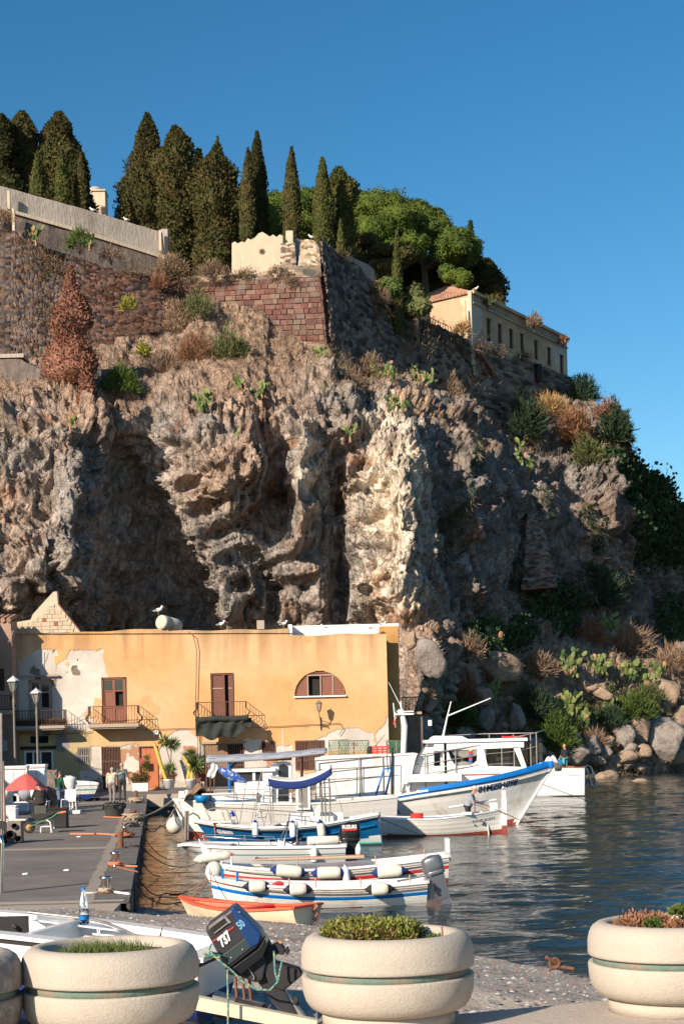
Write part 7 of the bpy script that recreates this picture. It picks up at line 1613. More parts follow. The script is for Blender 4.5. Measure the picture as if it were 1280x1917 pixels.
for px,lab,mc,cp in((484,'slim white blue capped fender on the blue boat, nearest the ladder','fenderwhite','fenderblue'),(555,'slim white blue capped fender on the blue boat, under the awning middle','fenderwhite','fenderblue'),(607,'cream dark capped fender on the blue boat, under the awning poles','cushion','navy')):
 t=(h4.L-abs(P(px,1550,Yb).x-Bw[0]))/h4.L; e=h4.pt(t,1,.5); c=Vector((e.x,e.y-.14,P(px,1549,Yb).z-.02)); top=h4.pt(t,1,h4.zs(t)); fender(lab,c,.52,.105 if mc=='fenderwhite' else.14,(-.12 if mc!='fenderwhite' else 0,0,1),mc,cp,rope=[(c,top)])
c=P(435,1524,Yb); b=MB(); b.lathe([(.1,-.08),(.09,0),(.03,.1),(.02,.15)],c,10); o=b.build('marker_buoy',['fenderblue'],loc=c); single(o,'blue cap of a buoy standing on the blue boat foredeck','buoy')
# ---------------- white fishing boat moored with its bow to the quay
wl=G(470,1566,0); Yb=wl.y; S=(P(742,1566,Yb).x,Yb+.4); Bw=(P(325,1566,Yb).x,Yb-.1); s_=F/Yb; YF=Yb
T=thing('fishing_boat','old white fishing boat with wheelhouse and grey awning, bow to the quay','fishing boat',((S[0]+Bw[0])/2,Yb,0),'large fishing boats')
h5=Hull(S,Bw,2.8,curve((0,1.35),(.3,1.22),(.6,1.25),(.85,1.36),(1,1.45)),curve((0,-.3),(.6,-.4),(1,-.3)),wt=.6,tm=.5,rb=.62,pm=.35,nb=2.4)
h5.shell(T,[(0,0)],['whiterust','red'],zred=curve((0,.08),(.7,.14),(1,.24)),mred=1,lap=.003)
h5.strip(T,'whiterust',.14,.07); h5.deck(T,'whiterust',.12)
for t in(.35,.6,.8):pass
q=lambda px,py,dy=0:P(px,py,YF+dy)
b=MB(); a,c=q(385,1487),q(482,1500); b.box(((a.x+c.x)/2,YF-.2,1.45),(c.x-a.x,1.5,.34)); b.box(((a.x+c.x)/2,YF-.2,1.64),(c.x-a.x+.12,1.62,.05)); b.build('hold_cover',['whiterust'],T)
# wheelhouse
def house(b,x0,x1,y0,y1,z0,z1,t=.05,m=0):b.box(((x0+x1)/2,(y0+y1)/2,(z0+z1)/2),(x1-x0,y1-y0,z1-z0),m)
zt1=q(470,1441).z; x0_,x1_=q(440,1470).x,q(512,1470).x
b=MB(); zs0=q(470,1462).z
b.box(((x0_+x1_)/2,YF,(1.2+zs0)/2),(x1_-x0_,1.5,zs0-1.2)); b.box(((x0_+x1_)/2,YF,zt1),(x1_-x0_+.25,1.7,.12))
for x in(x0_+.05,x0_+.75,x1_-.3):
 for y in(YF-.71,YF+.71):b.box((x,y,(zs0+zt1)/2),(.1,.08,zt1-zs0))
b.box((x1_-.12,YF,(zs0+zt1)/2),(.24,1.5,zt1-zs0)); b.build('wheelhouse',['cleanwhite'],T)
b=MB(); b.box(((x0_+x1_)/2-.15,YF,(zs0+zt1)/2),(x1_-x0_-.5,1.38,zt1-zs0)); b.build('wheelhouse_window',['glass'],T)
b=MB(); ex=q(508,1440); e2=q(546,1440)
b.prism([(ex.x,1.2),(e2.x,1.2),(e2.x,q(0,1448).z),(e2.x-.05,q(0,1441).z),(e2.x-.25,q(0,1438.5).z),(ex.x+.1,q(0,1439).z),(ex.x,q(0,1442).z)],YF-.6,YF+.6); b.build('companionway',['cleanwhite'],T)
b=MB(); b.prism([(e2.x-.52,1.3),(e2.x-.12,1.3),(e2.x-.12,q(0,1447).z),(e2.x-.28,q(0,1443).z),(e2.x-.45,q(0,1446).z)],YF-.63,YF-.602); b.build('companion_door',['glass'],T)
b=MB(); b.prism([(q(519,0).x,1.0),(q(545,0).x,1.0),(q(545,0).x,q(0,1476).z),(q(519,0).x,q(0,1476).z)],YF-1.2,YF-1.15); b.build('door_frame',['cleanwhite'],T)
b=MB(); b.prism([(q(523.5,0).x,1.08),(q(540,0).x,1.08),(q(540,0).x,q(0,1479).z),(q(523.5,0).x,q(0,1479).z)],YF-1.22,YF-1.202); b.build('door_glass',['lampglass'],T)
b=MB()
for k,x in enumerate(np.linspace(q(466,0).x,q(500,0).x,4)):b.box((x,YF,q(0,1431).z),(.28,.7,.22),rz=.1*k)
o=b.build('life_jackets',['lifejacket'],loc=(x,YF,q(0,1434).z)); single(o,'row of salmon orange life jackets on the fishing boat wheelhouse roof','life jackets')
# grey awning over the foredeck
b=MB(); A0,A1=q(390,1420),q(612,1406);
b.grid(lambda u,v:Vector((A0.x+(A1.x-A0.x)*u,YF-1.0+2.0*v,A0.z+(A1.z-A0.z)*u+.12*sin(pi*v)-.06*sin(pi*u)+.02*sin(u*30)*(1-v))),40,8); o=b.build('awning',['greycanvas'],T); solid(o,.02)
b=MB(); b.grid(lambda u,v:Vector((A0.x+(A1.x-A0.x)*u,YF-1.01,A0.z+(A1.z-A0.z)*u-.06*sin(pi*u)-(.16*(1-.5*u))*v)),30,2); o=b.build('awning_edge',['greycanvas'],T); solid(o,.012)
b=MB()
for px,y0 in((389,1.4),(396,1.4),(563,1.3),(564,1.3)):
 for dy in(-.95,.95):a=q(px,1415); rail(b,[Vector((a.x,YF+dy,y0)),Vector((a.x+.02,YF+dy,A0.z+(a.x-A0.x)/(A1.x-A0.x)*(A1.z-A0.z)-.02))],.025)
b.build('awning_poles',['ironrust'],T)
b=MB(); a=q(432,1440); rail(b,[Vector((a.x,YF-.9,1.3)),Vector((a.x,YF-.9,a.z+.4))],.05,8); b.build('blue_post',['stripeblue'],T)
b=MB(); a=q(443,1436); b.tube([a+Vector((-.3,0,-.1)),a+Vector((0,0,.2)),a+Vector((.1,0,.45))],.05,6); b.build('blue_horn',['stripeblue'],T)
b=MB(); rail(b,[q(529,1440),q(529,1365)],.012,4); b.build('whip_aerial',['cleanwhite'],T)
b=MB()
pts=[(330+55*k,1497-18) for k in range(0)]
for k in range(8):a=h5.pt(.30+.085*k,1,h5.zs(.5)); rail(b,[Vector((a.x,a.y+.05,1.3)),Vector((a.x,a.y+.05,1.78))],.016)
for z in(1.78,1.55):rail(b,[Vector((h5.pt(t,1,1.2).x,h5.pt(t,1,1.2).y+.05,z)) for t in np.linspace(.30,.9,9)],.016)
b.build('side_rail',['galv'],T)
# tarpaulin, blue tub, tyre and hanging cloth, things that lie on it
b=MB(); c=q(370,1484); b.grid(lambda u,v:Vector((c.x-.45+u*1.1,YF-.9+v*1.3,1.38+(.50*sin(pi*u)**.6*sin(pi*(.15+.8*v))**.8)*(1+.25*sin(u*13+v*5))+.25*u*(1-v))),18,12); o=b.build('tarpaulin',['tan'],loc=c); single(o,'crumpled brown tarpaulin on the bow of the old fishing boat','tarpaulin')
c=q(378,1492); b=MB(); b.lathe([(.001,-.15),(.22,-.15),(.3,.12),(.28,.13),(.2,.0)],(c.x+.1,YF-1.1,1.48),18); o=b.build('blue_tub',['bluebin'],loc=(c.x,YF-1.1,1.33)); single(o,'bright blue plastic tub beside the brown tarpaulin','tub')
c=q(555,1488); b=MB(); b.lathe([(.16,-.1),(.34,-.12),(.42,-.06),(.42,.06),(.34,.12),(.16,.1),(.16,-.1)],(c.x,YF-.5,1.52),24,axis=(.1,1,.15)); o=b.build('tyre',['tan'],loc=(c.x,YF-.5,1.2)); single(o,'old brown tyre standing on the deck behind the blue awning','tyre')
c=q(397,1430,-1); b=MB(); b.grid(lambda u,v:Vector((c.x-.14+.3*u+.05*sin(v*5),YF-.97+.04*sin(u*8+v*4),c.z+.05-.6*v*(1-.3*abs(u-.5)))),8,8); o=b.build('white_rag',['cloth'],loc=c); solid(o,.01); single(o,'white rag hanging from the front pole of the grey awning','cloth')
c=q(334,1490); b=MB()
for k in range(4):b.box((c.x+.15+k*.14,YF-.1,1.52+random.uniform(-.05,.12)),(.2,.5,.25),rz=.3*k,ry=.2*k)
b.build('bow_fittings',['cleanwhite'],T)
b=MB(); c=q(357,1475); b.box((c.x,YF-.3,1.62),(.16,.2,.35)); b.tube([(c.x+.1,YF-.3,1.5),(c.x-.1,YF-.3,1.95)],.03,6); b.build('winch',['galv'],T)
b=MB()
for k in range(2):c=q(412+22*k,1489);
c=q(430,1490); b.box((c.x+.0,YF-.3,1.40),(2.0,1.5,.02));
b.build('foredeck_board',['stripeblue'],T)
# round fender at its bow
c=P(327,1545,YF-.5); TF=thing('ball_fender','big cream ball fender hanging at the bow of the old fishing boat','fender',c)
b=MB(); b.ball(c,.31,n=24,sc=(1,1,1.02)); b.build('ball',['cushion'],TF); b=MB(); b.lathe([(.1,0),(.06,.1),(.03,.16)],c+Vector((0,0,.28)),10); b.build('eye',['greycanvas'],TF)
b=MB(); b.tube([c+Vector((0,0,.4)),h5.pt(.97,1,1.4)],.015,5); b.build('lanyard',['rope'],TF)
# gangway plank hanging by it
b=MB(); a,c=P(352,1518,YF-1.6),P(347,1572,YF-1.6); b.box((a+c)/2,(.16,.08,(a-c).length),ry=.05); b.box((a+c)/2+Vector((.0,-.05,0)),(.03,.04,(a-c).length*.98),1,ry=.05); o=b.build('hanging_ladder',['galv','ironrust'],loc=(a+c)/2); single(o,'narrow metal boarding ladder hanging before the blue boat bow','ladder')
b=MB(); rail(b,[P(354,1526,YF-1.6),P(362,1522,YF-1.6),P(372,1528,YF-1.6),P(376,1536,YF-1.6)],.03); rail(b,[P(352,1556,YF-2),P(375,1558,YF-3),P(388,1560,YF-4)],.02); o=b.build('bow_hoop',['steel'],loc=a); single(o,'bent steel hoop at the blue boat bow','rail')
# ---------------- big white fishing boat 01MZ01098
wl=G(965,1545,0); Yb=wl.y; YB=Yb+1.6; s_=F/YB; Bw=(P(1036,1500,Yb+.3).x,Yb+.3); S=(P(590,1520,Yb+2.6).x,Yb+2.6)
T=thing('fishing_boat','large white fishing boat with high flared bow and blue rail, numbered 01MZ01098','fishing boat',((S[0]+Bw[0])/2,YB,0),'large fishing boats')
q=lambda px,py,dy=0:P(px,py,YB+dy)
def zline(px,py,Y):return P(px,py,Y).z
L6=math.hypot(Bw[0]-S[0],Bw[1]-S[1])
tt=lambda px:(P(px,1500,YB).x-S[0])/(Bw[0]-S[0])
sh=curve((0,zline(590,1500,YB-1)),(tt(700),zline(700,1498,YB-1.2)),(tt(800),zline(800,1481,YB-1.2)),(tt(880),zline(880,1467,YB-1.1)),(tt(960),zline(960,1450,YB-.9)),(1,zline(1035,1431,Yb+.3)))
h6=Hull(S,Bw,3.6,sh,curve((0,-.4),(.6,-.5),(1,-.4)),wt=.7,tm=.5,rb=1.75,pm=.34,pb=1.35,nb=2.1)
h6.shell(T,[(0,1),(.12,0)],['white','stripeblue','red'],zred=curve((0,.15),(1,.17)),mred=2,step=.08,lap=.004)
h6.strip(T,'stripeblue',.2,.09,name='blue_rail',t0=.52,transom=False,out=.05); h6.strip(T,'white',.14,.07,t1=.52,name='gunwale'); h6.strip(T,'stripeblue',.3,.22,dz=.02,name='inner_bulwark',t0=.48,transom=False,out=-.25)
h6.deck(T,'white',.25)
h6.strip(T,'white',.0,.03,dz=-.17,name='rubbing_strake',out=.03)
t0_=tt(905); h6.num('01MZ01098',t0_,.36,lambda s:sh(s)-.43,'letterblue',T,width=1.52,bold=.012,slant=.0)
b=MB(); pts=[h6.pt(1,1,z)+h6.d*.03 for z in np.linspace(-.3,sh(1),14)]; b.tube(pts,.055,6); b.build('stem',['white'],T)
# rails on posts
def poly_rail(b,pts,r):b.tube([q(*p) for p in pts],r,5)
b=MB()
for dy in(-1.35,):
 tops=[(590,1424),(640,1421),(716,1416),(795,1412),(850,1403),(905,1394),(960,1381),(1005,1371)]
 b.tube([q(x,y,dy+(x-590)/445*.6) for x,y in tops],.026,5)
 b.tube([q(x,y+(18 if x<930 else 26),dy+(x-590)/445*.6) for x,y in tops],.02,5)
 b.tube([q(x,y+(37 if x<930 else 48),dy+(x-590)/445*.6) for x,y in tops[:7]],.02,5)
 for x in(590,672,716,795,852,908,938,961,992,1003):
  yt=np.interp(x,[a for a,_ in tops],[c for _,c in tops]); dd=dy+(x-590)/445*.6; zt_=q(x,yt,dd); zb_=sh(tt(x)) if x>700 else 1.2; b.tube([Vector((zt_.x,zt_.y,zb_-.05)),zt_],.026,5)
b.tube([q(1005,1371,-.75),q(1019,1366,0),q(1003,1372,.9),q(900,1374,1.3),q(840,1377,1.3)],.026,5)
for x in(1003,960,915):p=q(x,1374,1.1); b.tube([Vector((p.x,p.y,sh(tt(x)))),p],.022,5)
b.build('guard_rail',['galv'],T)
# front pilothouse
def qp(pts,dy):return[(q(x,y,dy).x,q(x,y,dy).z) for x,y in pts]
FY=-.95
b=MB()
wall_out=[(768,1482),(770,1450),(795,1398),(832,1386),(900,1384),(975,1386),(984,1388),(978,1398),(984,1425),(992,1440),(992,1450),(880,1474)]
# side wall built of pieces round the openings
for pc in([(768,1482),(775,1438),(880,1433),(985,1436),(992,1452),(880,1476)],[(775,1438),(796,1399),(812,1398),(812,1437)],[(812,1406),(812,1392),(980,1388),(980,1399)],[(829,1404),(838,1404),(842,1418),(850,1431),(858,1434),(829,1434)],[(893,1402),(905,1402),(912,1434),(880,1434),(892,1424)],[(960,1398),(972,1398),(985,1436),(976,1436)]):
 pp=qp(pc,FY); b.prism(pp,YB+FY,YB+FY+.08); b.prism(pp,YB-FY-.08,YB-FY)
zt_,x0_,x1_=q(800,1391).z,q(797,1391,FY).x,q(984,1388,FY).x
b.box(((x0_+x1_)/2,YB,zt_+.06),(x1_-x0_+.1,2.05,.12)); b.box((q(797,0).x-.02,YB,(1.3+zt_)/2),(.1,1.9,zt_-1.3),ry=0)
b.build('pilothouse',['cleanwhite'],T)
b=MB(); b.box(((q(830,0).x+q(978,0).x)/2,YB+.2,(1.6+zt_)/2-.05),(q(978,0).x-q(830,0).x,1.2,zt_-1.7)); b.box((q(820,1418).x,YB+FY+.05,q(0,1418).z),(.42,.05,.42)); b.build('cabin_windows',['glass'],T)
b=MB(); pp=qp([(843,1404),(893,1402),(893,1412),(884,1416),(870,1418),(850,1414)],FY+.05); b.prism(pp,YB+FY+.05,YB+FY+.08)
pts=[(843,1436),(846,1431),(856,1427),(868,1425),(880,1427),(892,1432),(893,1436)]; b.prism(qp(pts,FY+.03),YB+FY+.03,YB+FY+.06); b.build('window_panel',['lampglass'],T)
b=MB();
for k,(m_,y0,y1) in enumerate(((2,1402,1406),(1,1406.5,1412),(0,1412.5,1418),(1,1418.5,1423),(0,1423,1428))):
 a,c=q(880,y0,FY),q(880,y1,FY); b.box((a.x,YB+FY+.02,(a.z+c.z)/2),(.13,.03,a.z-c.z),m_)
b.build('sticker_column',['stripeblue','redstripe','yellow'],T)
b=MB(); b.box((q(800,1450,FY).x+.9,YB+FY-.02,q(800,1452,FY).z),(3.9,.05,.04)); b.build('wood_trim',['varnish'],T)
b=MB(); b.prism(qp([(797,1396),(806,1381),(812,1377.5),(862,1378),(874,1384),(880,1395)],0),YB-.7,YB+.7); b.box((q(804,1373).x,YB-.3,q(0,1373).z),(.14,.14,.22)); b.build('roof_hatch',['cleanwhite'],T)
b=MB(); b.tube([q(829,1378),q(836,1345),q(844,1313)],[.05,.035,.02],6); b.tube([q(838,1340),q(918,1307)],[.035,.02],6); b.build('mast_and_boom',['cleanwhite'],T)
c=q(960,1382,-.5); b=MB();
for dz in(0,.09,.18):b.box((c.x,c.y,c.z-.12+dz),(.86,.5,.05))
for x in(-.4,0,.4):b.box((c.x+x,c.y,c.z-.02),(.05,.49,.24))
o=b.build('red_crate',['crate'],loc=(c.x,c.y,c.z-.14)); single(o,'red plastic fish crate on the pilothouse roof of the large boat','crate')
# after deckhouse, white with slanting front edge
b=MB(); pp=qp([(590,1492),(590,1420),(604,1415),(768,1410),(775,1412),(772,1420),(768,1440),(761,1484),(758,1490)],-1.15); b.prism(pp,YB-1.15,YB-1.05); pp2=qp([(590,1492),(590,1418),(770,1412),(758,1490)],1.1); b.prism(pp2,YB+1.0,YB+1.1)
b.prism(qp([(590,1419),(775,1409),(775,1412),(590,1423)],0),YB-1.2,YB+1.2)
b.prism(qp([(759,1488),(771,1413),(775,1411),(781,1410),(776,1424),(770,1450),(764,1487)],-1.15),YB-1.3,YB-.8)
b.build('deckhouse',['white'],T)
b=MB()
for x0,x1,y0,y1 in((600,668,1440,1488),(680,750,1436,1485)):
 for a,c in(((x0,y0),(x1,y0-3)),((x1,y0-3),(x1-1,y1-3)),((x0,y0),(x0,y1))):b.tube([q(*a,-1.17),q(*c,-1.17)],.018,4)
b.build('panel_beading',['greycanvas'],T)
b=MB(); b.box((q(812,1466,-1).x,YB-1.25,q(0,1474).z),(2.1,.5,.3)); b.build('side_locker',['white'],T)
# arch and mast with flag
b=MB(); b.tube([q(754,1420),q(757,1360),q(752,1335),q(744,1330)],[.10,.12,.10,.07],8); b.box(q(756,1337),(.75,.35,.06)); b.box(q(762,1332),(.5,.1,.05)); b.tube([q(751,1337),q(750,1313)],.03,5); b.tube([q(757,1336),q(727,1277)],[.02,.01],5); b.build('mast',['cleanwhite'],T)
b=MB(); b.tube([q(736,1316),q(740,1362)],.014,4); b.grid(lambda u,v:q(737+2.5*u+2*sin(v*4),1322+34*v+2*u,.05*sin(v*9+u*5)),5,12,0); k0=len(b.f)
for i in range(k0):pass
o=b.build('ensign',['flagg','flagw','redstripe'],T); solid(o,.01)
for i,pl in enumerate(o.data.polygons):
 z=pl.center.z;
 zz=P(740,1333,YB).z,P(740,1345,YB).z
 pl.material_index=0 if z+o.location.z+T.location.z>zz[0] else 1 if z+T.location.z>zz[1] else 2
b=MB();
for x,y0,y1 in((702,1372,1405),):b.tube([q(720,1375),q(700,1398)],.03,5)
b.build('stay',['rope'],T)
# nets and crates on the deckhouse roof
for k,(x0,x1,y0,y1,m_,lab) in enumerate(((616,652,1385,1417,'greennet','left green net trap standing on the deckhouse roof'),(634,690,1386,1415,'greennet','large green net trap in the middle of the deckhouse roof'),(724,760,1386,1411,'greennet','small green net trap beside the mast on the deckhouse roof'))):
 a,c=q(x0,y1,-.4+.3*k),q(x1,y0,-.4+.3*k); b=MB(); w_,h_=c.x-a.x,c.z-a.z; d_=.6
 for x in(0,w_/2,w_):
  for y in(0,d_):b.tube([(a.x+x,a.y+y,a.z),(a.x+x,a.y+y,a.z+h_)],.015,4)
 for z in(0,h_):
  b.tube([(a.x,a.y,a.z+z),(a.x+w_,a.y,a.z+z),(a.x+w_,a.y+d_,a.z+z),(a.x,a.y+d_,a.z+z),(a.x,a.y,a.z+z)],.015,4)
 for i in range(13):
  for y in(0,d_):
   f_=i/12; b.tube([(a.x+w_*f_,a.y+y,a.z),(a.x+w_*min(1,f_+.25),a.y+y,a.z+h_)],.007,3,1,False); b.tube([(a.x+w_*f_,a.y+y,a.z),(a.x+w_*max(0,f_-.25),a.y+y,a.z+h_)],.007,3,1,False)
 for i in range(7):b.tube([(a.x,a.y+.01,a.z+h_*i/6),(a.x+w_,a.y+.01,a.z+h_*i/6)],.006,3,1,False)
 o=b.build('net_trap',['galv',m_],loc=a); single(o,lab,'net trap')
c=q(711,1405,-.5); b=MB()
for dz in(-.16,-.06,.04,.14):b.box((c.x,c.y,c.z+dz),(.62,.5,.06))
for x in(-.3,-.1,.1,.3):b.box((c.x+x,c.y,c.z-.01),(.05,.49,.36))
o=b.build('red_crate',['crate'],loc=(c.x,c.y,c.z-.2)); single(o,'red plastic crate between the net traps on the deckhouse roof','crate')
b=MB(); c=q(692,1404,-.6); b.lathe([(.001,-.15),(.12,-.15),(.12,.05),(.06,.15)],c,10); o=b.build('dark_jug',['matblack'],loc=c); single(o,'dark jug left of the red crate on the deckhouse roof','jug')
# blue A-frame
FY2=-2.2
b=MB(); A0=q(720,1440,FY2)
b.tube([q(692,1520,FY2),q(706,1480,FY2),q(718,1440,FY2),q(730,1438,FY2),q(733,1440,FY2),q(722,1485,FY2+.5),q(714,1515,FY2+.8)],.045,6); b.tube([q(700,1496,FY2),q(722,1530,FY2)],.045,6); b.tube([q(722,1488,FY2+.5),q(748,1522,FY2+.9)],.04,6)
o=b.build('blue_davit',['stripeblue'],loc=A0); single(o,'blue tubular A shaped davit between the two numbered boats','davit')
b=MB(); b.tube([q(733,1492,-1.2),q(734,1400,-1.2)],.045,6); b.tube([q(726,1445,-1.3),q(724,1412,-1.3)],.02,5); b.build('black_pole',['matblack'],T)
# ---------------- small white boat 01MZ01075 with the standing man
wl=G(860,1563,0); Yb=wl.y; S=(P(688,1563,Yb).x,Yb+.3); Bw=(P(940,1563,Yb).x,Yb-.1); s_=F/Yb; Y75=Yb
T=thing('rowing_boat','white wooden boat numbered 01MZ01075 with blue inside and a tall stem post','rowing boat',((S[0]+Bw[0])/2,Yb,0),'small open boats')
h7=Hull(S,Bw,1.9,curve((0,.74),(.3,.64),(.55,.65),(.8,.76),(1,.88)),curve((0,-.2),(.6,-.3),(1,-.25)),wt=.5,tm=.45,rb=.05,pm=.38)
h7.shell(T,[(0,0)],['whiterust','red'],zred=curve((0,.10),(.5,.08),(1,.16)),mred=1,lap=.006)
h7.strip(T,'white',.10,.05); h7.inner(T,'stripeblue',.0)
b=MB(); p=h7.pt(1,1,.8); x=p.x+.07; b.box((x,p.y,.02+.14),(.19,.14,.30),1); b.box((x,p.y,.80),(.17,.13,1.0),0); b.box((x,p.y,1.42),(.14,.11,.28),0); b.ball((x-.01,p.y,1.66),.04); b.build('stem_post',['whiterust','red'],T)
b=MB(); p=h7.pt(.94,1,.9); b.box((p.x,Yb,.98),(.26,.4,.30)); b.build('bow_block',['white'],T)
h7.num('01MZ 01075',tt2 if False else(P(884,1540,Yb).x-S[0])/(Bw[0]-S[0]),.14,lambda s:h7.zs(s)-.30,'lettergrey',T,width=.80,bold=.0)
for t in(.2,.5,.74):b=MB(); h7.cross(b,t,.48,.2); b.build('thwart',['stripeblue'],T)
b=MB(); p=h7.pt(.74,1,h7.zs(.74)); b.box((p.x,p.y,.80),(.32,.16,.10)); b.build('oarlock_block',['white'],T)
b=MB(); p=h7.pt(.90,1,.3)+h7.n*.03; b.tube([p+Vector((0,0,-.3)),p+Vector((-.03,0,.05))],.03,5); b.build('white_peg',['cushion'],T)
b=MB(); p=h7.pt(.86,1,.42)+h7.n*.012; b.lathe([(.001,0),(.06,.0),(.075,.015)],p,12,axis=h7.n); p=h7.pt(.80,1,.36)+h7.n*.012; b.lathe([(.001,0),(.03,.01)],p,10,axis=h7.n); b.build('hawse_hole',['matblack'],T)
b=MB(); c=h7.pt(.38,1,.66)+Vector((0,.25,0));
for k in range(5):b.tube([c+Vector((.22*cos(a+k),.1*sin(a+k),.04*k)) for a in np.linspace(0,5.5,12)],.02,5)
o=b.build('red_rope_coil',['redstripe'],loc=c); single(o,'red rope coil in the boat numbered 01MZ01075','rope')
b=MB(); a=P(840,1512,Yb+.6); c=P(928,1497,Yb+.6); b.tube([a,c],.045,6); o=b.build('white_spar',['white'],loc=a); single(o,'white wooden spar lying toward the bow of the boat numbered 01MZ01075','spar')
# ---------------- far white boat
wl=G(1040,1490,0); Yb=wl.y; S=(P(1095,1480,Yb).x,Yb); Bw=(P(840,1480,Yb).x,Yb+1.2); Y9=Yb; s_=F/Yb
T=thing('motor_boat','far white motor boat seen past the big bow, its stern to the right','motor boat',((S[0]+Bw[0])/2,Yb,0))
zt9=P(1060,1440,Yb).z; h9=Hull(S,Bw,3.0,curve((0,P(1090,1437,Yb).z),(1,zt9+.3)),lambda t:-.3,wt=.9,tm=.5,rb=.8,pm=.12)
h9.shell(T,[(0,0)],['cleanwhite','black'],zred=lambda t:.06,mred=1); h9.strip(T,'varnish',.16,.05,dz=.02); h9.deck(T,'varnish',.1)
b=MB(); p=h9.pt(0,1,1.0)
for k in range(3):a=h9.pt(.03+.13*k,1,1.15)+h9.n*.008; c=h9.pt(.11+.13*k,1,1.14)+h9.n*.008; b.tube([a,c],.012,4)
b.build('styling_line',['varnish'],T)
b=MB()
for dx in(0,.16):b.tube([P(1095,1436,Yb)+Vector((0,dx,0)),P(1099,1432,Yb)+Vector((0,dx,0)),P(1106,1436,Yb)+Vector((0,dx,0)),P(1117,1470,Yb)+Vector((0,dx,0)),P(1113,1475,Yb)+Vector((0,dx,0)),P(1109,1472,Yb)+Vector((0,dx,0)),P(1097,1438,Yb)+Vector((0,dx,0))],.035,6)
b.tube([P(1094,1470,Yb),P(1108,1469,Yb)],.02,5); b.build('swim_ladder',['steel'],T)
c=P(1031,1428,Yb-.6); b=MB(); b.grid(lambda u,v:Vector((c.x-.5+1.0*u,c.y-.4+.8*v,zt9+.0+.72*sin(pi*u)**.7*sin(pi*v)**.6*(1+.22*sin(u*14+v*9)))),20,12); o=b.build('white_sheet',['cloth'],loc=c); single(o,'crumpled white sheet piled on the stern of the far white boat','cloth')
c=P(1044,1440,Yb-.9); b=MB(); b.lathe([(.001,-.05),(.34,-.05),(.42,.3),(.39,.3),(.3,.05)],(c.x,Yb-.9,zt9),20); o=b.build('black_basket',['tub'],loc=(c.x,Yb-.9,zt9)); single(o,'black rubber basket in front of the man in the black shirt','basket')
c=P(1047,1429,Yb-.9); b=MB(); b.box((c.x,Yb-1.0,c.z),(.18,.2,.4)); b.lathe([(.05,0),(.03,.1)],(c.x,Yb-1.0,c.z+.2),8); o=b.build('blue_can',['bluebin'],loc=c); single(o,'bright blue canister standing in the black basket','canister')
c=P(1036,1428,Yb-.9); b=MB(); b.ball((c.x,Yb-.95,c.z-.1),.2,sc=(1.2,.8,.8)); o=b.build('net_bundle',['engine'],loc=c); single(o,'dark bundle of net in the black basket','net')
# ---------------- red dinghy drawn up at the water's edge
zd=.10; A_,B2=G(573,1722,.35),G(326,1702,.35)
S=(A_.x-.0,32.7); Bw=(B2.x,34.6); T=thing('dinghy','small cream dinghy painted orange red inside, pulled up at the water edge','dinghy',((S[0]+Bw[0])/2,33.6,zd))
h10=Hull(S,Bw,1.15,curve((0,.44),(.4,.36),(.8,.42),(1,.50)),curve((0,.06),(.7,.02),(1,.12)),wt=.82,tm=.4,rb=.25,pm=.25,pb=.8)
h10.shell(T,[(0,1),(.03,0)],['cream','orangered']); h10.strip(T,'orangered',.10,.04,out=.03); h10.inner(T,'orangered',.30,top=.0);
b=MB(); h10.cross(b,.4,.36,.25); h10.cross(b,.12,.37,.3); b.build('thwart',['orangered'],T)
b=MB(); c=(h10.pt(0,1,.4)*.3+h10.pt(0,-1,.4)*.7)-h10.d*.05; b.tube([c+Vector((.05*sin(k*1.9),.03*cos(k*1.7),.05-.045*k)) for k in range(9)],.03,6); b.tube([c+Vector((-.2,.1,.08)),c+Vector((-.05,0,.08)),c],.018,5); b.build('rope_hank',['roperust'],T)
# ---------------- mooring lines
def line(lab,pts,m='ropedark',r=.014,name='mooring_line',d=.4,grp='mooring lines over the basin'):
 b=MB(); allp=[]
 for a,c in zip(pts[:-1],pts[1:]):allp+=sag(a,c,d,8)[:-1]
 allp.append(Vector(pts[-1])); b.tube(allp,r,5); o=b.build(name,[m],loc=pts[0]); single(o,lab,'mooring line',grp); return o
line('thick pale mooring rope from the far quay bollard to the old fishing boat',[G(250,1533,.95),h5.pt(1,1,1.42)],'rope',.035,d=.12)
line('second pale rope under the thick one, quay to the old fishing boat',[G(262,1540,.85),h5.pt(.995,1,1.2)],'rope',.025,d=.5)
line('pale slack rope from the far bollard dropping to the quay edge',[G(252,1500,.95),G(292,1520,.1)],'rope',.02,d=.1)
line('dark slack line from the quay to the ball fender bow',[G(270,1545,.7),G(300,1545,.3),h5.pt(.99,1,.9)],'ropedark',.02,d=.25)
line('rust coloured line from the quay to the small motor boat bow rail',[G(268,1565,.7),h3.pt(.99,1,.55)],'roperust',.012,d=.45)
line('dark line from the quay edge down toward the small motor boat',[G(265,1585,.7),h3.pt(.99,1,.35)],'ropedark',.014,d=.4)
line('dark line sagging into the water, second from the quay end',[G(262,1605,.7),G(300,1640,.0)],'ropedark',.014,d=.15)
line('rust coloured line from the quay to the red striped rowing boat bow',[G(258,1640,.7),G(310,1672,.02),h2.pt(.99,1,.5)],'roperust',.016,d=.2)
line('rust coloured line from the quay to the blue striped rowing boat bow',[G(255,1662,.7),G(330,1690,.0),h1.pt(.99,1,.7)],'roperust',.014,d=.15)
line('orange brown line hanging from the bow of the blue striped rowing boat',[h1.pt(.985,1,.82),G(392,1712,-.02)],'roperust',.012,d=.02)
line('dark line sagging into the water near the quay end',[G(256,1652,.7),G(288,1682,.0)],'ropedark',.016,d=.12)
line('thin line running from the blue boat stern to the small numbered boat',[h4.pt(0,1,.9),P(780,1560,Y75-1)],'ropedark',.012,d=.0)
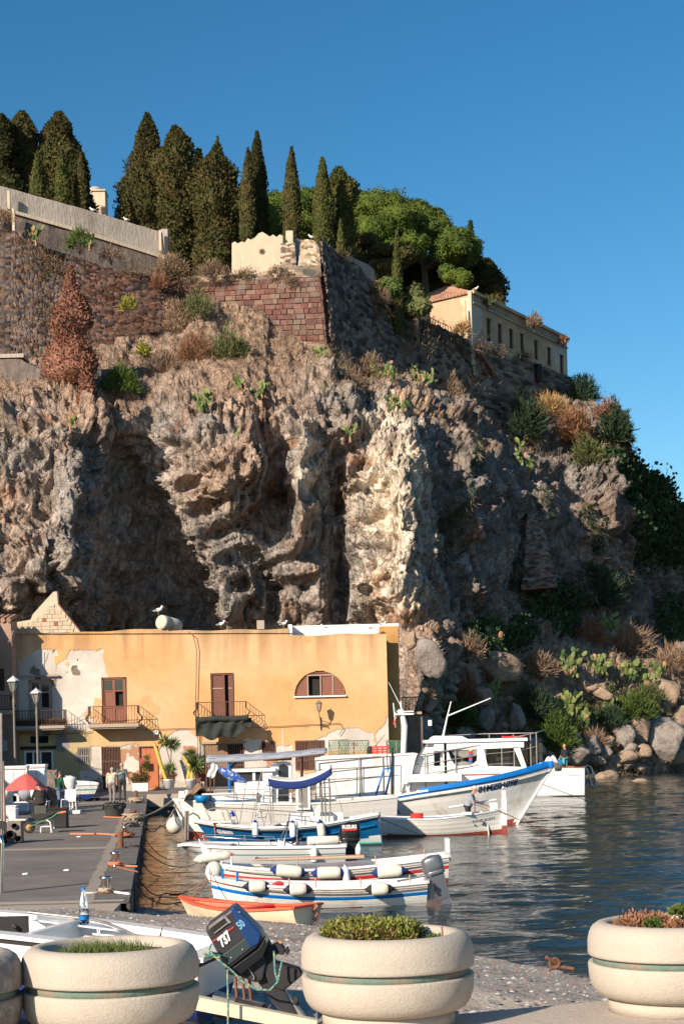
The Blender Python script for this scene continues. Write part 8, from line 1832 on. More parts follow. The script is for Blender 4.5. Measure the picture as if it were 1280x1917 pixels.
line('thin dark line from the big bow down into the water on the right',[h6.pt(.99,1,1.6),G(1120,1506,.0)],'ropedark',.014,d=.02)
line('orange thread tied round the blue boat bow',[h4.pt(.88,1,.95)+h4.n*.1,h4.pt(.925,1,.3)+h4.n*.1],'ropeorange',.022,d=.03)
# == PEOPLE
def person(label,joints,mats,zones,hair=None,cap=None,name='person',loc=None,vox=.016,extra=None,face=(0,-1,0)):
 """joints: dict of named points; the body is one skin wrapped round tapered limbs"""
 J={k:Vector(v) for k,v in joints.items()}
 b=MB(); caps=[]
 def limb(a,c,r0,r1,zone,fl=1.0):
  A,B_=(J[a] if isinstance(a,str) else a),(J[c] if isinstance(c,str) else c); n=7; k_=1.0 if zone in('hand','skin','neck') else 1.13; r0*=k_; r1*=k_
  pts=[A.lerp(B_,i/n) for i in range(n+1)]; rs=[r0+(r1-r0)*i/n for i in range(n+1)]
  b.tube(pts,rs,12); b.ball(A,r0*.99,n=12); b.ball(B_,r1*.99,n=12); caps.append((A,B_,r0,r1,zone))
 for sd in 'lr':
  limb('sh_'+sd,'el_'+sd,.058,.044,'arm'); limb('el_'+sd,'wr_'+sd,.043,.029,'forearm')
  w_,e=J['wr_'+sd],J['el_'+sd]; d=(J['ha_'+sd]-w_).normalized() if 'ha_'+sd in J else(w_-e).normalized(); s=d.cross(Vector((0,1,.2))).normalized() if abs(d.y)<.9 else Vector((1,0,0)); up=d.cross(s)
  limb(w_,w_+d*.075,.028,.036,'hand')
  for k in range(4):
   o=s*(-.028+.019*k); ln=(.062,.075,.070,.055)[k]; k1=w_+d*.085+o; k2=k1+d*ln*.6+up*.006; k3=k2+d*ln*.4+up*.022
   limb(k1,k2,.0105,.0095,'hand'); limb(k2,k3,.0095,.008,'hand')
  t0=w_+d*.03-s*.03; t1=t0+d*.04-s*.025+up*.01; limb(t0,t1,.013,.011,'hand'); limb(t1,t1+d*.028+up*.005,.011,.009,'hand')
  limb('hip_'+sd,'kn_'+sd,.088,.060,'thigh'); limb('kn_'+sd,'an_'+sd,.057,.038,'shin')
  an=J['an_'+sd]; f=J['toe_'+sd]; limb(an+Vector((0,0,-.03)),f,.040,.034,'shoe')
 pe,ch,ne,he=J['pelvis'],J['chest'],J['neck'],J['head']; ax=(J['sh_r']-J['sh_l']).normalized()
 n0=len(b.v)
 for i in range(9):
  t=i/8; c=pe.lerp(ch,t); wd=(.172,.178,.176,.170,.172,.182,.195,.196,.170)[i]; dp=(.128,.135,.135,.132,.13,.134,.136,.125,.09)[i]
  b.ball(c,1.0,n=14,sc=(abs(ax.x)*wd+abs(ax.y)*dp,abs(ax.y)*wd+abs(ax.x)*dp,.075))
  caps.append((c-ax*.09,c+ax*.09,.09,.09,'torso' if t>.12 else 'hips'))
 limb('sh_l',ch,.062,.08,'torso'); limb('sh_r',ch,.062,.08,'torso'); limb('hip_l',pe,.09,.1,'hips'); limb('hip_r',pe,.09,.1,'hips')
 limb(ch+Vector((0,0,.04)),'neck',.066,.056,'neck'); limb('neck',he,.054,.058,'neck')
 b.ball(he+Vector((0,0,.02)),1.0,n=18,sc=(.076,.092 if abs(face[1])>.5 else.078,.112)); F_=Vector(face).normalized(); S_=F_.cross(Vector((0,0,1))).normalized()
 b.ball(he-F_*.015+Vector((0,0,.03)),1.0,n=16,sc=(.083,.083,.095)); b.ball(he+F_*.04+Vector((0,0,-.06)),.042,n=10)
 limb(he+F_*.085+Vector((0,0,.025)),he+F_*.108+Vector((0,0,-.015)),.012,.017,'skin')
 limb(he+F_*.080+S_*.02+Vector((0,0,-.048)),he+F_*.080-S_*.02+Vector((0,0,-.048)),.011,.011,'skin')
 for e in(-1,1):limb(he+S_*.08*e+Vector((0,0,.03)),he+S_*.085*e+Vector((0,0,-.012)),.016,.013,'skin')
 caps.append((he,he+Vector((0,0,.06)),.09,.1,'skin'))
 o=b.build('body_tmp',['skin']); md=o.modifiers.new('r','REMESH'); md.mode='VOXEL'; md.voxel_size=vox; md2=o.modifiers.new('s','SMOOTH'); md2.iterations=2; md2.factor=.5
 dg=bpy.context.evaluated_depsgraph_get(); me=bpy.data.meshes.new_from_object(o.evaluated_get(dg)); bpy.data.objects.remove(o)
 nv=len(me.vertices); V=np.zeros(nv*3); me.vertices.foreach_get('co',V); V=V.reshape(-1,3)
 loc=Vector(loc) if loc is not None else Vector((pe.x,pe.y,min(J['toe_l'].z,J['toe_r'].z)-.03))
 best=np.full(nv,1e9); zi=np.zeros(nv,int); zn=[]
 for A,B_,r0,r1,z in caps:
  if z not in zn:zn.append(z)
  a,c=np.array(A),np.array(B_); L2=((c-a)**2).sum()+1e-9; t=np.clip(((V-a)@(c-a))/L2,0,1); d=np.linalg.norm(V-a-t[:,None]*(c-a),axis=1)-(r0+(r1-r0)*t); m=d<best; best[m]=d[m]; zi[m]=zn.index(z)
 T=thing(name,label,'person',loc)
 me.vertices.foreach_set('co',(V-np.array(loc)).ravel()); me.name='body'
 bo=bpy.data.objects.new('body',me); C.objects.link(bo); bo.parent=T
 me.materials.clear(); ml=[]
 for m in mats:me.materials.append(M[m]); ml.append(m)
 zmap=[zones.get(z,0) for z in zn]; nf=len(me.polygons); first=np.array([p.vertices[0] for p in me.polygons]); mi=np.array(zmap)[zi[first]]
 me.polygons.foreach_set('material_index',mi.astype(np.int32)); me.polygons.foreach_set('use_smooth',np.ones(nf,bool)); me.update()
 if hair:
  b=MB(); c=he-F_*.022+Vector((0,0,.045))
  def hf(u,v):
   a=2*pi*u; th=v*1.75; d=Vector((sin(th)*cos(a),sin(th)*sin(a),cos(th)))
   if d.dot(F_)>.45 and d.z<.62:d=Vector((d.x,d.y,.62)).normalized()
   return c+Vector((d.x*.093,d.y*.093,d.z*.095))*(1+.03*sin(a*9+th*7))
  b.grid(hf,24,10); b.build('hair',[hair],T)
 if cap:
  b=MB(); c=he-F_*.01+Vector((0,0,.055)); b.lathe([(.001,.085),(.05,.078),(.085,.05),(.098,.0),(.096,-.015)],c,20); b.hexa([c+F_*.07-S_*.07+Vector((0,0,-.012)),c+F_*.165-S_*.045+Vector((0,0,-.03)),c+F_*.165+S_*.045+Vector((0,0,-.03)),c+F_*.07+S_*.07+Vector((0,0,-.012)),c+F_*.07-S_*.07+Vector((0,0,.0)),c+F_*.165-S_*.045+Vector((0,0,-.02)),c+F_*.165+S_*.045+Vector((0,0,-.02)),c+F_*.07+S_*.07+Vector((0,0,.0))]); b.build('cap',[cap],T)
 b=MB()
 for e in(-1,1):b.ball(he+F_*.088+S_*.03*e+Vector((0,0,.018)),.010,n=8)
 b.build('eyes',['hairdk'],T)
 return T
def pose(base,H=1.72,face=(0,-1,0),**kw):
 s=H/1.72; F_=Vector(face).normalized(); R_=F_.cross(Vector((0,0,1))).normalized(); B_=Vector(base)
 g=lambda f,r,z:B_+F_*f*s+R_*r*s+Vector((0,0,z*s))
 d=dict(pelvis=(0,0,.95),chest=(0,0,1.34),neck=(.01,0,1.46),head=(.03,0,1.60),sh_l=(0,-.18,1.40),sh_r=(0,.18,1.40),el_l=(-.02,-.24,1.12),el_r=(-.02,.24,1.12),wr_l=(.06,-.25,.88),wr_r=(.06,.25,.88),hip_l=(0,-.09,.92),hip_r=(0,.09,.92),kn_l=(.03,-.10,.50),kn_r=(.03,.10,.50),an_l=(0,-.10,.09),an_r=(0,.10,.09),toe_l=(.16,-.12,.04),toe_r=(.16,.12,.04))
 d.update(kw); return{k:g(*v) for k,v in d.items()}
ZN=dict(arm=1,forearm=1,torso=1,neck=0,hand=0,hips=2,thigh=2,shin=2,shoe=3,skin=0)
fA=G(211,1504,.8); fB=G(230,1500,.8)
person('older man in a cream jumper walking away, hand on a companion',pose(fA,1.66,(0.05,1,0),sh_r=(0,.18,1.41),el_r=(.08,.33,1.36),wr_r=(.16,.44,1.44),ha_r=(.2,.52,1.46),chest=(.05,0,1.32),neck=(.09,0,1.44),head=(.13,0,1.57),kn_l=(.10,-.10,.50),an_l=(.08,-.10,.09),toe_l=(.24,-.11,.04),an_r=(-.14,.10,.12),toe_r=(0,.11,.04)),['skin','jumper','greytrouser','matblack'],ZN,hair='hair',face=(0.05,1,0))
person('taller man in a teal shirt and dark trousers walking away along the quay',pose(fB,1.80,(0,1,0),el_r=(-.04,.27,1.12),wr_r=(.04,.31,.87),kn_r=(.12,.09,.5),an_r=(.10,.10,.1),toe_r=(.26,.1,.04),an_l=(-.14,-.1,.12),toe_l=(.0,-.12,.04),chest=(.02,0,1.34)),['skin','tealshirt','darktrouser','matblack'],dict(ZN,forearm=0),hair='hair',face=(0,1,0))
g0=G(108,1520,.8)
person('man in a green T-shirt and jeans seen from behind, beside the covered outboard',pose(g0,1.72,(.5,1,0),chest=(.12,0,1.31),neck=(.2,0,1.41),head=(.27,0,1.53),sh_l=(.11,-.18,1.36),sh_r=(.11,.18,1.36),el_r=(.14,.25,1.09),wr_r=(.34,.22,.95),el_l=(.14,-.24,1.08),wr_l=(.34,-.18,.98)),['skin','greenshirt','jeans','matblack'],dict(ZN,forearm=0),hair='hairdk',face=(.5,1,0))
s0=G(78,1528,.8)
person('person in a black jacket sitting hunched under the red umbrella with back turned',pose(s0+Vector((0,0,0)),1.72,(-.5,1,0),pelvis=(0,0,.52),chest=(.10,0,.92),neck=(.19,0,1.03),head=(.28,0,1.14),sh_l=(.10,-.19,.98),sh_r=(.10,.19,.98),el_l=(.20,-.28,.72),el_r=(.20,.28,.72),wr_l=(.42,-.2,.62),wr_r=(.42,.2,.62),hip_l=(.02,-.1,.50),hip_r=(.02,.1,.50),kn_l=(.42,-.13,.52),kn_r=(.42,.13,.52),an_l=(.42,-.13,.1),an_r=(.42,.13,.1),toe_l=(.58,-.13,.04),toe_r=(.58,.13,.04)),['skin','matblack','darktrouser','matblack'],ZN,cap='matblack',face=(-.5,1,0))
b=MB(); b.box((s0.x,s0.y,.8+.21),(.45,.45,.42)); o=b.build('crate_seat',['tub'],loc=(s0.x,s0.y,.8)); single(o,'dark box the person under the umbrella sits on','box')
# man standing in the small numbered boat, pushing with a pole
base=Vector((P(876,1540,Y75).x,Y75+.1,.06))
person('man in grey sweatshirt and white cap standing in the numbered rowing boat holding a pole',pose(base,1.74,(1,-.25,0),chest=(.14,0,1.29),neck=(.20,0,1.41),head=(.27,0,1.53),sh_l=(.15,-.18,1.34),sh_r=(.15,.18,1.34),el_l=(.22,-.22,1.05),el_r=(.24,.2,1.06),wr_l=(.47,-.10,1.03),wr_r=(.60,.08,.92),ha_l=(.56,-.08,.98),ha_r=(.69,.06,.86)),['skin','greysweater','darktrouser','matblack'],ZN,hair='hair',cap='cloth',face=(1,-.25,-.25))
b=MB(); p0=base+Vector((.42,-.12,1.08)); p1=P(1035,1562,Y75-.6); b.tube([p0-Vector((.25,0,-.14)),Vector((p1.x-.1,p1.y,.0))],.018,6); o=b.build('boat_pole',['wooddark'],loc=p0); single(o,'long dark pole slanting to the water from the hands of the capped man','pole')
b=MB(); b.tube([Vector((base.x+.22,Y75-.2,.5)),Vector((base.x+.24,Y75-.2,1.25))],.02,6); o=b.build('short_post',['woodred'],loc=(base.x+.22,Y75-.2,.4)); single(o,'short brown post standing beside the man in the cap','post')
base=Vector((P(1060,1440,Y9-.4).x,Y9+.2,zt9-.35))
person('bald man in a black T-shirt and turquoise shorts standing on the far white boat',pose(base,1.74,(-.8,1,0),el_l=(.05,-.25,1.12),wr_l=(.22,-.2,.95),el_r=(-.06,.27,1.13),wr_r=(.0,.30,.92)),['skin','blackshirt','turquoise','matblack'],dict(ZN,forearm=0,shin=0),face=(-.8,1,0))
# == QUAY THINGS
def post_lamp(label,px,pyt,pyb,Y,name='street_lamp'):
 A_=P(px,pyt,Y); base=Vector((A_.x+.08,Y,.8)); T=thing(name,label,'street lamp',base); H_=A_.z-.8
 b=MB(); b.lathe([(.20,0),(.20,.2),(.14,.26),(.13,.5),(.17,.55),(.12,.62),(.11,.85),(.15,.9),(.08,1.0),(.062,1.3),(.055,H_-1.5),(.075,H_-1.2),(.05,H_-1.15),(.045,H_-.85),(.09,H_-.8),(.03,H_-.75)],base,14); b.build('post',['lampmetal'],T)
 c=base+Vector((0,0,H_-.42)); b=MB(); b.lathe([(.01,.42),(.035,.38),(.02,.32),(.10,.28),(.28,.14),(.30,.08),(.27,.07)],c,6,sm=False); b.lathe([(.12,-.36),(.14,-.33),(.10,-.37)],c,6)
 for k in range(6):a=2*pi*k/6; b.tube([c+Vector((.12*cos(a),.12*sin(a),-.34)),c+Vector((.25*cos(a),.25*sin(a),.08))],.016,4)
 b.build('lantern_frame',['lampmetal'],T); b=MB(); b.lathe([(.11,-.33),(.235,.07)],c,6,sm=False); b.build('lamp_glass',['lampglass'],T); b=MB(); b.lathe([(.03,.34),(.10,.285),(.28,.145),(.295,.10)],c+Vector((0,0,.006)),6,sm=False); b.build('lamp_cap',['lampglass' if False else 'pot'],T)
post_lamp('street lamp with white capped lantern in front of the shop door, right one of two',65,1286,1440,84)
post_lamp('street lamp with white capped lantern at the left edge, left one of two',22,1263,1440,80)
# umbrella
c=G(55,1525,.8); Yu=c.y; T=thing('parasol','faded red sun umbrella over the fish stall on the quay','parasol',(P(55,1500,Yu).x,Yu,.8)); top=P(49,1449,Yu); r_=43.5*Yu/F
b=MB(); n=8; zr=P(50,1481,Yu).z; vs=[]
def um(u,v):
 a=2*pi*u+.2; k=(u*n)%1; sc=1-.055*sin(pi*k); rr=r_*v*sc; z=top.z+(zr-top.z)*(v**1.5)-.05*v*sin(pi*k)*0+.05*(v>.98)*abs(sin(pi*k))
 return Vector((top.x+rr*cos(a),Yu+rr*sin(a),z+.0))
b.grid(um,64,10,sm=False); o=b.build('canopy',['umbrella'],T); solid(o,.008)
b=MB(); b.tube([Vector((T.location.x+.12,Yu,.8)),Vector((T.location.x+.06,Yu,1.6)),top+Vector((0,0,.0))],.022,6); b.build('pole',['pot'],T)
b=MB(); b.lathe([(.04,0),(.03,.06),(.001,.1)],top,8); b.build('finial',['pot'],T)
b=MB()
for k in range(n):e=um(k/n,.97); b.tube([top-Vector((0,0,.03)),top.lerp(e,.5)+Vector((0,0,.04)),e-Vector((0,0,.02))],.008,4)
b.build('ribs',['galv'],T)
# white cabinets behind it
for k,(x0,x1,y0,y1,Yc,lab) in enumerate(((6,52,1437,1478,72,'white panelled cabinet behind the umbrella, left one with a dark streak'),(50,87,1434,1478,73,'white panelled cabinet behind the umbrella, right one'))):
 a,c=P(x0,y0,Yc),P(x1,y1,Yc); b=MB(); T=thing('cabinet',lab,'cabinet',((a.x+c.x)/2,Yc+.3,.8)); zt_=a.z
 b.box(((a.x+c.x)/2,Yc+.3,(zt_+.8)/2),(c.x-a.x-.08,.6,zt_-.8)); b.build('carcase',['pot'],T)
 b=MB(); b.box(((a.x+c.x)/2,Yc+.28,zt_+.02),(c.x-a.x,.72,.08)); b.box(((a.x+c.x)/2,Yc+.28,zt_-.05),(c.x-a.x-.05,.68,.05)); b.build('cornice',['pot'],T)
 for j in range(2):b=MB(); w_=(c.x-a.x)/2; x=a.x+w_*(j+.5); b.box((x,Yc-.01,(zt_+.95)/2-.05),(w_-.12,.03,zt_-1.2)); b.box((x,Yc-.025,(zt_+.95)/2-.05),(w_-.3,.02,zt_-1.45)); b.build('door',['cleanwhite'],T)
b=MB(); a=P(51,1447,71.5); b.lathe([(.001,.28),(.06,.2),(.12,.0),(.16,-.3),(.001,-.3)],a,10); o=b.build('folded_cover',['galv'],loc=a); single(o,'grey folded cover sticking up behind the umbrella top','cover')
# table with white sacks and boxes
def table(lab,x0,x1,py,Yc,d=.8,m='chair',h=None):
 a,c=P(x0,py,Yc),P(x1,py,Yc); T=thing('table',lab,'table',((a.x+c.x)/2,Yc,.8)); b=MB(); b.box(((a.x+c.x)/2,Yc,a.z),(c.x-a.x,d,.05)); b.build('tabletop',[m],T)
 for sx in(a.x+.06,c.x-.06):
  for sy in(-d/2+.06,d/2-.06):b=MB(); b.box((sx,Yc+sy,(a.z+.8)/2),(.05,.05,a.z-.83)); b.build('leg',[m],T)
 return a.z+.025
z=table('long low white table behind the person in black',4,92,1502,68)
for x0,x1,y0,lab,m in((16,34,1487,'white foam box on the long table, left one','cleanwhite'),(26,38,1489,'small grey box on the long table','pot')):
 a,c=P(x0,y0,67.8),P(x1,y0,67.8); b=MB(); b.box(((a.x+c.x)/2,67.8,(a.z+z)/2),(c.x-a.x,.4,a.z-z)); b.box(((a.x+c.x)/2,67.8,a.z),(c.x-a.x+.04,.44,.04)); o=b.build('foam_box',[m],loc=((a.x+c.x)/2,67.8,z)); bevel(o,.012); single(o,lab,'box')
for x,w_,lab in((50,14,'grey cloth sack beside the umbrella pole'),(66,10,'smaller pale sack right of the umbrella pole'),(10,12,'white sack at the left end of the table')):
 c=P(x,1493,67.5); b=MB(); w2=w_*67.5/F; b.grid(lambda u,v:Vector((c.x+w2*cos(2*pi*u)*sin(pi*(.05+.95*v)/1.0)**.6*(1+.1*sin(u*25)),67.5+.3*sin(2*pi*u)*sin(pi*(.05+.95*v))**.6,z+.46*cos(pi*v/2))),24,8); o=b.build('sack',['cloth' if x!=50 else 'greycanvas'],loc=(c.x,67.5,z)); single(o,lab,'sack')
 # white crates and engine block at left
for x0,x1,y0,y1,Yc,lab,m in((5,33,1509,1534,60,'white fish box at the left edge, upper of the pile','pot'),(19,33,1515,1534,59.4,'small white lid leaning on the upper fish box','chair'),(0,20,1535,1566,57,'white sheet covered box at the left edge above the tyre','cloth')):
 a,c=P(x0,y0,Yc),P(x1,y1,Yc); b=MB(); b.box(((a.x+c.x)/2,Yc,(a.z+c.z)/2),(c.x-a.x,.5,a.z-c.z)); b.box(((a.x+c.x)/2,Yc,a.z),(c.x-a.x+.05,.55,.04)); o=b.build('fish_box',[m],loc=((a.x+c.x)/2,Yc,c.z)); bevel(o,.02); single(o,lab,'box')
a,c=P(4,1534,60),P(36,1580,60); b=MB(); b.box(((a.x+c.x)/2-.05,60.2,(a.z+.8)/2),(c.x-a.x-.3,.6,a.z-.8)); o=b.build('bench_box',['greycanvas'],loc=((a.x+c.x)/2,60.2,.8)); single(o,'grey low chest carrying the white fish boxes','chest')
e=G(30,1578,.8); T=thing('engine_block','dirty old engine block standing on the quay beside the wheelbarrow','engine',e)
b=MB(); zt_=P(30,1535,e.y).z; b.box((e.x,e.y,(zt_+.8)/2),(.42,.4,zt_-.85)); b.box((e.x+.1,e.y,zt_),(.5,.4,.06),1)
o=b.build('block',['engine','cushion'],T); bevel(o,.03)
b=MB();
for dx,dz,r in((-.1,.25,.13),(.14,.12,.1),(.02,.5,.08)):b.lathe([(.001,0),(r*.6,.0),(r,.02),(r,.08)],(e.x+dx,e.y-.2,.8+dz),14,axis=(0,-1,0))
b.build('pulleys',['matblack'],T)
b=MB(); b.lathe([(.12,-.08),(.26,-.1),(.34,-.05),(.34,.05),(.26,.1),(.12,.08)],(e.x-.45,e.y+.1,.8+.3),20,axis=(0,1,0)); o=b.build('old_wheel_tyre',['rubber'],loc=(e.x-.45,e.y+.1,.8)); single(o,'black tyre standing left of the old engine block','tyre')
# wheelbarrow
w0=G(57,1560,.8); T=thing('wheelbarrow','grey wheelbarrow with yellow hub and orange handle grips','wheelbarrow',w0); s_=w0.y/F
b=MB(); wc=Vector((P(55,1548,w0.y).x,w0.y,.8+.19)); b.lathe([(.11,-.04),(.16,-.05),(.19,-.02),(.19,.02),(.16,.05),(.11,.04)],wc,20,axis=(0,1,0)); W_=b.build('wheel',['rubber'],T); b=MB(); b.lathe([(.001,-.035),(.11,-.03),(.11,.03),(.001,.035)],wc,16,axis=(0,1,0)); b.build('hub',['straw'],W_)
b=MB(); tr=[(57,1524),(103,1522),(88,1534),(72,1537)]; pp=[P(x,y,w0.y) for x,y in tr]; yb_,yt_=.15,.30
b.hexa([Vector((pp[3].x,w0.y-yb_,pp[3].z)),Vector((pp[2].x,w0.y-yb_,pp[2].z)),Vector((pp[2].x,w0.y+yb_,pp[2].z)),Vector((pp[3].x,w0.y+yb_,pp[3].z)),Vector((pp[0].x,w0.y-yt_,pp[0].z)),Vector((pp[1].x,w0.y-yt_,pp[1].z)),Vector((pp[1].x,w0.y+yt_,pp[1].z)),Vector((pp[0].x,w0.y+yt_,pp[0].z))]); b.build('tray',['tub'],T)
for dy in(-.26,.26):
 b=MB(); b.tube([wc+Vector((0,dy*.2,0)),P(80,1538,w0.y)+Vector((0,dy*.7,0)),P(100,1530,w0.y)+Vector((0,dy,0)),P(112,1521,w0.y)+Vector((0,dy,0))],.02,6); hd=b.build('handle',['greennet'],T)
 b=MB(); b.tube([P(112,1521,w0.y)+Vector((0,dy,0)),P(122,1520.5,w0.y)+Vector((0,dy,0))],.03,6); b.build('grip',['ropeorange'],hd)
 b=MB(); b.tube([P(90,1534,w0.y)+Vector((0,dy,0)),P(97,1538,w0.y)+Vector((0,dy,0)),Vector((P(100,1555,w0.y).x,w0.y+dy,.82))],.03,6); b.build('leg',['pot'],T)
b=MB(); b.tube([Vector((P(77,1556,w0.y).x,w0.y,.82)),Vector((P(77,1542,w0.y).x,w0.y,1.0)),Vector((P(98,1546,w0.y).x,w0.y,1.0))],.03,6); b.build('brace',['pot'],T)
# tall net rack and bucket, dark tank
r0=G(100,1522,.8); T=thing('net_rack','upright dark wooden rack wrapped with net beside the umbrella','rack',r0); zt_=P(98,1441,r0.y).z
for dx in(-.14,.12):b=MB(); b.tube([(r0.x+dx-.08,r0.y,.8),(r0.x+dx+(.06 if dx>0 else 0),r0.y,zt_)],.05,6); b.build('upright',['engine'],T)
for k in range(7):b=MB(); b.box((r0.x,r0.y-.03,.95+(zt_-1.0)*k/6),(.36,.06,.07),ry=.12*(-1)**k); b.build('crossbar',['wood'],T)
b=MB(); b.grid(lambda u,v:Vector((r0.x-.16+.3*u,r0.y-.07-.04*sin(v*20+u*6),.9+(zt_-1.0)*v)),6,30); o=b.build('net',['engine'],T); solid(o,.01)
c=G(103,1522,.8); b=MB(); b.lathe([(.001,0),(.13,0),(.16,.34),(.15,.34),(.12,.03)],(c.x+.05,c.y-.5,.8),18); o=b.build('bucket',['bucket'],loc=(c.x+.05,c.y-.5,.8)); single(o,'orange bucket at the foot of the net rack','bucket')
c=G(112,1550,.8); b=MB(); b.box((P(110,1535,c.y).x,c.y,1.12),(.62,.5,.62)); b.box((P(110,1535,c.y).x,c.y,1.45),(.68,.56,.05)); o=b.build('dark_bin',['matblack'],loc=(P(110,1535,c.y).x,c.y,.8)); bevel(o,.03); single(o,'black plastic bin behind the wheelbarrow handles','bin')
# covered outboard on a stand
c=G(130,1513,.8); T=thing('covered_outboard','outboard motor under a white cloth on a stand beside the beached boat','outboard motor',c); zc=P(130,1452,c.y).z
b=MB(); hgt=zc-P(130,1487,c.y).z
b.grid(lambda u,v:Vector((P(130,1470,c.y).x+(.33-.14*v**1.5)*cos(2*pi*u)*(1 if v>.02 else.75)*(1+.06*sin(u*31)*v)*min(1,v*6+.25),c.y+(.26-.08*v)*sin(2*pi*u)*min(1,v*6+.25),zc-hgt*v)),32,16); o=b.build('cover',['cloth'],T); solid(o,.01)
b=MB();
for dx in(-.2,.2):b.tube([(P(128,1480,c.y).x+dx,c.y,.8),(P(128,1480,c.y).x+dx*.6,c.y,zc-.5)],.035,6)
b.box((P(128,1480,c.y).x,c.y,zc-.62),(.5,.08,.12)); b.build('stand',['pot'],T)
# beached boat
c=G(155,1500,.8); Yc=c.y; S=(P(166,1480,Yc).x,Yc-.6); Bw=(P(128,1480,Yc).x,Yc+2.4)
T=thing('beached_boat','small white boat with a blue stripe standing on trestles on the quay','boat',((S[0]+Bw[0])/2,Yc,.8)); zt_,zb_=P(150,1469,Yc).z,P(150,1487,Yc).z
hb_=Hull(S,Bw,1.5,lambda t:zt_+.12*t,lambda t:zb_-.25,wt=.75,rb=.3,pm=.4); hb_.shell(T,[(0,0),(.2,1),(.27,0)],['white','teal','navy'],zred=lambda t:zb_,mred=2); hb_.strip(T,'white',.09,.05); hb_.inner(T,'white',zb_+.1)
for t in(.03,.25,.5):b=MB(); p=hb_.pt(t,1,zt_); b.tube([p,p+Vector((0,0,.2+.25*(t>.4)))],.03,5); b.build('post',['white'],T)
for k,dy in enumerate((-.3,1.2)):
 b=MB(); b.box((P(155,1490,Yc).x,Yc+dy,zb_-.28),(1.3,.12,.12));
 for sx in(-.55,.55):b.box((P(155,1490,Yc).x+sx,Yc+dy,(zb_-.3+.8)/2),(.1,.1,zb_-1.1))
 o=b.build('trestle',['matblack'],loc=(P(155,1490,Yc).x,Yc+dy,.8)); single(o,('nearer' if k==0 else 'farther')+' dark trestle under the beached boat','trestle')
 # white plastic chair
c=G(135,1521,.8); T=thing('plastic_chair','white plastic chair with its back to the camera on the quay','chair',c); zs_=.8+.44
b=MB(); b.box((c.x,c.y,zs_),(.46,.46,.04)); b.build('seat',['chair'],T); b=MB(); b.box((c.x+.0,c.y-.24,zs_+.26),(.44,.03,.5),rx=-.1); b.build('backrest',['chair'],T)
for sx in(-.2,.2):
 for sy in(-.22,.2):b=MB(); b.tube([(c.x+sx*1.15,c.y+sy*1.1,.8),(c.x+sx,c.y+sy,zs_)],[.02,.025],6); b.build('leg',['chair'],T)
b=MB(); b.tube([(c.x-.23,c.y-.24,zs_+.22),(c.x-.27,c.y+.1,zs_+.22),(c.x-.25,c.y+.2,zs_-.02)],.022,6); b.build('armrest',['chair'],T); b=MB(); b.tube([(c.x+.23,c.y-.24,zs_+.22),(c.x+.27,c.y+.1,zs_+.22),(c.x+.25,c.y+.2,zs_-.02)],.022,6); b.build('armrest',['chair'],T)
c=G(122,1516,.8); T=thing('plastic_chair','second white plastic chair seen edge on, left of the one with its back turned','chair',c); b=MB(); b.box((c.x,c.y+.2,zs_),(.44,.46,.04)); b.build('seat',['chair'],T); b=MB(); b.tube([(c.x-.2,c.y,zs_),(c.x-.26,c.y,zs_+.25),(c.x-.16,c.y,zs_+.5)],.025,6); b.box((c.x-.22,c.y+.2,zs_+.28),(.03,.42,.48),ry=.1); b.build('backrest',['chair'],T)
for sx in(-.2,.2):
 for sy in(0,.4):b=MB(); b.tube([(c.x+sx*1.1,c.y+sy,.8),(c.x+sx,c.y+sy,zs_)],.02,6); b.build('leg',['chair'],T)
c=G(138,1524,.8); b=MB(); b.box((c.x+.02,c.y,.88),(.55,.35,.14)); o=b.build('white_tray',['pot'],loc=(c.x,c.y,.8)); bevel(o,.02); single(o,'low white tray lying in front of the white plastic chair','tray')
# black rubber tub with bin liner
c=G(215,1529,.8); T=thing('rubber_tub','dark rubber tub lined with a black bag on the quay behind two walking men','tub',c); zt_=P(215,1505,c.y).z
b=MB(); hh=zt_-.8; b.lathe([(.001,0),(.31,0),(.33,.02),(.41,hh),(.44,hh+.01),(.43,hh-.03),(.39,hh-.02),(.3,.06),(.001,.05)],c,28); b.build('tub_body',['tub'],T)
b=MB(); b.grid(lambda u,v:c+Vector(((.44+.02*sin(u*44))*cos(2*pi*u)*(1-.75*v*(v>.3)),(.44+.02*sin(u*44))*sin(2*pi*u)*(1-.75*v*(v>.3)),hh+.04+.05*sin(u*37)*(1-v)-.14*(1-min(1,v*3))*(1+.6*sin(u*17))-.1*v*v)),48,6); b.build('liner',['bag'],T)
# bollards, ropes
def bollard(lab,px,py,h,r,m='galv',cap=True,rope=None):
 c=G(px,py,.808); T=thing('bollard',lab,'bollard',c); b=MB()
 b.lathe([(r*1.1,0),(r,.02),(r*.85,h*.75),(r*1.15,h*.8),(r*1.2,h*.95),(r*.9,h),(.001,h)] if cap else[(r,0),(r,h),(.001,h+.02)],c,16); b.build('post',[m],T)
 b=MB(); b.lathe([(.001,.012),(r*2,.012),(r*2,0)],c,16); b.build('base_plate',['rusty'],T); return c
b1=bollard('low chrome topped bollard nearest the camera, with a white rope',199,1671,.32,.10,'steel')
b2=bollard('second chrome topped bollard with orange rope round its foot',217,1622,.34,.10,'steel')
b3=bollard('rusty pipe bollard in the middle of the quay edge',226,1587,.42,.085,'rusty',False)
b4=bollard('low steel bollard heaped with orange net rope',235,1568,.34,.09,'steel')
b5=bollard('bollard buried in pale mooring rope',250,1538,.40,.11,'rusty')
b6=bollard('rusty bollard at the far quay corner wrapped in pale rope',255,1503,.55,.09,'rusty',False)
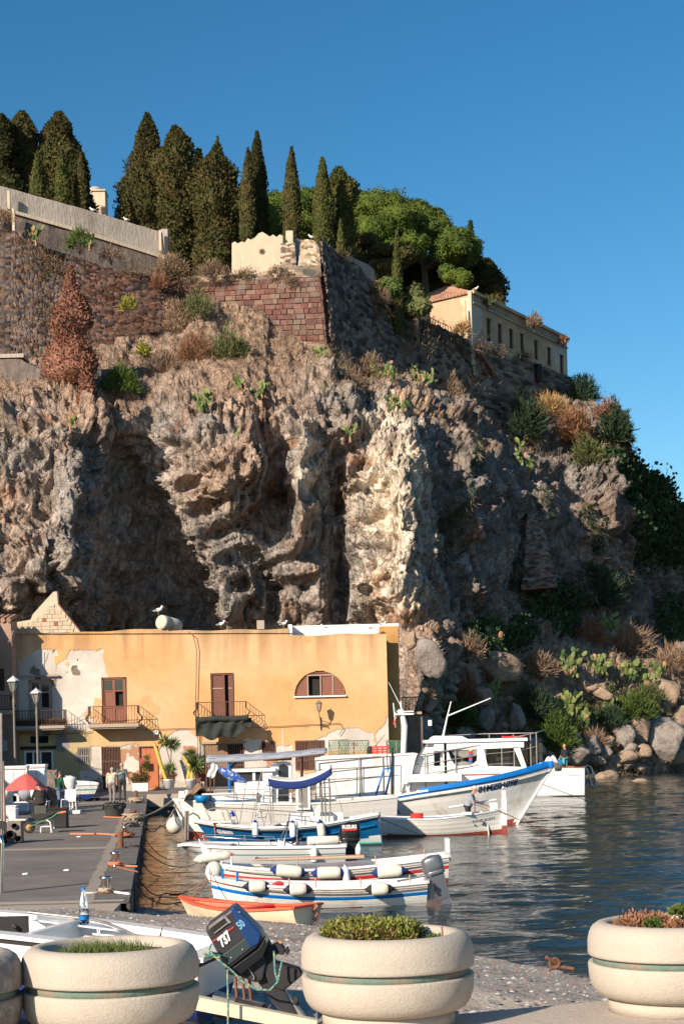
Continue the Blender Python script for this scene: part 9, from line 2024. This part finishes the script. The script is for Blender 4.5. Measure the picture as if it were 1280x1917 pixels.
def coil(lab,c,r,n,m,rr=.02,h=.10,seed=1,flat=1.0):
 rg=random.Random(seed); b=MB(); pts=[]
 for i in range(n*10):a=i*.62; q=r*(.45+.55*rg.random()*.5+.25*sin(i*.13)); pts.append((c.x+q*cos(a),c.y+q*sin(a)*flat,c.z+.02+h*rg.random()*.8))
 b.tube(pts,rr,5); o=b.build('rope_coil',[m],loc=c); single(o,lab,'rope'); return o
coil('orange rope wound at the foot of the second chrome bollard',b2,.2,4,'ropeorange',.02,.10,2); coil('white rope end wound round the nearest bollard',b1,.16,3,'rope',.02,.08,3)
coil('heap of orange brown net rope on the low steel bollard',b4,.34,8,'roperust',.025,.16,4); coil('big tangle of pale rope on the buried bollard',b5,.42,12,'rope',.03,.34,5); coil('tangle of pale rope round the far corner bollard',b6,.40,9,'rope',.03,.3,6); coil('dark rope tangle beside the pale rope heap',G(243,1548,.81),.34,8,'engine',.03,.24,7); coil('dark rope round the rusty pipe bollard',b3+Vector((.35,0,0)),.16,3,'ropedark',.018,.05,8)
def ground_rope(lab,pts,m,r=.016):
 b=MB(); q=[G(x,y,.815) for x,y in pts]; b.tube(q,r,5); o=b.build('ground_rope',[m],loc=q[0]); single(o,lab,'rope')
ground_rope('orange rope lying straight across the asphalt to the steel bollard',[(132,1561),(160,1561),(190,1561),(215,1563),(238,1566)],'ropeorange',.03)
ground_rope('orange rope lying beside the black rubber tub',[(195,1529),(215,1530),(240,1530)],'ropeorange',.02)
ground_rope('orange ropes from the second bollard over the quay edge',[(217,1620),(235,1621),(258,1622)],'ropeorange',.02); ground_rope('second orange rope from the same bollard, running nearer',[(218,1622),(240,1628),(258,1632)],'roperust',.02)
ground_rope('white rope from the nearest bollard toward the quay edge',[(202,1668),(220,1671),(243,1674)],'cloth',.03); ground_rope('white rope lying left of the nearest bollard',[(155,1672),(178,1672),(192,1667)],'cloth',.022)
ground_rope('dark rope from the rusty pipe bollard to the quay edge',[(228,1581),(240,1586),(262,1588)],'ropedark',.025)
for k,(x,y) in enumerate(((48,1637),(125,1630),(148,1567))):
 c=G(x,y,.812); b=MB(); b.hexa([c+Vector(a) for a in((-.07,-.05,0),(.06,-.04,0),(.07,.05,0),(-.05,.06,0),(-.05,-.03,.03),(.05,-.03,.025),(.04,.04,.04),(-.04,.04,.02))]); o=b.build('paper_scrap',['cloth'],loc=c); single(o,('scrap of white paper on the asphalt at the left','scrap of white paper in the middle of the asphalt','scrap of white paper beside the long orange rope')[k],'litter')
 # left edge poles
for k,(x0,y0,x1,y1,Yc,m,lab,r) in enumerate(((3,1335,4,1580,50,'galv','thin grey pole at the left edge running up past the balcony',.035),(6,1425,8,1480,56,'woodpale','brown wooden pole beside the thin grey pole at the left edge',.05),(-6,1440,10,1500,60,'dark','dark slanting post at the left edge',.06))):
 a,c=P(x0,y0,Yc),P(x1,y1,Yc); b=MB(); b.tube([(c.x,Yc,.8),a],r,8); o=b.build('pole',[m],loc=(c.x,Yc,.8)); single(o,lab,'pole')
b=MB(); Yc=33; b.tube([P(-14,1720,Yc),P(-8,1580,Yc),P(-4,1565,Yc),P(2,1564,Yc),P(5,1580,Yc),P(3,1640,Yc),P(2,1700,Yc)],.04,8); o=b.build('chrome_hoop',['steel'],loc=P(0,1690,Yc)); single(o,'shiny steel tube hoop at the left edge near the slipway','rail')
# ---- potted plants by the house
def pot(lab,px0,px1,py0,py1,plant,Yc=95.6,box=False,seed=1):
 a,c=P(px0,py0,Yc),P(px1,py1,Yc); zb_=.92 if px0>270 else.8; w_=(c.x-a.x)/2; cx_=(a.x+c.x)/2; T=thing('potted_plant',lab,'potted plant',(cx_,Yc,zb_)); h=a.z-zb_
 b=MB()
 if box:b.hexa([(cx_-w_*.92,Yc-.2,zb_),(cx_+w_*.92,Yc-.2,zb_),(cx_+w_*.92,Yc+.2,zb_),(cx_-w_*.92,Yc+.2,zb_),(cx_-w_,Yc-.24,a.z),(cx_+w_,Yc-.24,a.z),(cx_+w_,Yc+.24,a.z),(cx_-w_,Yc+.24,a.z)])
 else:b.lathe([(.001,0),(w_*.72,0),(w_*.95,h*.85),(w_*1.03,h*.87),(w_*1.03,h),(w_*.92,h),(w_*.9,h*.92),(.001,h*.92)],(cx_,Yc,zb_),24)
 b.build('pot',['pot'],T)
 if box:b=MB(); b.box((cx_,Yc,a.z),(w_*1.9,.4,.03)); b.build('soil',['soil'],T)
 return T,Vector((cx_,Yc,a.z))
def rosette(name,c,n,ln,wd,m,T,seed=1,up=.3):
 rg=np.random.default_rng(seed); d=unit(rg.normal(0,1,(n,3))+[0,0,up]); p=np.array(c)+d*.04; s=unit(np.cross(d,rg.normal(0,1,(n,3)))); l=ln*rg.uniform(.7,1.1,(n,1)); v=tris(p,d,s,l,wd)
 return mesh_obj(name,v,np.arange(len(v)).reshape(-1,4),m,parent=T)
T,c=pot('white trough with a climbing plant in front of the orange door',248,279,1466,1479,0,box=True)
twigs('climber',[tuple(P(x,y,95.7)) for x,y in((252,1462),(256,1455),(262,1460),(268,1458),(272,1450),(274,1440),(276,1430),(270,1434),(266,1462),(276,1420))],900,.25,.02,'green',T,.6,3); twigs('dry_stems',[tuple(P(x,y,95.7)) for x,y in((250,1462),(256,1456),(262,1460),(272,1462),(276,1458))],500,.35,.012,'drybrown',T,.8,4)
b=MB(); b.tube([c+Vector((.25,0,0)),P(268,1440,95.7),P(273,1424,95.7)],.02,5); b.build('stem',['drybrown'],T)
b=MB(); b.box(tuple(P(267,1427,96.6)),(.28,.06,.42)); o=b.build('mailbox',[mat('pink red',(.45,.06,.09))],loc=P(267,1434,96.6)); single(o,'small pink red mailbox beside the orange door','mailbox')
T,c=pot('white pot with two tall thin dracaenas and a leaning yellow cactus stem, left one',306,329,1459,1477,0)
b=MB(); b.tube([c,P(320,1440,95.5),P(321,1400,95.5)],.03,6); b.tube([P(321,1435,95.5),P(314,1408,95.5),P(309,1392,95.5)],.025,6); b.build('trunk',['bark'],T)
rosette('leaf_head',P(308,1388,95.5),120,.42,.03,'yucca',T,1); rosette('leaf_head',P(325,1394,95.5),150,.5,.035,'yucca',T,2); rosette('leaf_head',P(318,1440,95.4),120,.5,.03,'yucca',T,3); rosette('leaf_head',P(322,1452,95.4),200,.35,.02,'drygrass',T,4)
b=MB(); b.tube([P(311,1458,95.4),P(301,1430,95.4),P(294,1405,95.4),P(288,1391,95.4)],[.11,.12,.11,.07],7); b.build('cactus_stem',['yellowstem'],T)
T,c=pot('white pot with yellow cactus stems and a spiky yucca, right one',347,367,1459,1476,0)
b=MB(); b.tube([P(360,1458,95.4),P(358,1440,95.4),P(352,1428,95.4),P(342,1415,95.4)],[.13,.12,.10,.07],7); b.tube([P(352,1458,95.4),P(354,1440,95.4)],[.1,.08],7); b.build('cactus_stem',['yellowstem'],T)
rosette('leaf_head',P(366,1432,95.5),220,.7,.04,'yucca',T,5); rosette('leaf_head',P(357,1412,95.5),90,.42,.03,'yucca',T,6); b=MB(); b.tube([c,P(362,1440,95.5),P(357,1414,95.5)],.03,6); b.build('trunk',['bark'],T)
b=MB(); c=P(377,1450,96.4); b.box(c,(.55,.3,.8)); b.lathe([(.001,0),(.2,.0),(.22,.3),(.001,.32)],P(382,1448,96),14,1); o=b.build('rusty_drum',['wooddark','bucket'],loc=P(377,1474,96.4)); single(o,'dark red brown drum and orange basket beside the plank door','drum')
b=MB(); c=P(181,1470,96.3); b.lathe([(.001,-.02),(.28,0),(.30,.04),(.30,.1)],c,20,axis=(0,-1,0)); b.box(c+Vector((0,.15,0)),(.7,.2,.66)); o=b.build('fan_unit',['galv'],loc=c-Vector((0,0,.35))); single(o,'grey air conditioner unit low on the wall left of the dark gate','air conditioner')
# ---- gulls
def gull(lab,p,s=1.0,face=1,rz=0.0):
 T=thing('seagull',lab,'seagull',p,'seagulls'); c=Vector(p)+Vector((0,0,.20*s)); f=Vector((face*cos(rz),-sin(rz),0))
 b=MB(); b.lathe([(.001,-.24),(.04,-.17),(.085,-.05),(.09,.05),(.06,.14),(.001,.18)],c,14,axis=f+Vector((0,0,.25))); b.ball(c+f*.17+Vector((0,0,.14)),.055*1.1,n=12); b.tube([c+f*.1+Vector((0,0,.02)),c+f*.17+Vector((0,0,.13))],[.06,.045],8); i0=0
 for i in range(len(b.v)):b.v[i]=tuple(Vector(p)+(Vector(b.v[i])-Vector(p))*s)
 b.build('body',['gull'],T)
 b=MB(); sd=f.cross(Vector((0,0,1)))
 for e in(-1,1):q=c+sd*.075*e; b.add([q+f*.08+Vector((0,0,.05)),q-f*.30+Vector((0,0,-.04)),q-f*.12+Vector((0,0,-.06)),q+f*.08-Vector((0,0,.02)),q-f*.1+sd*.02*e+Vector((0,0,.03))],[(0,4,1),(4,2,1),(4,3,2),(0,3,4)])
 for i in range(len(b.v)):b.v[i]=tuple(Vector(p)+(Vector(b.v[i])-Vector(p))*s)
 b.build('wings',['gullgrey'],T)
 b=MB(); q=c+f*.22+Vector((0,0,.135)); b.lathe([(.016,0),(.012,.05),(.001,.075)],q,6,axis=f+Vector((0,0,-.15)))
 for i in range(len(b.v)):b.v[i]=tuple(Vector(p)+(Vector(b.v[i])-Vector(p))*s)
 b.build('beak',['beak'],T)
 for e in(-1,1):
  b=MB(); b.tube([Vector(p)+(c+sd*.03*e-Vector((0,0,.05))-Vector(p))*s,Vector(p)+sd*.03*e*s],.008*s,4); b.build('leg',['beak'],T)
gull('white seagull standing on the round roof tank',P(297,1152,HY+.8),1.25,1); gull('seagull on the roof edge of the ochre house between tank and roof vent',P(414,1176,HY+.2),1.1,1); gull('seagull on the roof edge just left of the white parapet',P(531,1174,HY+.2),1.0,1)
gull('small seagull on the left part of the whitewashed roof',P(607,1179,HY+.6),.9,-1); gull('seagull near the right end of the whitewashed roof',P(696,1180,HY+.6),.9,1); gull('seagull at the right corner of the house roof',P(716,1174,HY+1.6),.9,1)
gull('seagull standing on the small triangular rock above the boulders',Vector(bpy.data.objects['boulder.002'].location)+Vector((0,0,2*13*bpy.data.objects['boulder.002'].location.y/F*.93)),1.25,1)
gull('white seagull on the pale corner stub of the bastion',PK(583,449,119.2),1.1,-1); gull('seagull on the corner of the yellow building roof',P(890,546,153),1.15,1); gull('white seagull on the terrace wall left of the turret',PK(174,398,123.4),1.1,-1); gull('white seagull on the terrace wall right of the turret',PK(237,416,124.4),1.1,-1)
# == FOREGROUND
def planter(label,px,Yc,m='planter',plant=None,seed=1,tilt=0.0):
 zb_=2.1; x=P(px,1900,Yc).x; T=thing('planter',label,'planter',(x,Yc,zb_),None)
 R_=.476
 low=[(.001,.02),(.366,.02),(.366,.078),(.375,.080),(.40,.088),(.43,.105),(.455,.14),(.470,.19),(.476,.265),(.472,.276),(.44,.277)]
 up=[(.44,.317),(.470,.318),(.4755,.326),(.476,.34),(.475,.405),(.466,.445),(.448,.478),(.42,.498),(.39,.505),(.365,.500),(.352,.485),(.345,.44),(.34,.38)]
 b=MB(); b.lathe([(.001,0),(.366,0),(.366,.082),(.001,.082)],(x,Yc,zb_),72); b.build('foot',[m],T)
 b=MB(); b.lathe(low[2:],(x,Yc,zb_),96); b.build('lower_ring',[m],T)
 b=MB(); b.lathe(up,(x,Yc,zb_),96); b.build('upper_ring',[m],T)
 b=MB(); b.lathe([(.44,.268),(.449,.268),(.449,.322),(.44,.322)],(x,Yc,zb_),96); b.build('band',['verdigris'],T)
 b=MB(); b.lathe([(.001,.455),(.2,.46),(.345,.45)],(x,Yc,zb_),32); b.build('soil',['soil'],T)
 if plant:plant(T,Vector((x,Yc,zb_+.45)),seed)
 return T
def leaf_mass(name,T,cs,n,ln,wd,m,seed,up=.6):
 rg=np.random.default_rng(seed); cs=np.array([tuple(a[0]) for a in cs]),np.array([a[1] for a in cs]); k=rg.integers(0,len(cs[0]),n)
 d=unit(rg.normal(0,1,(n,3))); d[:,2]=np.abs(d[:,2]); p=cs[0][k]+d*cs[1][k][:,None]*[1,1,.9]*rg.uniform(.5,1,(n,1))
 o=unit(d+[0,0,up]+rg.normal(0,.5,(n,3))); s=unit(np.cross(o,rg.normal(0,1,(n,3)))); l=ln*rg.uniform(.6,1.2,(n,1))
 # plump leaves: two quads folded along the middle
 nn=np.cross(o,s); v=np.stack([p,p+o*l*.5-s*wd+nn*wd*.4,p+o*l,p+o*l*.5+s*wd+nn*wd*.4,p+o*l*.5],1).reshape(-1,3); i=np.arange(n)*5
 f=np.concatenate([np.stack([i,i+1,i+2,i+4],1),np.stack([i,i+4,i+2,i+3],1)])
 return mesh_obj(name,v,f,m,parent=T)
def plant_mid(T,c,s):
 b=[]; rg=random.Random(3)
 for k in range(26):x=-.30+.44*rg.random(); b.append((c+Vector((x,rg.uniform(-.20,.22),.0)),.05+.075*rg.random()*(1 if x<.1 else.5)))
 leaf_mass('dead_leaves',T,b,2600,.030,.006,'succdead',4); leaf_mass('succulent_leaves',T,[(a+Vector((0,0,.022)),r+.012) for a,r in b],6500,.026,.007,'succulent',5)
 leaf_mass('right_sprig',T,[(c+Vector((.23,-.1,.0)),.035),(c+Vector((.27,-.05,.0)),.03)],260,.03,.006,'green',6); b2=MB(); b2.tube([c+Vector((.305,-.08,0)),c+Vector((.30,-.08,.085))],.005,5); b2.tube([c+Vector((.285,-.08,0)),c+Vector((.29,-.06,.03))],.004,5); b2.build('dry_stalk',['succdead'],T)
def plant_right(T,c,s):
 rg=random.Random(5); b=[]
 for k in range(20):x=-.26+.62*rg.random(); b.append((c+Vector((x,rg.uniform(-.2,.15),.0)),.04+.085*rg.random()))
 leaf_mass('dead_leaves',T,b,6000,.03,.006,'succdead',7); leaf_mass('succulent_leaves',T,[(c+Vector((-.13,-.12,.03)),.05),(c+Vector((.03,-.1,.09)),.06),(c+Vector((.09,-.1,.09)),.05),(c+Vector((-.17,-.12,.02)),.035)],1300,.03,.008,'grass',8)
def plant_left(T,c,s):
 rg=np.random.default_rng(8); n=2200; x=np.clip(rg.normal(-.02,.14,n),-.26,.28); y=rg.uniform(-.25,.05,n); p=np.stack([c.x+x,c.y+y,np.full(n,c.z)],1); d=unit(np.stack([rg.normal(0,.45,n),rg.normal(0,.3,n),np.ones(n)],1)); sd=unit(np.cross(d,rg.normal(0,1,(n,3)))); l=rg.uniform(.02,.09,(n,1))*np.where(np.abs(x)<.2,1.1,.6)[:,None]
 v=np.stack([p-sd*.0025,p+sd*.0025,p+d*l*.6+sd*.0018+[.005,0,0],p+d*l*.6-sd*.0018+[.005,0,0]],1); tp=p+d*l+np.array([.012,0,-.004])*rg.normal(0,1,(n,1)); v2=np.stack([v[:,3],v[:,2],tp+[.0006,0,0],tp],1)
 vv=np.concatenate([v.reshape(-1,3),v2.reshape(-1,3)]); mesh_obj('grass_blades',vv,np.arange(len(vv)).reshape(-1,4),'grass',parent=T)
planter('round cream stone planter with yellow green succulents, in the middle',727.5,9.44,plant=plant_mid)
planter('round cream stone planter with brown dead succulents, at the right edge',1261,9.67,plant=plant_right)
planter('round cream stone planter with fresh grass, at the left',209,9.20,plant=plant_left)
planter('dark weathered stone planter cut by the left edge',-128,8.95,'planterdark')
# bottle standing behind the left planter
bt=P(158,1730,11.6); T=thing('water_bottle','clear plastic water bottle with a blue cap standing on the white boat','bottle',P(158,1731,11.6)); s_=11.6/F; h=P(158,1661,11.6).z-T.location.z; r=10*s_
b=MB(); b.lathe([(.001,0),(r*.95,.0),(r,.01),(r*.96,h*.2),(r,h*.22),(r*.96,h*.4),(r*.95,h*.45),(r*.75,h*.68),(r*.42,h*.86),(r*.38,h*.93)],T.location,24); b.build('bottle_body',['pane'],T)
b=MB(); b.lathe([(r*.42,h*.93),(r*.42,h*.985),(.001,h*.99)],T.location,16); b.build('cap',['stripeblue'],T); b=MB(); b.lathe([(r*1.01,h*.14),(r*1.01,h*.24)],T.location,24); b.build('label_band',['stripeblue'],T); b=MB(); b.lathe([(.001,.005),(r*.9,.006),(r*.9,h*.42),(.001,h*.42)],T.location,20); b.build('water',['pane'],T)
# white motor boat on a trailer behind the planters
Yn=12.0
def q(px,py,Y=Yn):return P(px,py,Y)
Sx=q(412,1800); S=(Sx.x-.02,Yn+.55); Bw=(Sx.x-3.6,Yn+1.35); near=q(412,1797).z
T=thing('trailer_boat','white open motor boat ashore behind the left planters, stern to the right','boat',(Sx.x-1.5,Yn+.8,1.6))
za,zb_=q(412,1797).z,q(0,1760).z
h11=Hull(S,Bw,1.25,curve((0,za),(.4,zb_),(1,zb_+.16)),lambda t:1.62,wt=.92,tm=.4,rb=.8,rs=.10,pm=.22)
h11.shell(T,[(0,0),(.022,1),(.055,0),(.30,2)],['cleanwhite','rubber','navy']); h11.strip(T,'cleanwhite',.15,.03,name='gunwale'); h11.inner(T,'cleanwhite',1.80,inset=.14,n=20)
b=MB(); a=h11.pt(.36,1,zb_,.14); c=h11.pt(.36,-1,zb_,.14); b.hexa([a-Vector((.03,0,.25)),c-Vector((.03,0,.25)),c-Vector((-.03,0,.25)),a-Vector((-.03,0,.25)),a+Vector((-.03,0,.0)),c+Vector((-.03,0,.0)),c+Vector((.03,0,.0)),a+Vector((.03,0,.0))]); b.build('bulkhead',['cleanwhite'],T)
b=MB(); b.box(q(17,1733,Yn+1.1),(.30,.06,.14)); b.lathe([(.001,0),(.018,.0),(.018,.03)],q(27,1734,Yn+1.05),12,1,axis=(0,-1,0)); b.build('dark_panel',['matblack','galv'],T)
b=MB(); b.tube([q(54,1708,Yn+1.3),q(110,1714,Yn+1.25),q(170,1721,Yn+1.15),q(200,1728,Yn+1.0),q(235,1742,Yn+.8),q(272,1762,Yn+.6)],.012,8); b.tube([q(155,1757,Yn+.15),q(160,1753,Yn+.15),q(200,1756,Yn+.15),q(262,1761,Yn+.15),q(330,1772,Yn+.15)],.014,8); b.build('hand_rail',['galv'],T)
b=MB(); b.hexa([q(60,1718,Yn+1.45),q(300,1748,Yn+1.3),q(300,1754,Yn+1.1),q(60,1724,Yn+1.2),q(60,1716,Yn+1.45),q(300,1746,Yn+1.3),q(300,1751,Yn+1.1),q(60,1721,Yn+1.2)]); b.build('far_coaming',['cleanwhite'],T)
b=MB(); b.tube([q(296,1766,Yn+.2),q(305,1734,Yn+.2)],[.008,.002],5); b.tube([q(300,1766,Yn+.2),q(303,1740,Yn+.2)],[.005,.002],5); b.build('short_aerial',['matblack'],T)
b=MB(); b.tube([q(303,1757,Yn+.6),q(308,1757,Yn+.6)],.02,6); b.tube([q(183,1738,Yn+.7),q(187,1766,Yn+.7)],.006,5); b.tube([q(188,1738,Yn+.7),q(184,1766,Yn+.7)],.005,5); b.build('line_holder',['cleanwhite'],T)
TR=thing('boat_trailer','pale painted boat trailer with black supports under the white boat','trailer',q(450,1900,Yn+.2))
b=MB(); a,c=q(395,1882,Yn-.15),q(512,1905,Yn-.15); m_=(a+c)/2; b.box(m_,((c-a).length+.6,.10,.09),ry=math.atan2(a.z-c.z,c.x-a.x)); b.build('frame_beam',['cream'],TR)
b=MB(); a,c=q(400,1862,Yn+.3),q(505,1890,Yn+.3); m_=(a+c)/2; b.box(m_,((c-a).length,.25,.03),ry=math.atan2(a.z-c.z,c.x-a.x)); b.build('cross_plate',['galv'],TR)
for x in(442,456,468):b=MB(); b.tube([q(x-2,1820,Yn+.05),q(x+2,1872,Yn+.05)],.012,6); b.build('support_rod',['rusty'],TR)
b=MB(); b.tube([q(400,1903,Yn-.1),q(430,1906,Yn-.1),q(460,1905,Yn-.1),q(466,1898,Yn-.1)],.012,6); b.tube([q(440,1872,Yn+.0),q(470,1882,Yn),q(498,1884,Yn),q(500,1878,Yn)],.02,6); b.build('hooks',['matblack'],TR)
b=MB();
for y0 in(-.2,):b.lathe([(.06,-.05),(.16,-.06),(.2,0),(.16,.06),(.06,.05)],q(330,1925,Yn+.3),20,axis=(0,1,0))
b.build('wheel',['rubber'],TR)
# tilted outboard 737: built in the plane of the picture it hangs in, real depth behind it
OB=thing('outboard_motor','big dark tilted outboard motor with blue top on the trailer boat, numbered 737','outboard motor',q(470,1830,Yn))
# local axes from the photograph: down the leg and across the cowling
def frame(pA,pB):return(q(*pB,Yn-.0)-q(*pA,Yn)).normalized()
dn=frame((425,1740),(500,1880)); ac=Vector((dn.z,0,-dn.x)); ac=ac if ac.x>0 else-ac; dp=Vector((0,1,0))
O=q(432,1746,Yn-.05)
Mo=Matrix.Identity(4)
for j in range(3):Mo[j][0]=ac[j]; Mo[j][1]=dp[j]; Mo[j][2]=-dn[j]; Mo[j][3]=O[j]
sc_=Yn/F
def lp(px,py):
 v=q(px,py,Yn-.05)-O; return v.dot(ac),v.dot(-dn)
def loc_prism(pts,y0,y1,name,mats,par,ch=0,bev=.0,seg=3):
 b=MB(); n=len(pts); L=[lp(*a) for a in pts]; vs=[(a,y0,c) for a,c in L]+[(a,y1,c) for a,c in L]
 b.add(vs,[tuple(range(n)),tuple(range(2*n-1,n-1,-1))]+[(i,i+n,(i+1)%n+n,(i+1)%n) for i in range(n)]); b.xf(Mo); o=b.build(name,mats,par)
 if bev:bevel(o,bev,seg)
 return o
cow=loc_prism([(387,1736),(392,1727),(425,1703),(438,1692),(444,1696),(492,1742),(496,1756),(484,1770),(430,1812),(424,1806)],-.16,.16,'cowling',['charcoal'],OB,bev=.03)
loc_prism([(434,1697),(439,1691.5),(446,1696),(492,1742),(488,1762),(468,1772)],-.150,.150,'blue_top',['cowlblue'],cow,bev=.02).location-=Vector((0,.018,0))
loc_prism([(397,1732),(421,1713),(429,1720),(404,1741)],-.168,-.15,'air_intake',['dark'],cow)
for pts in([(394,1729),(421,1709),(424,1713),(397,1733)],[(404,1741),(430,1721),(431,1723),(405,1743)],[(420,1709),(424,1708),(436,1722),(431,1724)]):loc_prism(pts,-.172,-.15,'intake_trim',['galv'],cow)
loc_prism([(402,1755.5),(440,1729),(441,1731.5),(403,1758)],-.166,-.15,'red_pinstripe',['redstripe'],cow)
loc_prism([(419,1783),(462,1751),(475,1766),(430,1802)],-.167,-.15,'side_panel',[mat('dark green grey panel',(.035,.05,.05),rough=.4)],cow,bev=.004)
xd=(q(441,1741,Yn)-q(418,1762,Yn)).normalized(); yd=Vector((-xd.z,0,xd.x)); yd=yd if yd.z>0 else-yd
text_obj('737',.092,q(419.5,1767.5,Yn-.05)-Vector((0,.1665,0)),xd,yd,'cleanwhite','number',OB,extrude=.002,bold=.0045,width=.105,shear=.25)
text_obj('50',.075,q(453,1735,Yn-.05)-Vector((0,.172,0)),xd*.9+yd*.0,yd,mat('pale blue print',(.16,.36,.55)),'number',OB,extrude=.002,bold=.003,width=.05)
for p in((457,1772),(436,1787),(451,1703)):b=MB(); b.ball(q(*p,Yn-.05)-Vector((0,.168,0)),.008,n=8); b.build('screw',['galv'],cow)
loc_prism([(424,1806),(430,1812),(486,1771),(497,1752),(503,1764),(494,1786),(448,1822),(430,1818)],-.165,.165,'lower_cowl',['black'],OB,bev=.015)
loc_prism([(436,1816),(492,1776),(500,1800),(494,1830),(480,1836),(446,1822)],-.11,.11,'engine_pan',['charcoal'],OB,bev=.015)
loc_prism([(450,1801),(466,1790),(471,1796),(455,1808)],-.135,-.1,'latch_bracket',['galv'],OB); b=MB(); b.tube([q(466,1806,Yn-.05)-Vector((0,.125,0)),q(478,1824,Yn-.05)-Vector((0,.125,0)),q(476,1829,Yn-.05)-Vector((0,.125,0))],.005,6); b.build('latch_rod',['galv'],OB)
loc_prism([(494,1786),(504,1760),(510,1775),(516,1800),(560,1812),(567,1822),(532,1852),(505,1842),(496,1815)],-.09,.09,'swivel_bracket',['matblack'],OB,bev=.01)
loc_prism([(505,1772),(520,1764),(528,1768),(534,1776),(532,1786),(520,1784),(512,1790)],-.07,.07,'tilt_lever',['matblack'],OB,bev=.01)
b=MB(); b.tube([q(524,1770,Yn-.1),q(533,1778,Yn-.1),q(540,1786,Yn-.1)],.012,6); b.tube([q(537,1772,Yn-.1),q(541,1782,Yn-.1)],.010,6); b.tube([q(522,1762,Yn-.12),q(527,1765,Yn-.12)],.012,6,1); b.build('cables',['matblack','bucket'],OB)
loc_prism([(480,1832),(508,1812),(532,1848),(560,1900),(530,1900),(512,1878)],-.055,.055,'leg',['navy' if False else 'charcoal'],OB,bev=.012)
loc_prism([(515,1872),(538,1858),(574,1902),(568,1925),(540,1925)],-.045,.045,'gearcase',['galv'],OB,bev=.015)
loc_prism([(548,1868),(556,1864),(562,1880),(552,1886)],-.03,.03,'anode',['rubber'],OB)
b=MB(); c=q(563,1912,Yn)
for k in range(3):
 a=k*2.1+.4; e=Vector((cos(a)*.11,.05,sin(a)*.11)); s=Vector((-sin(a),.3,cos(a)))*.045; b.add([c-s*.5,c+e-s,c+e*1.15,c+e+s,c+s*.5],[(0,1,2,3,4)])
b.build('propeller',['galv'],OB)
b=MB(); k0=[q(380,1784,Yn-.25),q(400,1788,Yn-.28),q(415,1802,Yn-.28),q(432,1815,Yn-.28),q(455,1838,Yn-.28),q(480,1852,Yn-.28),q(505,1854,Yn-.3),q(520,1838,Yn-.28),q(528,1800,Yn-.25)]
b.tube(k0,.008,6); b.tube([k0[7],q(515,1820,Yn-.25),q(513,1780,Yn-.25)],.008,6); b.tube([q(426,1815,Yn-.3),q(427,1860,Yn-.3),q(427,1925,Yn-.3)],.008,6); o=b.build('blue_line',['ropeblue'],loc=k0[0]); single(o,'blue and yellow cord looped round the tilted outboard motor','rope')
rg=random.Random(2); b=MB(); b.tube([q(398+rg.uniform(-16,16),1786+rg.uniform(-6,7),Yn-.25+rg.uniform(-.03,.03)) for _ in range(26)],.008,6); b.tube([q(396,1766,Yn-.2),q(392,1778,Yn-.25)],.006,5); o=b.build('cord_bunch',['ropeblue'],loc=k0[1]); single(o,'bunched blue and yellow cord on the stern corner of the trailer boat','rope')
# rusty iron ring on the shingle
c=G(1040,1812,.35); b=MB(); b.tube([c+Vector((-.14,-.05,.16)),c+Vector((0,0,.07)),c+Vector((.16,.06,.0))],[.03,.04,.02],6); b.tube([c+Vector((-.02+.07*cos(a),-.02,.07+.07*sin(a))) for a in np.linspace(0,6.28,12)],.022,6); b.tube([c+Vector((-.1,0,-.02)),c+Vector((0,0,.02)),c+Vector((.25,0,-.02))],.03,6); o=b.build('rusty_ring',['rusty'],loc=c); single(o,'rusty iron mooring ring lying on the shingle at the right','mooring ring')
